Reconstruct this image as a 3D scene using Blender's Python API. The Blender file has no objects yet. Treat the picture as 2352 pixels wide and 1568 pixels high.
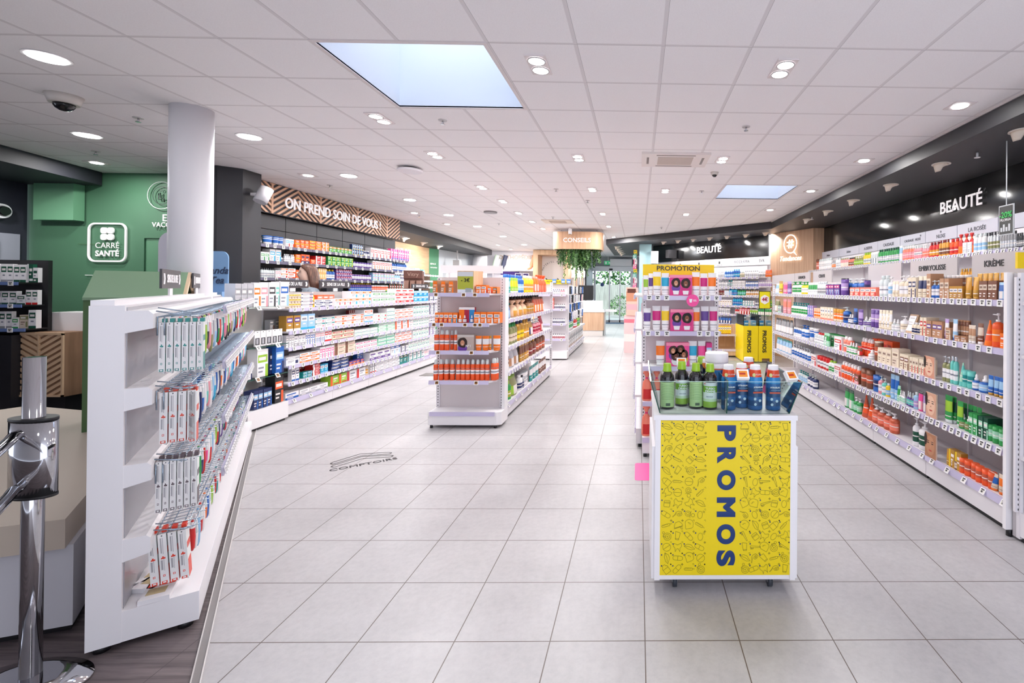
import bpy, math, random
from mathutils import Vector, Matrix
R = random.Random(7)
PI = math.pi
SC = bpy.context.scene
COL = SC.collection

# ---------------------------------------------------------------- camera
EYE = 1.695                      # eye height above the floor, metres
FPX, CX, CY = 1085.27, 1484.75, 660.73   # focal length and principal point of the photo (2352 x 1568)
_p, _y, _r = .0036, -.0168, -.0081
def _rot(p, y, r):
    Z = Matrix.Rotation(y, 3, 'Z'); X = Matrix.Rotation(p, 3, 'X'); Y = Matrix.Rotation(r, 3, 'Y')
    return Z @ X @ Y
CR = _rot(_p, _y, _r)            # columns: right, forward, up
cam_d = bpy.data.cameras.new('camera'); cam = bpy.data.objects.new('camera', cam_d); COL.objects.link(cam)
cam_d.sensor_width = 36; cam_d.lens = FPX / 2352 * 36
cam_d.shift_x = (1176 - CX) / 2352; cam_d.shift_y = (CY - 784) / 2352
cam_d.clip_start = .05; cam_d.clip_end = 200
_m = Matrix((CR.col[0], CR.col[2], -CR.col[1])).transposed().to_4x4()
_m.translation = (0, 0, EYE)
cam.matrix_world = _m
SC.camera = cam

# ---------------------------------------------------------------- world, exposure, sampling options
w = bpy.data.worlds.new('world'); SC.world = w; w.use_nodes = True
bg = w.node_tree.nodes['Background']; bg.inputs[0].default_value = (.80, .86, 1, 1); bg.inputs[1].default_value = 2.1
SC.view_settings.view_transform = 'Standard'; SC.view_settings.look = 'None'; SC.view_settings.gamma = 1
SC.view_settings.exposure = .2
SC.view_settings.use_curve_mapping = False
cy = SC.cycles
cy.use_denoising = True
cy.max_bounces = 7; cy.diffuse_bounces = 6; cy.glossy_bounces = 3; cy.transmission_bounces = 3; cy.transparent_max_bounces = 10
cy.caustics_reflective = False; cy.caustics_refractive = False
cy.adaptive_threshold = .03; cy.sample_clamp_indirect = 6

def light(kind, name, loc, power, size=.2, color=(1, .972, .955), rot=None, spread=None):
    l = bpy.data.lights.new(name, kind); l.energy = power; l.color = color
    if kind == 'AREA':
        l.shape = 'DISK'; l.size = size
        if spread: l.spread = spread
    o = bpy.data.objects.new(name, l); o.location = loc
    if rot: o.rotation_euler = rot
    COL.objects.link(o); return o
CH = 3.363                        # ceiling height
TWIN = [(-.756, 3.52), (1.067, 3.52), (-2.56, 4.69), (-.777, 6.0), (1.055, 6.0), (-2.56, 5.95), (-2.6, 7.83), (-.787, 7.9), (.436, 7.93),
        (-2.6, 9.05), (-2.65, 10.43), (-.8, 10.42), (1.034, 10.36), (-2.65, 11.76), (-2.65, 13.1), (-.8, 12.5), (-2.65, 15.5), (-.8, 15.0), (-2.65, 18), (-.8, 18), (-2.65, 20.2), (-5.4, 18.2), (-5.4, 20.0)]  # last three lamps are added to brighten the back of the shop
ROUND = [(-4.345, 3.53), (-6.14, 5.35), (-4.345, 5.33), (-4.345, 7.13), (-4.345, 9.02), (-4.345, 10.85), (-4.345, 12.78), (-4.345, 15.2), (-4.345, 18)]
SMALL = [(-7.385, 6.55), (-4.95, 7.14), (2.86, 4.17), (2.86, 5.97), (2.86, 7.83), (2.7, 9.7), (-5.0, 10.6), (-5.0, 12.4)]
KW = .66
def pw(y): return .34 if y < 5 else 1.25 if y < 7 else .78 if y < 11 else 1.0 if y < 14 else 2.1
for (x, y) in TWIN: light('AREA', 'lamp_light', (x, y, CH - .02), 44 * KW * pw(y), .26)
for (x, y) in ROUND: light('AREA', 'lamp_light', (x, y, CH - .02), (11 if y < 5.4 else 30) * KW * pw(y), .22, (.93, .95, 1))
for (x, y) in SMALL: light('AREA', 'lamp_light', (x, y, CH - .02), 20 * KW * pw(y), .13)
for x in (-2.6, -.8, 1.05, 2.86):            # the ceiling lamps above and behind the photographer
    for y in (-1.9, .1, 1.9):
        light('AREA', 'lamp_light', (x, y, CH - .02), 4 * KW, .2)

# ---------------------------------------------------------------- materials
PAL = dict(white='F2EFF0', cream='EADCC4', grey='9A9A9E', silver='C9CCD2', black='1B1C20', charcoal='33343A', navy='1F2C5E', blue='1F62B5', cyan='27A7D0',
           sky='9CC6E6', teal='0E8C8A', aqua='6CC9BE', green='2E9A4C', lime='9CC83A', mint='A9DCC0', darkgreen='14503A', khaki='8F9060', olive='A9AE3A',
           yellow='F2CC1C', gold='C2913A', amber='D79A38', orange='F5791C', redorange='EE5A24', red='CC2222', crimson='A81C3C', magenta='C81E78', pink='EC4C94',
           rose='E79AA4', salmon='F0816A', peach='EFC3A0', brown='7A4A34', tan='B98A68', beige='DCCBB8', purple='5F3E8C', lilac='B59AD0', terracotta='C65A3C',
           clear='D5DCDC', darkred='7C1F24', hot='E6286E')
def lin(c):
    c /= 255
    return c / 12.92 if c <= .04045 else ((c + .055) / 1.055) ** 2.4
def rgb(h):
    h = PAL.get(h, h).lstrip('#')
    return tuple(lin(int(h[i:i + 2], 16)) for i in (0, 2, 4)) + (1,)
_M = {}
def M(c, rough=.42, metal=0, emit=0, alpha=1, coat=0, spec=.5):
    k = (c, rough, metal, emit, alpha, coat, spec)
    if k in _M: return _M[k]
    m = bpy.data.materials.new('colour_' + str(c).lower()); m.use_nodes = True
    b = m.node_tree.nodes['Principled BSDF']
    b.inputs['Base Color'].default_value = rgb(c); b.inputs['Roughness'].default_value = rough
    b.inputs['Metallic'].default_value = metal; b.inputs['Coat Weight'].default_value = coat
    b.inputs['Specular IOR Level'].default_value = spec
    if emit:
        b.inputs['Emission Color'].default_value = rgb(c); b.inputs['Emission Strength'].default_value = emit
    if alpha < 1: b.inputs['Alpha'].default_value = alpha
    m.diffuse_color = rgb(c); _M[k] = m
    return m
def nodes(name):
    m = bpy.data.materials.new(name); m.use_nodes = True; nt = m.node_tree
    return m, nt, nt.nodes['Principled BSDF']
def N(nt, t, **kw):
    n = nt.nodes.new(t)
    for k, v in kw.items():
        if k.startswith('i_'): n.inputs[k[2:].replace('_', ' ')].default_value = v
        else: setattr(n, k, v)
    return n
def ramp(nt, src, stops):
    r = N(nt, 'ShaderNodeValToRGB')
    e = r.color_ramp.elements
    while len(e) < len(stops): e.new(.5)
    for q, (p, c) in zip(e, stops): q.position = p; q.color = c
    nt.links.new(src, r.inputs[0]); return r.outputs[0]
def coords(nt, scale=(1, 1, 1), loc=(0, 0, 0), rot=(0, 0, 0)):
    g = N(nt, 'ShaderNodeNewGeometry'); mp = N(nt, 'ShaderNodeMapping')
    mp.inputs['Location'].default_value = loc; mp.inputs['Scale'].default_value = scale; mp.inputs['Rotation'].default_value = rot
    nt.links.new(g.outputs['Position'], mp.inputs[0]); return mp.outputs[0]
def gridlines(nt, vec, sx, sy, x0, y0, wx, wy):
    """1 on the joints of a world-aligned grid, else 0"""
    sep = N(nt, 'ShaderNodeSeparateXYZ'); nt.links.new(vec, sep.inputs[0]); outs = []
    for ax, s, o, wd in ((0, sx, x0, wx), (1, sy, y0, wy)):
        a = N(nt, 'ShaderNodeMath', operation='SUBTRACT'); a.inputs[1].default_value = o - s * 100 - wd / 2
        nt.links.new(sep.outputs[ax], a.inputs[0])
        b = N(nt, 'ShaderNodeMath', operation='MODULO'); b.inputs[1].default_value = s; nt.links.new(a.outputs[0], b.inputs[0])
        c = N(nt, 'ShaderNodeMath', operation='LESS_THAN'); c.inputs[1].default_value = wd; nt.links.new(b.outputs[0], c.inputs[0])
        outs.append(c.outputs[0])
    m = N(nt, 'ShaderNodeMath', operation='MAXIMUM'); nt.links.new(outs[0], m.inputs[0]); nt.links.new(outs[1], m.inputs[1])
    return m.outputs[0]
def mixc(nt, fac, a, b):
    m = N(nt, 'ShaderNodeMix', data_type='RGBA')
    nt.links.new(fac, m.inputs[0]) if not isinstance(fac, float) else setattr(m.inputs[0], 'default_value', fac)
    for i, v in ((6, a), (7, b)):
        if isinstance(v, tuple): m.inputs[i].default_value = v
        else: nt.links.new(v, m.inputs[i])
    return m.outputs[2]
def tile_floor():
    m, nt, b = nodes('floor_tile')
    pos = coords(nt)
    n1 = N(nt, 'ShaderNodeTexNoise', i_Scale=1.6, i_Detail=9, i_Roughness=.62); nt.links.new(pos, n1.inputs[0])
    n2 = N(nt, 'ShaderNodeTexNoise', i_Scale=26, i_Detail=5, i_Roughness=.7); nt.links.new(pos, n2.inputs[0])
    a = ramp(nt, n1.outputs[0], [(.3, rgb('AEABAC')), (.7, rgb('C0BDBE'))])
    c = ramp(nt, n2.outputs[0], [(.3, (.88, .88, .89, 1)), (.6, (1, 1, 1, 1))])
    mu = N(nt, 'ShaderNodeMix', data_type='RGBA', blend_type='MULTIPLY'); mu.inputs[0].default_value = 1
    nt.links.new(a, mu.inputs[6]); nt.links.new(c, mu.inputs[7])
    g = gridlines(nt, pos, .4573, .4573, .0456, 2.286, .0052, .0052)
    nt.links.new(mixc(nt, g, mu.outputs[2], rgb('5E514B')), b.inputs['Base Color'])
    b.inputs['Roughness'].default_value = .36; b.inputs['Specular IOR Level'].default_value = .45
    return m
def ceiling_mat():
    m, nt, b = nodes('ceiling_tile')
    pos = coords(nt)
    n = N(nt, 'ShaderNodeTexNoise', i_Scale=140, i_Detail=3); nt.links.new(pos, n.inputs[0])
    a = ramp(nt, n.outputs[0], [(.3, rgb('F2EEEE')), (.7, rgb('F8F5F5'))])
    g = gridlines(nt, pos, .6, .6, .1548, 3.2166, .024, .018)
    g2 = gridlines(nt, pos, .6, .6, .1548 + .014, 3.2166 + .011, .003, .004)
    c1 = mixc(nt, g, a, rgb('E2DDDD'))
    nt.links.new(mixc(nt, g2, c1, rgb('B9B3B4')), b.inputs['Base Color']); b.inputs['Roughness'].default_value = .9
    return m
def wood_mat(name, c1, c2, axis='z', scale=9, rough=.5, joints=0):
    m, nt, b = nodes(name)
    s = {'z': (scale, scale, .7), 'x': (.7, scale, scale), 'y': (scale, .7, scale)}[axis]
    pos = coords(nt, s)
    n = N(nt, 'ShaderNodeTexNoise', i_Scale=1.6, i_Detail=8, i_Roughness=.6, i_Distortion=.3); nt.links.new(pos, n.inputs[0])
    nt.links.new(ramp(nt, n.outputs[0], [(.32, rgb(c1)), (.68, rgb(c2))]), b.inputs['Base Color'])
    b.inputs['Roughness'].default_value = rough
    return m
def plank_floor():
    m, nt, b = nodes('vinyl_plank')
    pos = coords(nt, rot=(0, 0, 0))
    st = coords(nt, (1.2, 22, 1))
    n = N(nt, 'ShaderNodeTexNoise', i_Scale=1.5, i_Detail=9, i_Roughness=.65, i_Distortion=.6); nt.links.new(st, n.inputs[0])
    a = ramp(nt, n.outputs[0], [(.3, rgb('453C3D')), (.55, rgb('6A5F60')), (.75, rgb('7C7070'))])
    g = gridlines(nt, pos, 1.2, .18, .3, .07, .003, .003)
    nt.links.new(mixc(nt, g, a, rgb('3E3637')), b.inputs['Base Color']); b.inputs['Roughness'].default_value = .55
    return m
WOOD = wood_mat('light_oak', 'C09A78', 'DDBB98')
WOODV = wood_mat('fluted_oak', 'B58F72', 'D6B394', 'z', 30)
WHITE = M('F1EEF0', .35); OFFW = M('E4E0E3', .45); GREYP = M('B9B4B6', .5); RAIL = M('C9C2DE', .25)
BLACKW = M('2B2A2E', .28); SOFFIT = M('29292D', .55); DARK = M('1E1D20', .45); CHROME = M('C8C8CC', .08, 1)
GREENW = M('4E7A5E', .5); GREEND = M('4A6A3C', .5); STEEL = M('9AA0A8', .25, .9)
LAMP = M('FFFFFF', .5, 0, 14)
GLASS, _nt, _b = nodes('clear_glass')
_t = N(_nt, 'ShaderNodeBsdfTransparent'); _t.inputs[0].default_value = (.93, .98, .96, 1)
_g = N(_nt, 'ShaderNodeBsdfGlossy'); _g.inputs['Roughness'].default_value = .02; _g.inputs[0].default_value = (.55, .6, .6, 1)
_fr = N(_nt, 'ShaderNodeFresnel'); _fr.inputs[0].default_value = 1.22
_mx = N(_nt, 'ShaderNodeMixShader'); _nt.links.new(_fr.outputs[0], _mx.inputs[0]); _nt.links.new(_t.outputs[0], _mx.inputs[1]); _nt.links.new(_g.outputs[0], _mx.inputs[2])
_nt.links.new(_mx.outputs[0], _nt.nodes['Material Output'].inputs[0])
GEDGE = M('1F5A4C', .15)

# ---------------------------------------------------------------- objects
def tag(o, label=None, cat=None, group=None, kind=None):
    for k, v in (('label', label), ('category', cat), ('group', group), ('kind', kind)):
        if v: o[k] = v
    return o
def empty(name, loc=(0, 0, 0), rz=0, label=None, cat=None, group=None, rot=None):
    o = bpy.data.objects.new(name, None); o.location = loc; o.rotation_euler = rot or (0, 0, rz); o.empty_display_size = .05
    COL.objects.link(o); return tag(o, label, cat, group)
def put(name, me, parent=None, loc=(0, 0, 0), rz=0, rot=None):
    o = bpy.data.objects.new(name, me); COL.objects.link(o)
    if parent: o.parent = parent
    o.location = loc; o.rotation_euler = rot or (0, 0, rz)
    return o
class MB:
    """collects faces, each with its material, and links them as one mesh"""
    def __init__(s): s.v = []; s.f = []; s.m = []; s.ms = []; s.sm = []
    def mi(s, m):
        if m not in s.ms: s.ms.append(m)
        return s.ms.index(m)
    def face(s, pts, m, smooth=False):
        n = len(s.v); s.v += [tuple(p) for p in pts]; s.f.append(tuple(range(n, n + len(pts)))); s.m.append(s.mi(m)); s.sm.append(smooth)
    def idx(s, f, m, smooth=False): s.f.append(tuple(f)); s.m.append(s.mi(m)); s.sm.append(smooth)
    def box(s, x0, y0, z0, x1, y1, z1, m, bev=0):
        n = len(s.v)
        s.v += [(x0, y0, z0), (x1, y0, z0), (x1, y1, z0), (x0, y1, z0), (x0, y0, z1), (x1, y0, z1), (x1, y1, z1), (x0, y1, z1)]
        for f in ((3, 2, 1, 0), (4, 5, 6, 7), (0, 1, 5, 4), (1, 2, 6, 5), (2, 3, 7, 6), (3, 0, 4, 7)): s.idx([n + i for i in f], m)
        return s
    def prism(s, poly, a, b, m, axis='z'):
        """extrude a 2D polygon between a and b; axis z: (x,y); axis y: (x,z); axis x: (y,z)"""
        f = {'z': lambda p, t: (p[0], p[1], t), 'y': lambda p, t: (p[0], t, p[1]), 'x': lambda p, t: (t, p[0], p[1])}[axis]
        n = len(s.v); k = len(poly)
        s.v += [f(p, a) for p in poly] + [f(p, b) for p in poly]
        s.idx(range(n + k - 1, n - 1, -1), m); s.idx(range(n + k, n + 2 * k), m)
        for i in range(k): j = (i + 1) % k; s.idx((n + i, n + j, n + k + j, n + k + i), m)
        return s
    def rings(s, rings, mats, cap=True, smooth=True, fm=None):
        """rings: equal-length point loops; mats[i] between ring i and i+1; fm(i, j, default) may swap a face's material"""
        n = len(s.v); k = len(rings[0])
        for r in rings: s.v += [tuple(p) for p in r]
        for i in range(len(rings) - 1):
            for j in range(k):
                q = (j + 1) % k; m = mats[i] if isinstance(mats, list) else mats
                if fm: m = fm(i, j, m)
                s.idx((n + i * k + j, n + i * k + q, n + (i + 1) * k + q, n + (i + 1) * k + j), m, smooth)
        if cap:
            s.idx([n + j for j in range(k - 1, -1, -1)], mats[0] if isinstance(mats, list) else mats)
            s.idx([n + (len(rings) - 1) * k + j for j in range(k)], mats[-1] if isinstance(mats, list) else mats)
        return s
    def cyl(s, x, y, z0, z1, r, m, n=20, r2=None):
        r2 = r if r2 is None else r2
        return s.rings([[(x + q * math.cos(2 * PI * j / n), y + q * math.sin(2 * PI * j / n), z) for j in range(n)] for q, z in ((r, z0), (r2, z1))], m)
    def tube(s, pts, r, m, n=6):
        rs = []
        for i, p in enumerate(pts):
            p = Vector(p); a = Vector(pts[max(i - 1, 0)]); b = Vector(pts[min(i + 1, len(pts) - 1)])
            t = (b - a).normalized(); u = t.cross(Vector((0, 0, 1)))
            if u.length < .05: u = t.cross(Vector((1, 0, 0)))
            u.normalize(); v = t.cross(u); rr = r[i] if isinstance(r, list) else r
            rs.append([p + u * rr * math.cos(2 * PI * j / n) + v * rr * math.sin(2 * PI * j / n) for j in range(n)])
        return s.rings(rs, m)
    def mesh(s, name):
        me = bpy.data.meshes.new(name); me.from_pydata(s.v, [], s.f)
        for m in s.ms: me.materials.append(m)
        me.polygons.foreach_set('material_index', s.m); me.polygons.foreach_set('use_smooth', s.sm)
        me.validate(); me.update(); return me
    def build(s, name, parent=None, loc=(0, 0, 0), rz=0, rot=None): return put(name, s.mesh(name), parent, loc, rz, rot)
def gridbox(w, d, h, side, patches=(), front=None, top=None, x0=None):
    """a box (front at -y, base at z 0) whose front carries coloured rectangles (x0,x1,z0,z1,material in 0..1), one connected mesh"""
    b = MB(); xs = sorted({0., 1.} | {p for q in patches for p in q[:2]}); zs = sorted({0., 1.} | {p for q in patches for p in q[2:4]})
    L = -w / 2 if x0 is None else x0
    n = len(xs)
    for z in zs: b.v += [(L + x * w, -d / 2, z * h) for x in xs]
    for i in range(len(zs) - 1):
        for j in range(n - 1):
            cx, cz = (xs[j] + xs[j + 1]) / 2, (zs[i] + zs[i + 1]) / 2; m = front or side
            for q in patches:
                if q[0] < cx < q[1] and q[2] < cz < q[3]: m = q[4]
            b.idx((i * n + j, i * n + j + 1, (i + 1) * n + j + 1, (i + 1) * n + j), m)
    k = len(b.v); b.v += [(L, d / 2, 0), (L + w, d / 2, 0), (L + w, d / 2, h), (L, d / 2, h)]
    t = (len(zs) - 1) * n
    b.idx([k + 1, k, k + 3, k + 2], side)
    b.idx([k, k + 1] + list(range(n - 1, -1, -1)), side)
    b.idx(list(range(t, t + n)) + [k + 2, k + 3], top or side)
    b.idx([i * n for i in range(len(zs) - 1, -1, -1)] + [k, k + 3], side)
    b.idx([i * n + n - 1 for i in range(len(zs))] + [k + 2, k + 1], side)
    return b
_T = {}
def text_mesh(body, size, bold=0, ext=.002, align='CENTER', shear=0, sx=1, mat=None):
    k = (body, size, bold, ext, align, shear, sx, mat)
    if k in _T: return _T[k]
    cu = bpy.data.curves.new('lettering', 'FONT'); cu.body = body; cu.size = size; cu.bevel_depth = bold; cu.bevel_resolution = 0; cu.extrude = ext
    cu.align_x = align; cu.align_y = 'CENTER'; cu.shear = shear; cu.resolution_u = 8 if len(body) == 1 else 3
    o = bpy.data.objects.new('lettering', cu); COL.objects.link(o)
    bpy.context.view_layer.update()
    me = bpy.data.meshes.new_from_object(o.evaluated_get(bpy.context.evaluated_depsgraph_get()))
    bpy.data.objects.remove(o); bpy.data.curves.remove(cu)
    me.transform(Matrix.Rotation(PI / 2, 4, 'X') @ Matrix.Diagonal((sx, 1, 1, 1)))   # stands upright, read from -y
    me.materials.clear(); me.materials.append(mat or WHITE); me.name = 'lettering'; _T[k] = me
    return me
def text(body, size, parent, loc, mat=None, rz=0, rot=None, name='lettering', **kw):
    kw.setdefault('ext', .0006)
    return put(name, text_mesh(body, size, mat=mat, **kw), parent, loc, rz, rot)
def struct(name, b, loc=(0, 0, 0), rz=0): return tag(b.build(name, None, loc, rz), kind='structure')

# a place along which things stand: origin, heading; local x runs to the viewer's right, local y goes in, z is up
class Place:
    def __init__(s, x, y, deg): s.o = Vector((x, y, 0)); s.t = math.radians(deg); s.ux = Vector((math.cos(s.t), math.sin(s.t), 0)); s.uy = Vector((-math.sin(s.t), math.cos(s.t), 0))
    def w(s, x, y=0, z=0): return s.o + s.ux * x + s.uy * y + Vector((0, 0, z))
    def meas(s, px, py=700, d=.03):
        """where the photo's sight line through (px, py) meets this place's front: distance along it and its depth from the camera"""
        r = CR @ Vector(((px - CX) / FPX, 1, -(py - CY) / FPX)); o = s.w(0, d)
        n = s.uy; t = (n @ Vector((o.x, o.y, 0))) / (n.x * r.x + n.y * r.y) if False else (n.x * o.x + n.y * o.y) / (n.x * r.x + n.y * r.y)
        p = r * t; q = Vector((p.x, p.y, 0)) - s.o
        return q.dot(s.ux), t, EYE + p.z

# ---------------------------------------------------------------- goods
def circ(r, z, n, sy=1, sq=0):
    return [((r * math.cos(2 * PI * (j + .5) / n - PI / 2)), r * sy * math.sin(2 * PI * (j + .5) / n - PI / 2), z) for j in range(n)]
def lathe(prof, w, h, n=14, sy=1, lab=.27):
    """prof: (radius share of half width, height share, material, label material or None); the label faces front"""
    b = MB(); rs = [circ(max(r, .012) * w / 2, z * h, n, sy) for r, z, *_ in prof]
    ms = [p[2] for p in prof[:-1]]; lb = [p[3] if len(p) > 3 else None for p in prof[:-1]]
    def fm(i, j, m):
        a = abs(((j + 1) / n + .5) % 1 - .5)
        return lb[i] if lb[i] and a < lab else m
    return b.rings(rs, ms, True, True, fm)
def ellipse(w, d, z, n=12): return [(w / 2 * math.cos(2 * PI * j / n), d / 2 * math.sin(2 * PI * j / n), z) for j in range(n)]
def pr(c):
    m = {'clear': (.08,), 'amber': (.2,), 'gold': (.3, .3), 'silver': (.25, .5), 'brown': (.4,)}.get(c, (.38,)); return M(c, *m)
INK = {'white': '8A8C98', 'cream': '8A7060', 'clear': '7A8890', 'beige': '8A7060', 'yellow': '8A7420'}
def ink(c): return M(INK.get(c, 'F0E8E4'), .4)
NOUN = dict(b='box', o='bottle', p='pump_bottle', s='spray_bottle', d='dropper_bottle', t='squeeze_tube', j='jar', c='canister', w='tub', g='gift_bag', n='cone_bottle', k='blister_pack', v='pouch', a='carton')
_PM = {}
def product(kind, w, d, h, c1, c2, c3, big):
    """returns [(part name or None, mesh)]; colours: body, print, cap"""
    key = (kind, round(w, 3), round(d, 3), round(h, 3), c1, c2, c3, big)
    if key in _PM: return _PM[key]
    A, B, C = pr(c1), pr(c2), pr(c3); I = ink(c1); J = ink(c2); n = 20 if big else 12; out = []
    nm = NOUN[kind]
    if kind in 'ba':
        st = sum(map(ord, c1 + c2 + c3)) % 4 if kind == 'b' else 4
        P = {0: [(.0, 1, .66, .92, B), (.12, .7, .73, .84, J), (.12, .6, .42, .5, I), (.12, .45, .28, .34, I), (.7, .92, .1, .5, C)],
             1: [(.0, .26, 0, 1, B), (.36, .86, .6, .76, I), (.36, .7, .4, .48, I), (.36, 1, .08, .2, C)],
             2: [(0, 1, .0, .3, B), (.1, .8, .62, .8, B), (.12, .55, .42, .5, I), (.15, .6, .1, .2, J)],
             3: [(.08, .92, .55, .86, B), (.2, .8, .64, .76, J), (.3, .7, .34, .42, I), (.0, 1, .0, .14, C)],
             4: [(.06, .94, .52, .8, B), (.14, .8, .6, .72, J), (.74, 1, 0, .45, C), (.1, .6, .3, .36, I), (.1, .5, .16, .22, I)]}[st]
        out = [(None, gridbox(w, d, h, A, P).mesh(nm))]
    elif kind == 'o':
        out = [(None, lathe([(.92, 0, A), (1, .03, A), (1, .14, A, B), (1, .3, A, J), (1, .36, A, B), (1, .5, A), (1, .7, A), (.85, .78, A), (.45, .83, A), (.45, .84, A)], w, h, n, d / w).mesh(nm)),
               ('cap', lathe([(.5, .83, C), (.52, .85, C), (.5, .99, C), (.4, 1, C)], w, h, n, d / w).mesh('cap'))]
    elif kind == 'p':
        b = lathe([(.92, 0, A), (1, .03, A), (1, .16, A, B), (1, .34, A, J), (1, .38, A, B), (1, .52, A), (1, .64, A), (.8, .7, A), (.4, .73, A), (.38, .745, A)], w, h, n, d / w)
        c = lathe([(.42, .735, C), (.42, .8, C), (.14, .81, C), (.12, .92, C), (.34, .93, C), (.36, .97, C), (.2, 1, C)], w, h, n, 1)
        c.box(-.62 * w, -w * .09, .935 * h, -.1 * w, w * .09, .965 * h, C)
        out = [(None, b.mesh(nm)), ('pump', c.mesh('pump'))]
    elif kind == 's':
        out = [(None, lathe([(.9, 0, A), (1, .02, A), (1, .12, A), (1, .3, A, B), (1, .36, A, J), (1, .42, A, B), (1, .5, A), (1, .56, A, J), (1, .58, A), (1, .74, A), (.8, .765, A), (.7, .77, A)], w, h, n, d / w).mesh(nm)),
               ('cap', lathe([(.66, .765, C), (.68, .78, C), (.66, .93, C), (.5, .96, C), (.46, 1, C)], w, h, n, 1).mesh('cap'))]
    elif kind == 'd':
        out = [(None, lathe([(.9, 0, A), (1, .04, A), (1, .12, A, B), (1, .28, A, J), (1, .32, A, B), (1, .48, A), (.85, .56, A), (.45, .6, A), (.4, .61, A)], w, h, n, d / w).mesh(nm)),
               ('dropper', lathe([(.5, .6, C), (.5, .74, C), (.3, .76, C), (.32, .92, C), (.15, 1, C)], w, h, n, 1).mesh('dropper'))]
    elif kind == 'j':
        out = [(None, lathe([(.8, 0, A), (.95, .06, A), (1, .2, A, B), (1, .4, A, J), (1, .5, A, B), (1, .66, A), (.9, .7, A)], w, h, n, d / w).mesh(nm)),
               ('lid', lathe([(1, .68, C), (1.03, .72, C), (1.03, .97, C), (.96, 1, C)], w, h, n, d / w).mesh('lid'))]
    elif kind == 'c':
        out = [(None, lathe([(1, 0, A), (1, .1, A), (1, .3, A, B), (1, .44, A, J), (1, .5, A, B), (1, .72, A), (1, .94, A), (.98, .94, C), (.98, 1, C)], w, h, n, d / w).mesh(nm))]
    elif kind == 'w':
        out = [(None, lathe([(.84, 0, A), (.86, .3, A, B), (.9, .62, A, J), (.91, .7, A, B), (.93, .8, A), (.95, .88, A)], w, h, n, d / w).mesh(nm)),
               ('lid', lathe([(1, .87, C), (1, .97, C), (.96, 1, C)], w, h, n, d / w).mesh('lid'))]
    elif kind == 'n':
        out = [(None, lathe([(.95, 0, A), (1, .02, A), (.86, .2, A, B), (.68, .42, A, J), (.64, .46, A, B), (.5, .6, A), (.26, .84, A), (.2, .88, C), (.18, .97, C), (.1, 1, C)], w, h, n, d / w).mesh(nm))]
    elif kind in 't':
        b = MB(); rs = [ellipse(w * .82, d * .82, .12 * h, n)]; ms = []
        for z, ww, dd, m in ((.17, .88, .9, A), (.24, .91, .86, A), (.27, .915, .84, A), (.42, .93, .72, A), (.46, .935, .7, B), (.8, .975, .34, B), (.9, .99, .2, A), (.97, 1, .1, A), (1, 1, .1, A)):
            rs.append(ellipse(w * ww, d * dd, z * h, n)); ms.append(m)
        def fm(i, j, m):
            front = .5 < (j + .5) / n < 1; mid = .56 < (j + .5) / n < .94
            if i == 2: return I if mid else m
            if i == 0 and False: return J
            return m
        b.rings(rs, ms, True, True, fm)
        out = [(None, b.mesh(nm)), ('cap', MB().rings([ellipse(w * .8, d * .8, 0, n), ellipse(w * .84, d * .84, .13 * h, n)], C).mesh('cap'))]
    elif kind == 'g':
        b = MB(); rs = []
        for q, (z, ww, dd) in enumerate(((0, .85, .8), (.06, 1, 1), (.4, .96, .9), (.62, .8, .7), (.74, .3, .3), (.8, .26, .26), (.9, .5, .5), (1, .72, .6))):
            rs.append([(ww * w / 2 * math.cos(2 * PI * j / 16) * (1 + (.12 if j % 2 else -.05) * (q > 2)), dd * d / 2 * math.sin(2 * PI * j / 16), z * h * (1 - (.06 * (j % 2) if q == 7 else 0))) for j in range(16)])
        b.rings(rs, [A, A, A, A, C, A, A], True, True, lambda i, j, m: B if i == 1 and 9 < j < 15 else m)
        out = [(None, b.mesh(nm))]
    elif kind == 'v':
        b = MB(); rs = [ellipse(w * a, d * q, z * h, 12) for z, a, q in ((0, .9, .9), (.08, .96, 1), (.5, 1, .9), (.85, 1, .3), (1, 1, .08))]
        b.rings(rs, [A, B, A, C], True, True, lambda i, j, m: (I if i == 1 and 7 < j < 10 else m)); out = [(None, b.mesh(nm))]
    elif kind == 'k':
        out = [(None, gridbox(w, d, h, A, [(.1, .9, .1, .55, B), (.3, .7, .15, .5, C), (.1, .9, .68, .8, J), (.4, .6, .9, .95, M('555555'))]).mesh(nm))]
    if not big and len(out) > 1:                       # too small in the photo to show parts: one mesh
        b = MB()
        for _, me in out:
            k = len(b.v); b.v += [tuple(v.co) for v in me.vertices]
            for p in me.polygons: b.idx([k + i for i in p.vertices], me.materials[p.material_index], p.use_smooth)
        out = [(None, b.mesh(nm))]
    _PM[key] = out
    return out
ORD = ['', 'first', 'second', 'third', 'fourth', 'fifth', 'sixth', 'seventh', 'eighth', 'ninth', 'tenth', 'eleventh', 'twelfth'] + [f'{i}th' for i in range(13, 60)]
WORDS = {'hot': 'bright pink', 'redorange': 'red-orange', 'darkgreen': 'dark green', 'darkred': 'dark red', 'sky': 'light blue'}
CAPN = dict(o='cap', p='pump', s='cap', d='dropper', j='lid', c='lid', w='lid', n='cap', t='cap')
_cnt = {}; _lab = {}
def say(c): return WORDS.get(c, c)
def describe(kind, noun, c1, c2, c3):
    if kind in CAPN and c3 not in (c1,): return f'{say(c1)} {noun} with {say(c3)} {CAPN[kind]}'
    if c2 != c1: return f'{say(c1)} and {say(c2)} {noun}'
    return f'{say(c1)} {noun}'
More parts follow.
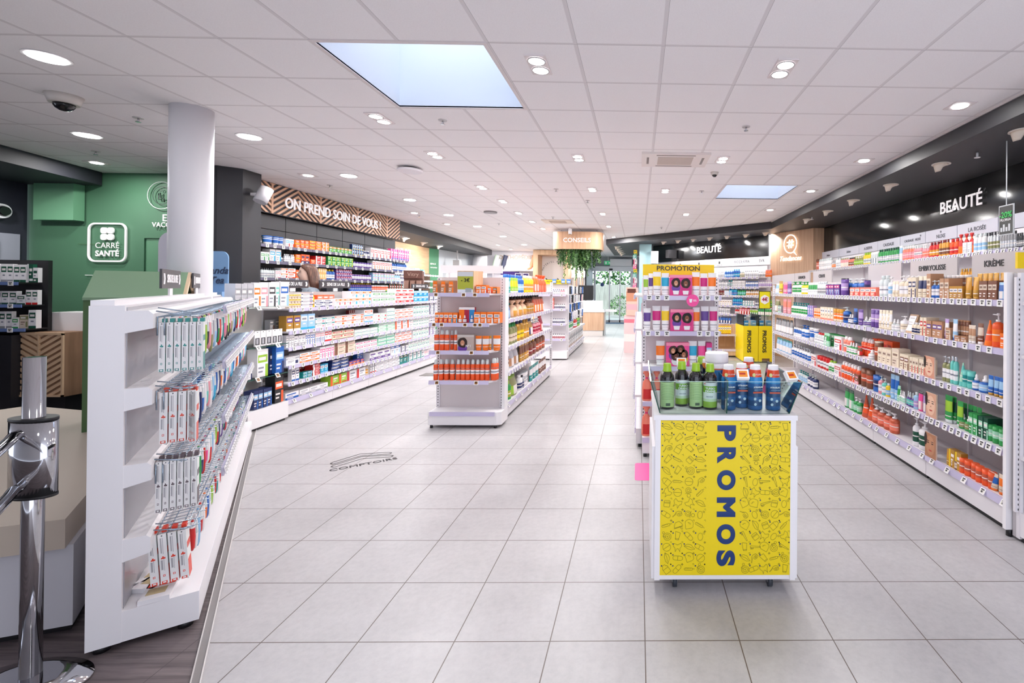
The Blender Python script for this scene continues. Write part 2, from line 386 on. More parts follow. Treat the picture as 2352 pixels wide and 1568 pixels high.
def item(kind, noun, w, d, h, cols, loc, rz, label, group, big, tilt=0):
    parts = product(kind, w, d, h, *cols, big)
    if len(parts) == 1:
        o = put(noun, parts[0][1], None, loc, rz); o.rotation_euler = (0, tilt, rz)
    else:
        o = put(noun, parts[0][1], None, loc, rz)
        for nm, me in parts[1:]: put(nm, me, o)
    return tag(o, label, CATS.get(noun, noun.replace('_', ' ').split()[-1]), group)
CATS = {}
def stock(pl, z, place, tr, runs, dy=.03, bn='box', depth=.07, bigpx=62, wf=.93, zfix=None):
    """set goods out along a shelf. tr: origin and scale of the photo crop the runs were read in"""
    ox, oy, s = tr
    for run in runs.split(';'):
        f = run.split()
        if not f: continue
        x0, x1, n, kind, hp = float(f[0]), float(f[1]), int(f[2]), f[3], float(f[4])
        cols = f[5].split(','); cols += [cols[-1]] * (3 - len(cols)) if len(cols) < 3 else []
        opt = dict(q.split('=') for q in f[6:])
        st = int(opt.get('st', 1)); rows = int(opt.get('r', 1)); off = float(opt.get('off', 0)); noun = opt.get('n') or (bn if kind in 'ba' else NOUN[kind])
        a, da, _ = pl.meas(ox + x0 / s, d=dy + off); b, db, _ = pl.meas(ox + x1 / s, d=dy + off)
        if b < a: a, b = b, a
        H_ = hp / s * (da + db) / 2 / FPX / st
        above = [q for q in getattr(pl, 'zs', ()) if q > (zfix or z) + .05]
        if above: H_ = min(H_, (min(above) - (zfix or z) - .032) / st)
        pitch = (b - a) / n; w_ = pitch * (wf if kind in 'bakv' else .94); dd = float(opt.get('d', 0)) or {'b': min(.16, max(.05, w_ * .8)), 'a': .12, 'k': .012, 'v': w_ * .45, 't': min(w_ * .7, .05), 'g': w_ * .6}.get(kind, min(w_, depth * 1.3))
        w_, dd, H_ = max(w_, .012), max(dd, .01), max(H_, .02)
        big = hp / s / st > bigpx
        desc = describe(kind, noun.replace('_', ' '), *cols)
        grp = f'{desc} row, {place}'
        for i in range(n):
            k = (desc, place); c0 = _cnt[k] = _cnt.get(k, 0) + 1
            for r in range(rows):
                for q in range(st):
                    lab = f'{ORD[c0]} {desc} from the left' + (', stack ' + (['bottom', 'top'] if st == 2 else ['bottom', 'middle', 'top', 'uppermost'])[q] if st > 1 else '') + (', behind' if r else '') + f', {place}'
                    if n == 1 and st == 1 and rows == 1 and run.count(desc) == 0 and c0 == 1: lab = f'{desc} on {place}'
                    jx = (R.random() - .5) * pitch * .04; jy = R.random() * .01
                    item(kind, noun, w_, dd, H_ * .985 if st > 1 else H_, cols, pl.w(a + pitch * (i + .5) + jx, dy + off + dd / 2 + jy + r * (dd + .015), (zfix or z) + q * H_ + .001), pl.t, lab, grp, big)

# ---------------------------------------------------------------- price tags, shelving
_tagm = {}
def tagmesh(kind, s=1):
    k = (kind, s)
    if k not in _tagm:
        scr = M('D8D6CE') if kind != 'orange' else M('E07A18'); dk = M('2A2A30') if kind != 'brown' else M('7A4A1C')
        P = [(.14, .86, .16, .84, scr), (.18, .82, .62, .8, dk), (.3, .62, .26, .52, dk)]
        if kind == 'brown': P = [(.14, .86, .16, .84, M('8A5A22')), (.2, .7, .5, .7, M('3A2410'))]
        if kind == 'orange': P = [(.14, .86, .16, .84, M('F09020')), (.2, .7, .42, .62, M('C02818'))]
        b = gridbox(.042 * s, .006, .042 * s, M('F4F3F3', .3), P); b.v = [(x, y, z - .021 * s) for x, y, z in b.v]
        _tagm[k] = b.mesh('price_tag')
    return _tagm[k]
def shelf(pl, parent, L, z, D, x=0, tags=(), tilt=0, railh=.042, colour=OFFW, kind='dark', rail=RAIL, ts=1, taper=0):
    """one shelf of a unit whose empty sits at the unit's origin; local x 0..L, local y 0..D"""
    b = MB(); tp = [(x + .004, 0), (x + L - .004 - taper, 0), (x + L - .004, taper), (x + L - .004, D), (x + .004, D)] if taper else [(x + .004, 0), (x + L - .004, 0), (x + L - .004, D), (x + .004, D)]
    b.prism(tp, z - .022, z, colour)
    o = b.build('shelf', parent)
    r = MB(); r.prism([(-.014 - .0, z - railh + tilt * -.0), (-.014 + tilt, z + .004), (-.002, z + .004), (-.002, z - railh)], x + .006, x + L - .006 - taper, rail, 'x')
    r.build('price_rail', o)
    for t in tags: put('price_tag', tagmesh(kind, ts), o, (x + t, -.019, z - railh * .45 - .0), rot=(-.25 if tilt else -.05, 0, 0))
    return o
def perf(h, w=.045, mat=OFFW):
    n = int(h / .034); P = [(.38, .62, (i + .3) / n, (i + .72) / n, M('2E2C30')) for i in range(n)]
    return gridbox(w, .02, h, mat, P)
def bay(pl, name, label, x, L, D, zs, top, tags=(.1, 3), base=.17, back=GREYP, body=OFFW, group=None, ts=1, slope=(), kind='dark', yb=0, frame=True, rail=RAIL):
    pl.zs = list(zs); u = empty(name, pl.w(x, 0, 0), pl.t, label, 'shelving', group)
    MB().box(0, D, .02, L, D + .03, top, back).build('back_panel', u)
    if frame:
        MB().box(.001, D - .03, .02, .024, D + .028, top, body).build('upright', u)
    if base:
        b = MB(); b.box(.003, .015, .04, L - .003, D, base, body); b.box(.02, .04, 0, L - .02, D - .02, .04, DARK); o = b.build('base', u)
        r = MB(); r.prism([(.0, base - .05), (.002, base + .008), (.012, base + .008), (.012, base - .05)], .006, L - .006, RAIL, 'x'); r.build('price_rail', o)
        for t in [q for q in frange(.12, L, tags[0] * 2.4)]: put('price_tag', tagmesh(kind, ts), o, (t, -.006, base - .02), rot=(-.5, 0, 0))
    for i, z in enumerate(zs):
        tg = [q + (R.random() - .5) * tags[0] * .3 for q in frange(tags[0] * .6, L - .03, tags[0] * (1 + .25 * (i % 3)))]
        shelf(pl, u, L, z, D, 0, tg, .012 if i in slope else 0, colour=body, kind=kind, ts=ts, rail=rail)
    return u
def frange(a, b, s):
    o = []
    while a < b: o.append(a); a += s
    return o

# ================================================================ the setting
# floor: tiles, the darker plank floor to the left, the metal trim between them
TR = Vector((-.591, .807)); T0 = Vector((-1.855, 2.056))
ta = T0 - TR * 4.2; tb = Vector((-4.548, 5.733))
b = MB(); b.prism([(ta.x, ta.y), (5.2, ta.y), (5.2, 24.4), (-7.8, 24.4), (-7.8, 12.2), (-4.56, 12.2), (tb.x, tb.y)], -.05, 0, tile_floor()); struct('floor', b)
b = MB(); b.prism([(ta.x - .04, ta.y), (tb.x - .04, tb.y), (-4.6, 12.2), (-11, 12.2), (-11, ta.y)], -.05, -.001, plank_floor()); struct('floor_planks', b)
b = MB()
def strip(p, q, o0, o1, z0, z1, m):
    p, q = Vector(p), Vector(q); d = (q - p).normalized(); n = Vector((d.y, -d.x))
    b.prism([tuple(p + n * o0), tuple(q + n * o0), tuple(q + n * o1), tuple(p + n * o1)][::-1], z0, z1, m)
strip(ta, tb, -.032, -.004, -.002, .004, M('8F8B8A', .4, .6)); strip(ta, tb, -.004, .001, -.002, .009, M('E6E3E0', .3, .5)); strip(ta, tb, -.037, -.032, -.002, .008, M('D8D5D2', .3, .5))
struct('trim_floor', b)
# ceiling with the two skylight openings
CM = ceiling_mat(); S1 = (-2.245 + .03, 3.2166 + .03, -1.045 - .03, 4.4166 - .03); S2 = (1.355 + .03, 7.4166 + .03, 2.555 - .03, 8.6166 - .03)
xs = [-11, S1[0], S1[2], S2[0], S2[2], 5.2]; ys = [-1.6, S1[1], S1[3], S2[1], S2[3], 24.4]
b = MB(); b.v = [(x, y, CH) for y in ys for x in xs]
for j in range(5):
    for i in range(5):
        if (i, j) in ((1, 1), (3, 3)): continue
        k = j * 6 + i; b.idx((k + 6, k + 7, k + 1, k), CM)
struct('ceiling', b)
for n, (x0, y0, x1, y1) in enumerate((S1, S2)):
    sh = M('E4EAF2', .7); b = MB(); z1 = CH + 1.0
    for p, q in (((x0, y0), (x1, y0)), ((x1, y0), (x1, y1)), ((x1, y1), (x0, y1)), ((x0, y1), (x0, y0))): b.face([(*p, CH - .001), (*q, CH - .001), (*q, z1), (*p, z1)], sh)
    o = struct(f'window_skylight_{n + 1}', b)
    p = MB(); p.box(x0, y0, z1, x1, y1, z1 + .02, M('ECF1FB', .5, 0, 1.8)); p.build('pane', o)
    f = MB(); e = .03
    for q in ((x0 - e, y0 - e, x1 + e, y0), (x0 - e, y1, x1 + e, y1 + e), (x0 - e, y0, x0, y1), (x1, y0, x1 + e, y1)): f.box(q[0], q[1], CH - .006, q[2], q[3], CH + .01, M('DCD4D3'))
    f.build('frame', o)
# right-hand black soffit: along the wall, then diagonally to the entrance
SZ = 3.19
def soffit(name, poly, z=SZ, m=SOFFIT): struct(name, MB().prism(poly, z, CH - .001, m))
soffit('ceiling_soffit_right', [(3.18, -1.5), (5.1, -1.5), (5.1, 21), (-1.08, 21), (-1.10, 15.88), (3.21, 11.36)][::1])
soffit('ceiling_soffit_left', [(-5.95, 11.79), (-6.37, 20.6), (-8.2, 20.6), (-8.2, 11.79)], 3.13)
soffit('ceiling_soffit_far_left', [(-7.95, 7.12), (-7.0, 3.1), (-11, 3.1), (-11, 7.12)], 3.17, M('2A2B33', .6))
b = MB(); b.prism([(3.165, -1.5), (3.18, -1.5), (3.21, 11.36), (3.195, 11.36)], CH - .02, CH - .001, M('C8BEBE')); struct('trim_1', b)
# walls
def wall(name, p, q, z0, z1, m, t=.1):
    p, q = Vector(p), Vector(q); d = (q - p).normalized(); n = Vector((-d.y, d.x)) * t
    return struct(name, MB().prism([tuple(p), tuple(q), tuple(q + n), tuple(p + n)], z0, z1, m))
WG = M('C9CAD0', .6)
wall('wall_right', (4.45, 11.5), (4.45, -1.5), 0, SZ, OFFW)
wall('wall_beauty_diagonal', (.54, 16.3), (3.54, 12.62), 0, SZ, M('EDEBEE', .6))
wall('wall_light_blocker_left', (-11, -1.6), (-1.3, -1.6), 0, CH, WG); wall('wall_light_blocker_right', (3.4, -1.6), (5.1, -1.6), 0, CH, WG)  # unseen walls added to block sky light and darken the near corners
wall('wall_left_green', (-11, 7.15), (-5.9, 7.15), 0, CH, GREENW)
wall('wall_far_left', (-9.0, 2.5), (-9.0, 7.1), 0, CH, M('2C2E3A', .6))
wall('wall_behind_counter', (-6.35, 6.6), (-6.35, 12.0), 0, CH, M('3A393E', .6))
wall('wall_natural_care', (-7.5, 12.0), (-7.62, 17.3), 0, 3.13, WOODV if False else wood_mat('oak_wall', 'CBA37C', 'E0BC94', 'y', 7))
wall('wall_espace_green', (-7.62, 17.3), (-7.46, 17.75), 0, 3.13, M('4E8A66', .5))
wall('wall_back_left', (-7.46, 17.75), (-7.2, 22.0), 0, CH, M('C4CACF', .6))
wall('wall_back', (-7.6, 21.2), (-2.35, 21.2), 0, CH, M('E4E4EA', .6))
wall('wall_back_return', (-2.35, 21.2), (-2.35, 24.3), 0, CH, WG)
# entrance wall with the opening of the sliding doors
DY = 24.3
b = MB(); b.box(-2.35, DY, 2.62, .6, DY + .2, CH, M('B6B4BC', .6)); b.box(-.3, DY, 0, .6, DY + .2, 2.62, WG); struct('wall_entrance', b)
wall('wall_entrance_side', (.6, 24.3), (.6, 16.2), 0, CH, M('A8C6CC', .6))
b = MB(); b.box(-2.35, DY - .25, 2.62, -.1, DY - .01, 2.86, M('ECECF0', .4)); o = struct('door_1', b)
fr = MB()
for x0, x1 in ((-2.3, -2.2), (-1.52, -1.46), (-.98, -.92), (-.42, -.3)): fr.box(x0, DY - .03, .0, x1, DY + .05, 2.62, M('C3C6CC', .3, .5))
fr.box(-2.3, DY - .03, 0, -.3, DY + .05, .12, M('C3C6CC', .3, .5)); fr.build('door_frame', o)
for x0, x1 in ((-2.2, -1.52), (-1.46, -.98), (-.92, -.42)):
    g = MB(); g.box(x0, DY, .12, x1, DY + .012, 2.6, GLASS); g.build('glass', o)
MB().cyl(-1.41, DY - .29, 2.66, 2.74, .09, DARK, 12).build('sensor', o)
d = MB().rings([[(-1.86 + .1 * math.cos(2 * PI * j / 16), y, 1.93 + .1 * math.sin(2 * PI * j / 16)) for j in range(16)] for y in (DY - .02, DY - .012)], M('2A4A8C')); d.build('round_sticker', o)
tag(MB().box(-2.2, 23.2, .0, -.6, 23.95, .012, M('2F5478', .8)).build('door_mat'), 'blue doormat in front of the glass entrance doors', 'mat')
# outside the doors
struct('outside_ground', MB().box(-14, 24.5, -.1, 12, 60, -.04, M('A8A8A4', .8)))
lf = [M('3F6B34', .7), M('5C8A48', .7), M('2C5030', .7), M('7EA862', .7)]
def leafball(b, c, r, n, s=.12, up=.4):
    for _ in range(n):
        v = Vector((R.gauss(0, 1), R.gauss(0, 1), R.gauss(0, 1))).normalized() * r * R.uniform(.7, 1); v.z *= up; p = Vector(c) + v
        t = Vector((R.uniform(-1, 1), R.uniform(-1, 1), R.uniform(-1, 1))).normalized() * s; u = t.cross(Vector((R.uniform(-1, 1), R.uniform(-1, 1), R.uniform(-1, 1)))).normalized() * s * .5
        b.face([p - t, p + u, p + t, p - u], R.choice(lf))
b = MB(); [leafball(b, (x, 34 + (x % 2), 2.4), 2.3, 900, .15, 1.2) for x in (-8, -6, -4, -2, 0, 2)]
tag(b.build('garden_hedge'), 'tall leafy green hedge outside beyond the glass doors', 'hedge', kind='stuff')
tag(MB().box(-7, 31.4, -.05, 4, 31.55, 2.0, wood_mat('grey_fence', '8E8C84', 'BCBAB0', 'z', 12)).build('timber_fence'), 'pale timber fence outside in front of the hedge', 'fence')
v = empty('van', (-4.1, 28.2, 0), 0, 'white delivery van parked outside the glass doors', 'van')
vb = MB(); vb.prism([(-1.2, .35), (1.45, .35), (1.5, 1.0), (1.05, 1.25), (.75, 2.1), (-1.2, 2.15)], -1, .9, M('F2F4F8', .3), 'y'); vb.build('body', v)
MB().prism([(1.02, 1.3), (.76, 2.0), (.0, 2.0), (.0, 1.3)], -1.01, -1.0, M('6A7C90', .1), 'y').build('side_window', v)
for x in (-.7, 1.0): MB().rings([[(x + .33 * math.cos(2 * PI * j / 18), y, .3 + .33 * math.sin(2 * PI * j / 18)) for j in range(18)] for y in (-1.03, -.8)], DARK).build('wheel', v)
b = MB(); leafball(b, (-.9, 29.2, .7), .9, 600, .07, .8)
tag(b.build('shrub'), 'light green shrub outside in front of the fence', 'shrub')
sun = light('SUN', 'daylight', (0, 30, 8), 3.2, rot=(math.radians(40), math.radians(12), 0), color=(.9, .95, 1)); sun.data.angle = .4
light('AREA', 'sky_light', (-1.3, 26.5, 3.6), 120, 3, (.8, .9, 1), rot=(math.radians(-60), 0, 0))

# round column
b = MB(); b.cyl(-4.22, 4.52, 0, CH, .158, M('DFDDE2', .5), 40); struct('wall_column', b)
b = MB(); b.cyl(-6.85, 20.5, 0, CH, .3, M('EDEDF2', .5), 30); struct('wall_column_far', b)
b = MB(); b.prism([(.02, 15.6), (.42, 15.6), (.42, 16.3), (.02, 16.3)], 0, SZ, M('A6CBD2', .5)); struct('wall_pier', b)
# tall black panel block beside the column
b = MB(); b.prism([(-6.25, 6.62), (-5.83, 6.62), (-5.63, 6.8), (-5.63, 7.13), (-6.25, 7.13)], 0, CH - .002, M('25252A', .5)); struct('wall_black_panel', b)

# ================================================================ ceiling fittings
def ord_y(v, lst): return ORD[sorted(lst).index(v) + 1]
def disc(name, r, z0, z1, m, parent, n=24, r2=None): return MB().cyl(0, 0, z0, z1, r, m, n, r2).build(name, parent)
def col_name(x): return 'left centre row' if x < -2 else 'centre aisle row' if x < 0 else 'right centre row'
for (x, y) in TWIN:
    c = [q[1] for q in TWIN if abs(q[0] - x) < .25]
    if y > 14: nm = 'far end of the shop'
    t = empty('twin_downlight', (x, y, CH), 0, f'{ORD[sorted(c).index(y) + 1]} square twin downlight from the camera, {"far left" if x < -4 else "right inner" if .3 < x < .6 else col_name(x).replace(" row", "")} row', 'ceiling light', 'square twin downlights')
    f = MB(); fm = M('E3DAD9', .4)
    f.box(-.075, -.15, -.012, .075, .15, .002, fm); f.build('frame', t)
    for s in (-1, 1):
        MB().cyl(0, s * .073, -.016, -.006, .058, LAMP, 20).build('lamp', t)
        MB().rings([[(q * math.cos(2 * PI * j / 20), s * .073 + q * math.sin(2 * PI * j / 20), z) for j in range(20)] for q, z in ((.066, -.013), (.066, -.019), (.058, -.019), (.058, -.013))], M('B8B0B0'), cap=False).build('lamp_ring', t)
for (x, y) in ROUND:
    t = empty('round_downlight', (x, y, CH), 0, ('large round downlight at the far left, behind the ceiling camera' if x < -6 else f'{ord_y(y, [q[1] for q in ROUND if q[0] > -5])} large round downlight from the camera, row over the left side'), 'ceiling light', 'large round downlights')
    disc('rim', .125, -.008, 0, M('D9D5D6'), t); disc('lamp', .1, -.014, -.008, LAMP, t)
for i, (x, y) in enumerate(SMALL):
    pl_ = ['small round downlight near the green wall', 'small round downlight near the chevron sign', 'nearest single downlight beside the right black soffit', 'second single downlight beside the right black soffit', 'third single downlight beside the right black soffit', 'fourth single downlight beside the right black soffit', 'small downlight above the end of the chevron sign', 'small downlight beside the left black soffit'][i]
    t = empty('single_downlight', (x, y, CH), 0, pl_, 'ceiling light', 'single downlights')
    MB().box(-.095, -.095, -.008, .095, .095, .0, M('D6CDCC')).build('frame', t); disc('lamp', .062, -.014, -.008, LAMP, t)
for i, (x, y) in enumerate([(-1.962, 4.73), (1.083, 4.79), (-4.99, 4.78), (-6.78, 6.0), (-5.07, 7.82), (-1.39, 7.92), (-5.06, 10.96), (1.05, 7.93), (-.97, 8.9), (-2.0, 11.0), (-3.6, 12.2), (.6, 12.6)]):
    t = empty('sprinkler', (x, y, CH), 0, 'small ceiling sprinkler ' + ['just past the big skylight', 'in the right centre, before the air conditioner', 'beside the round column', 'above the green wall sign', 'near the left end of the chevron sign', 'right of the smoke detector', 'near the end of the chevron sign', 'right of the dome camera', 'over the centre aisle', 'before the far ceiling vent', 'over the left gondola', 'at the far right'][i], 'sprinkler', 'ceiling sprinklers')
    disc('plate', .042, -.006, 0, M('CFCACA', .4), t, 16); h = MB().cyl(0, 0, -.04, -.006, .008, CHROME, 8); h.cyl(0, 0, -.045, -.04, .022, CHROME, 12); h.build('head', t)
t = empty('air_conditioner', (.45, 6.02, CH), 0, 'square white ceiling cassette air conditioner with grey grille', 'air conditioner')
f = MB(); f.box(-.42, -.3, -.026, .42, .3, -.001, M('E6DCD8', .4)); f.build('cover', t)
g = MB(); g.box(-.22, -.17, -.032, .22, .17, -.025, M('B7A9A0', .6)); g.build('grille', t)
for q in ((-.24, -.26, .24, -.225), (-.24, .225, .24, .26), (-.36, -.15, -.33, .15), (.33, -.15, .36, .15)): MB().box(q[0], q[1], -.027, q[2], q[3], -.024, M('6B5F5A')).build('air_slot', t)
t = empty('air_conditioner', (-2.0, 11.7, CH), 0, 'far beige ceiling air vent before the hanging planter', 'air conditioner')
MB().box(-.36, -.28, -.02, .36, .28, 0, M('E2D3C4', .5)).build('cover', t); MB().box(-.2, -.16, -.026, .2, .16, -.02, M('A8968A')).build('grille', t)
t = empty('smoke_detector', (-3.19, 6.62, CH), 0, 'flat round white ceiling access point past the big skylight', 'detector')
disc('mount', .09, -.03, 0, M('5A5658'), t); disc('body', .155, -.06, -.03, M('E8E4E8'), t, 30, .165)
t = empty('smoke_detector', (-3.24, 10.35, CH), 0, 'smaller flat dark ceiling disc above the left gondola', 'detector'); disc('body', .14, -.03, 0, M('8A8486'), t)
for i, (x, y, s) in enumerate([(-5.08, 4.25, 1.25), (1.065, 6.68, .62)]):
    t = empty('dome_camera', (x, y, CH), 0, ['large white dome security camera left of the column', 'small dome security camera beyond the air conditioner'][i], 'security camera')
    MB().cyl(0, 0, -.06 * s, 0, .075 * s, M('CFC8C2', .4), 24, .095 * s).build('housing', t)
    MB().rings([circ(.056 * s * math.cos(a), -.06 * s - .05 * s * math.sin(a), 20) for a in (0, .3, .7, 1.1, 1.5)], M('141418', .05)).build('dome', t)
def eyeball(x, y, z, ang, lab, s=1.0, power=0):
    t = empty('eyeball_spotlight', (x, y, z), ang, lab, 'ceiling light', 'white eyeball spotlights in the black soffits')
    MB().cyl(0, 0, -.01, 0, .1 * s, M('E9DFD4', .4), 24).build('rim', t)
    b = MB(); rs = []
    for k in range(5):
        a = k / 4; rr = .082 * s * (1 - .55 * a); rs.append([(rr * math.cos(2 * PI * j / 20) - a * .03 * s, rr * math.sin(2 * PI * j / 20), -.01 - a * .085 * s + (.05 * a * s if math.cos(2 * PI * j / 20) > 0 else 0)) for j in range(20)])
    b.rings(rs, M('E8D9C8', .45)); b.build('hood', t)
    return t
ey = [4.3, 5.45, 6.55, 7.7, 8.75, 9.8]
for i, y in enumerate(ey):
    eyeball(3.52, y, SZ, 0, f'{ORD[i + 1]} white eyeball spotlight from the camera in the right black soffit')
    light('AREA', 'spot_light', (3.62, y, SZ - .12), 2.2, .1, rot=(0, math.radians(-32), 0))
dg = Vector((-.694, .719)); nm = Vector((.72, .69))
for i in range(7):
    p = Vector((3.1, 12.0)) + dg * (.6 * i) + nm * .25
    eyeball(p.x, p.y, SZ, math.radians(45), f'{ORD[i + 1]} white eyeball spotlight from the right in the diagonal black soffit', .9)
    if i % 2 == 0: light('AREA', 'spot_light', (p.x + .1, p.y + .1, SZ - .12), 12, .15, rot=(math.radians(35), math.radians(-25), 0))
for i in range(5): eyeball(-.75 + .02 * i, 16.6 + .8 * i, SZ, 0, f'{ORD[i + 1]} eyeball spotlight from the camera in the row over the entrance aisle', 1.1)
for i in range(4): eyeball(-6.75 - .03 * i, 12.6 + 1.25 * i, 3.13, 0, f'{ORD[i + 1]} eyeball spotlight from the chevron sign in the left black soffit', 1.1)
light('AREA', 'spot_light', (-6.4, 13.5, 3.0), 40, .3, rot=(0, math.radians(40), 0)); light('AREA', 'spot_light', (-6.4, 16, 3.0), 40, .3, rot=(0, math.radians(40), 0))
eyeball(-7.9, 5.75, 3.17, 2.4, 'large eyeball spotlight in the far left black soffit', 1.5)
t = empty('single_downlight', (-8.35, 5.95, 3.17), 0, 'downlight glowing beside the far left eyeball spotlight', 'ceiling light'); disc('rim', .13, -.01, 0, DARK, t); disc('lamp', .1, -.016, -.01, LAMP, t)
light('AREA', 'spot_light', (-8.2, 5.9, 3.1), 26, .2)
for i, (x, y) in enumerate([(3.62, 5.0), (3.5, 9.5)]):
    t = empty('sprinkler', (x, y, SZ), 0, ['white sprinkler in the near right black soffit', 'white sprinkler above the wooden trend panel'][i], 'sprinkler'); MB().cyl(0, 0, -.05, 0, .012, M('E8E4E4'), 8).build('head', t); disc('plate', .03, -.055, -.05, M('E8E4E4'), t, 12)

# ================================================================ signs on the walls
def sign_text(pl, body, x0, x1, y0, y1, mat, d=0, name='lettering', parent=None, label=None, cat='sign', group=None, bold=.008, ext=.03, sx=None, shear=0):
    """lettering whose ends were read at (x0,y0) and (x1,y1) of the photo on the plane d behind the place's front"""
    a, _, za = pl.meas(x0, y0, d); c, _, zc = pl.meas(x1, y1, d)
    me = text_mesh(body, 1.0, bold, ext, 'CENTER', shear, 1, mat)
    xsz = [v.co.x for v in me.vertices]; wd = max(xsz) - min(xsz); k = (c - a) / wd
    cen = (max(xsz) + min(xsz)) / 2 * k
    W = Matrix.Translation(pl.w((a + c) / 2, d, (za + zc) / 2)) @ Matrix.Rotation(pl.t, 4, 'Z') @ Matrix.Diagonal((k, k, k * (sx or 1), 1)) @ Matrix.Translation((-cen / k, 0, 0))
    o = put(name, me, parent); o.matrix_basis = W
    if parent: o.matrix_parent_inverse = parent.matrix_basis.inverted()
    else: tag(o, label, cat, group)
    return o
LET = M('F4EEF0', .4, 0, .25)
def clip(poly, ax, v, keep_less):
    o = []
    for i in range(len(poly)):
        p, q = poly[i], poly[(i + 1) % len(poly)]; ip = (p[ax] <= v) == keep_less; iq = (q[ax] <= v) == keep_less
        if ip: o.append(p)
        if ip != iq: t = (v - p[ax]) / (q[ax] - p[ax]); o.append((p[0] + t * (q[0] - p[0]), p[1] + t * (q[1] - p[1])))
    return o
def chevron(b, x0, x1, z0, z1, up, pitch, thick, slope, m, y0, y1, off=0):
    """slats rising from x0 to x1 (up) or falling, clipped to the panel"""
    W = x1 - x0; k = slope * W; z = z0 - abs(k) - pitch + off
    while z < z1 + abs(k):
        za, zb = (z, z + k) if up else (z + k, z)
        p = [(x0, za), (x1, zb), (x1, zb + thick), (x0, za + thick)]
        p = clip(clip(p, 1, z1, True), 1, z0, False) if p else p
        if len(p) > 2: b.prism(p, y0, y1, m, 'y')
        z += pitch
# chevron banner over the counter wall
BN = Place(-5.9, 7.13, 90)
t = empty('chevron_sign', BN.w(0, 0, 0), BN.t, 'long wood chevron sign with white lettering above the black medicine shelves', 'sign')
MB().box(0, .01, 2.865, 4.65, .05, CH - .005, M('333238', .5)).build('backing', t)
px_ = [BN.meas(x, 450)[0] for x in (620.7, 732.4, 818, 886.7)]; st = (px_[3] - px_[0]) / 3; b = MB(); posts = [px_[0] + st * i for i in range(4)]
ed = [max(0, px_[0] - st / 2)] ; x = px_[0] - st / 2; half = []
wm = M('CFA488', .5)
for i in range(-1, 9):
    a, c = px_[0] + st / 2 * i, px_[0] + st / 2 * (i + 1); a2, c2 = max(a, 0), min(c, 4.65)
    if c2 - a2 > .05: chevron(b, a2, c2, 2.875, CH - .01, i % 2 == 0, .088, .04, .62, wm, -.006, .01, .0 if a2 == a or i % 2 else 0)
for p in posts: b.box(p - .02, -.008, 2.87, p + .02, .01, CH - .008, wm)
b.build('chevron_slats', t)
sign_text(BN, 'ON PREND SOIN DE VOUS !', 655, 874, 469, 517, LET, -.03, parent=t, bold=.014, ext=.03, sx=1.1)
# black counter wall
MBK = M('2E2E34', .45)
t = empty('black_wall_panel', (0, 0, 0), 0, 'row of dark grey wall panels below the chevron sign', 'wall panel')
q = [BN.meas(x, 540, .12)[0] for x in (656, 727.5, 786.5, 837.8, 882)]; q = [0] + q + [4.65]
for i in range(6):
    a, c = BN.w(q[i] + .006, .12), BN.w(q[i + 1] - .006, .12)
    for z0, z1 in ((.02, 2.62), (2.63, 2.86)): MB().box(0, 0, z0, a.y and (q[i + 1] - q[i] - .012), .03, z1, MBK).build('panel', t, BN.w(q[i] + .006, .12), BN.t)
# beauty wall on the right
BW = Place(4.38, 11.1, -90)
t = empty('black_sign_band', BW.w(0), BW.t, 'glossy black band with white beauty lettering above the right wall shelves', 'sign')
MB().box(0, 0, 2.61, 12.5, .06, SZ - .003, M('121214', .12)).build('band', t)
sign_text(BW, 'BEAUTÉ', 2160, 2256, 480, 456, LET, -.03, parent=t, bold=.014, ext=.012)
BR = [1885.8, 1933.7, 1980, 2023.5, 2075.4, 2134.7, 2208.6, 2304]
br = [BW.meas(x, 560)[0] for x in BR] + [7.7, 8.9]
names = ['Avène', 'Avène', 'A-DERMA', 'CAUDALIE', 'CAUDALIE   NUXE', 'NUXE', 'LA ROSÉE', 'FILORGA', '']
for i in range(9):
    L = br[i + 1] - br[i]
    o = gridbox(L - .012, .02, .17, M('CDCEDB', .4), x0=0).build('brand_sign', None, BW.w(br[i] + .006, -.02, 2.437), BW.t)
    tag(o, f'{ORD[i + 1]} white brand sign from the wooden panel, ' + (f'reading {names[i]}' if names[i] else 'blank at the frame edge'), 'sign', 'brand signs over the right wall')
    if names[i]:
        k = min(.075, L * .72 / max(len(names[i]), 5) / .62); put('lettering', text_mesh(names[i], k, .001, .001, mat=M('5A5C66')), o, (L / 2, -.012, .075 if names[i] != 'NUXE' else .06))
    if 'NUXE' in names[i]:
        put('emblem', MB().cyl(0, 0, -.001, .001, .016, M('5A5C66'), 12).mesh('emblem'), o, (L / 2 + (.22 if i == 4 else 0) * 1, -.012, .125), rot=(PI / 2, 0, 0))
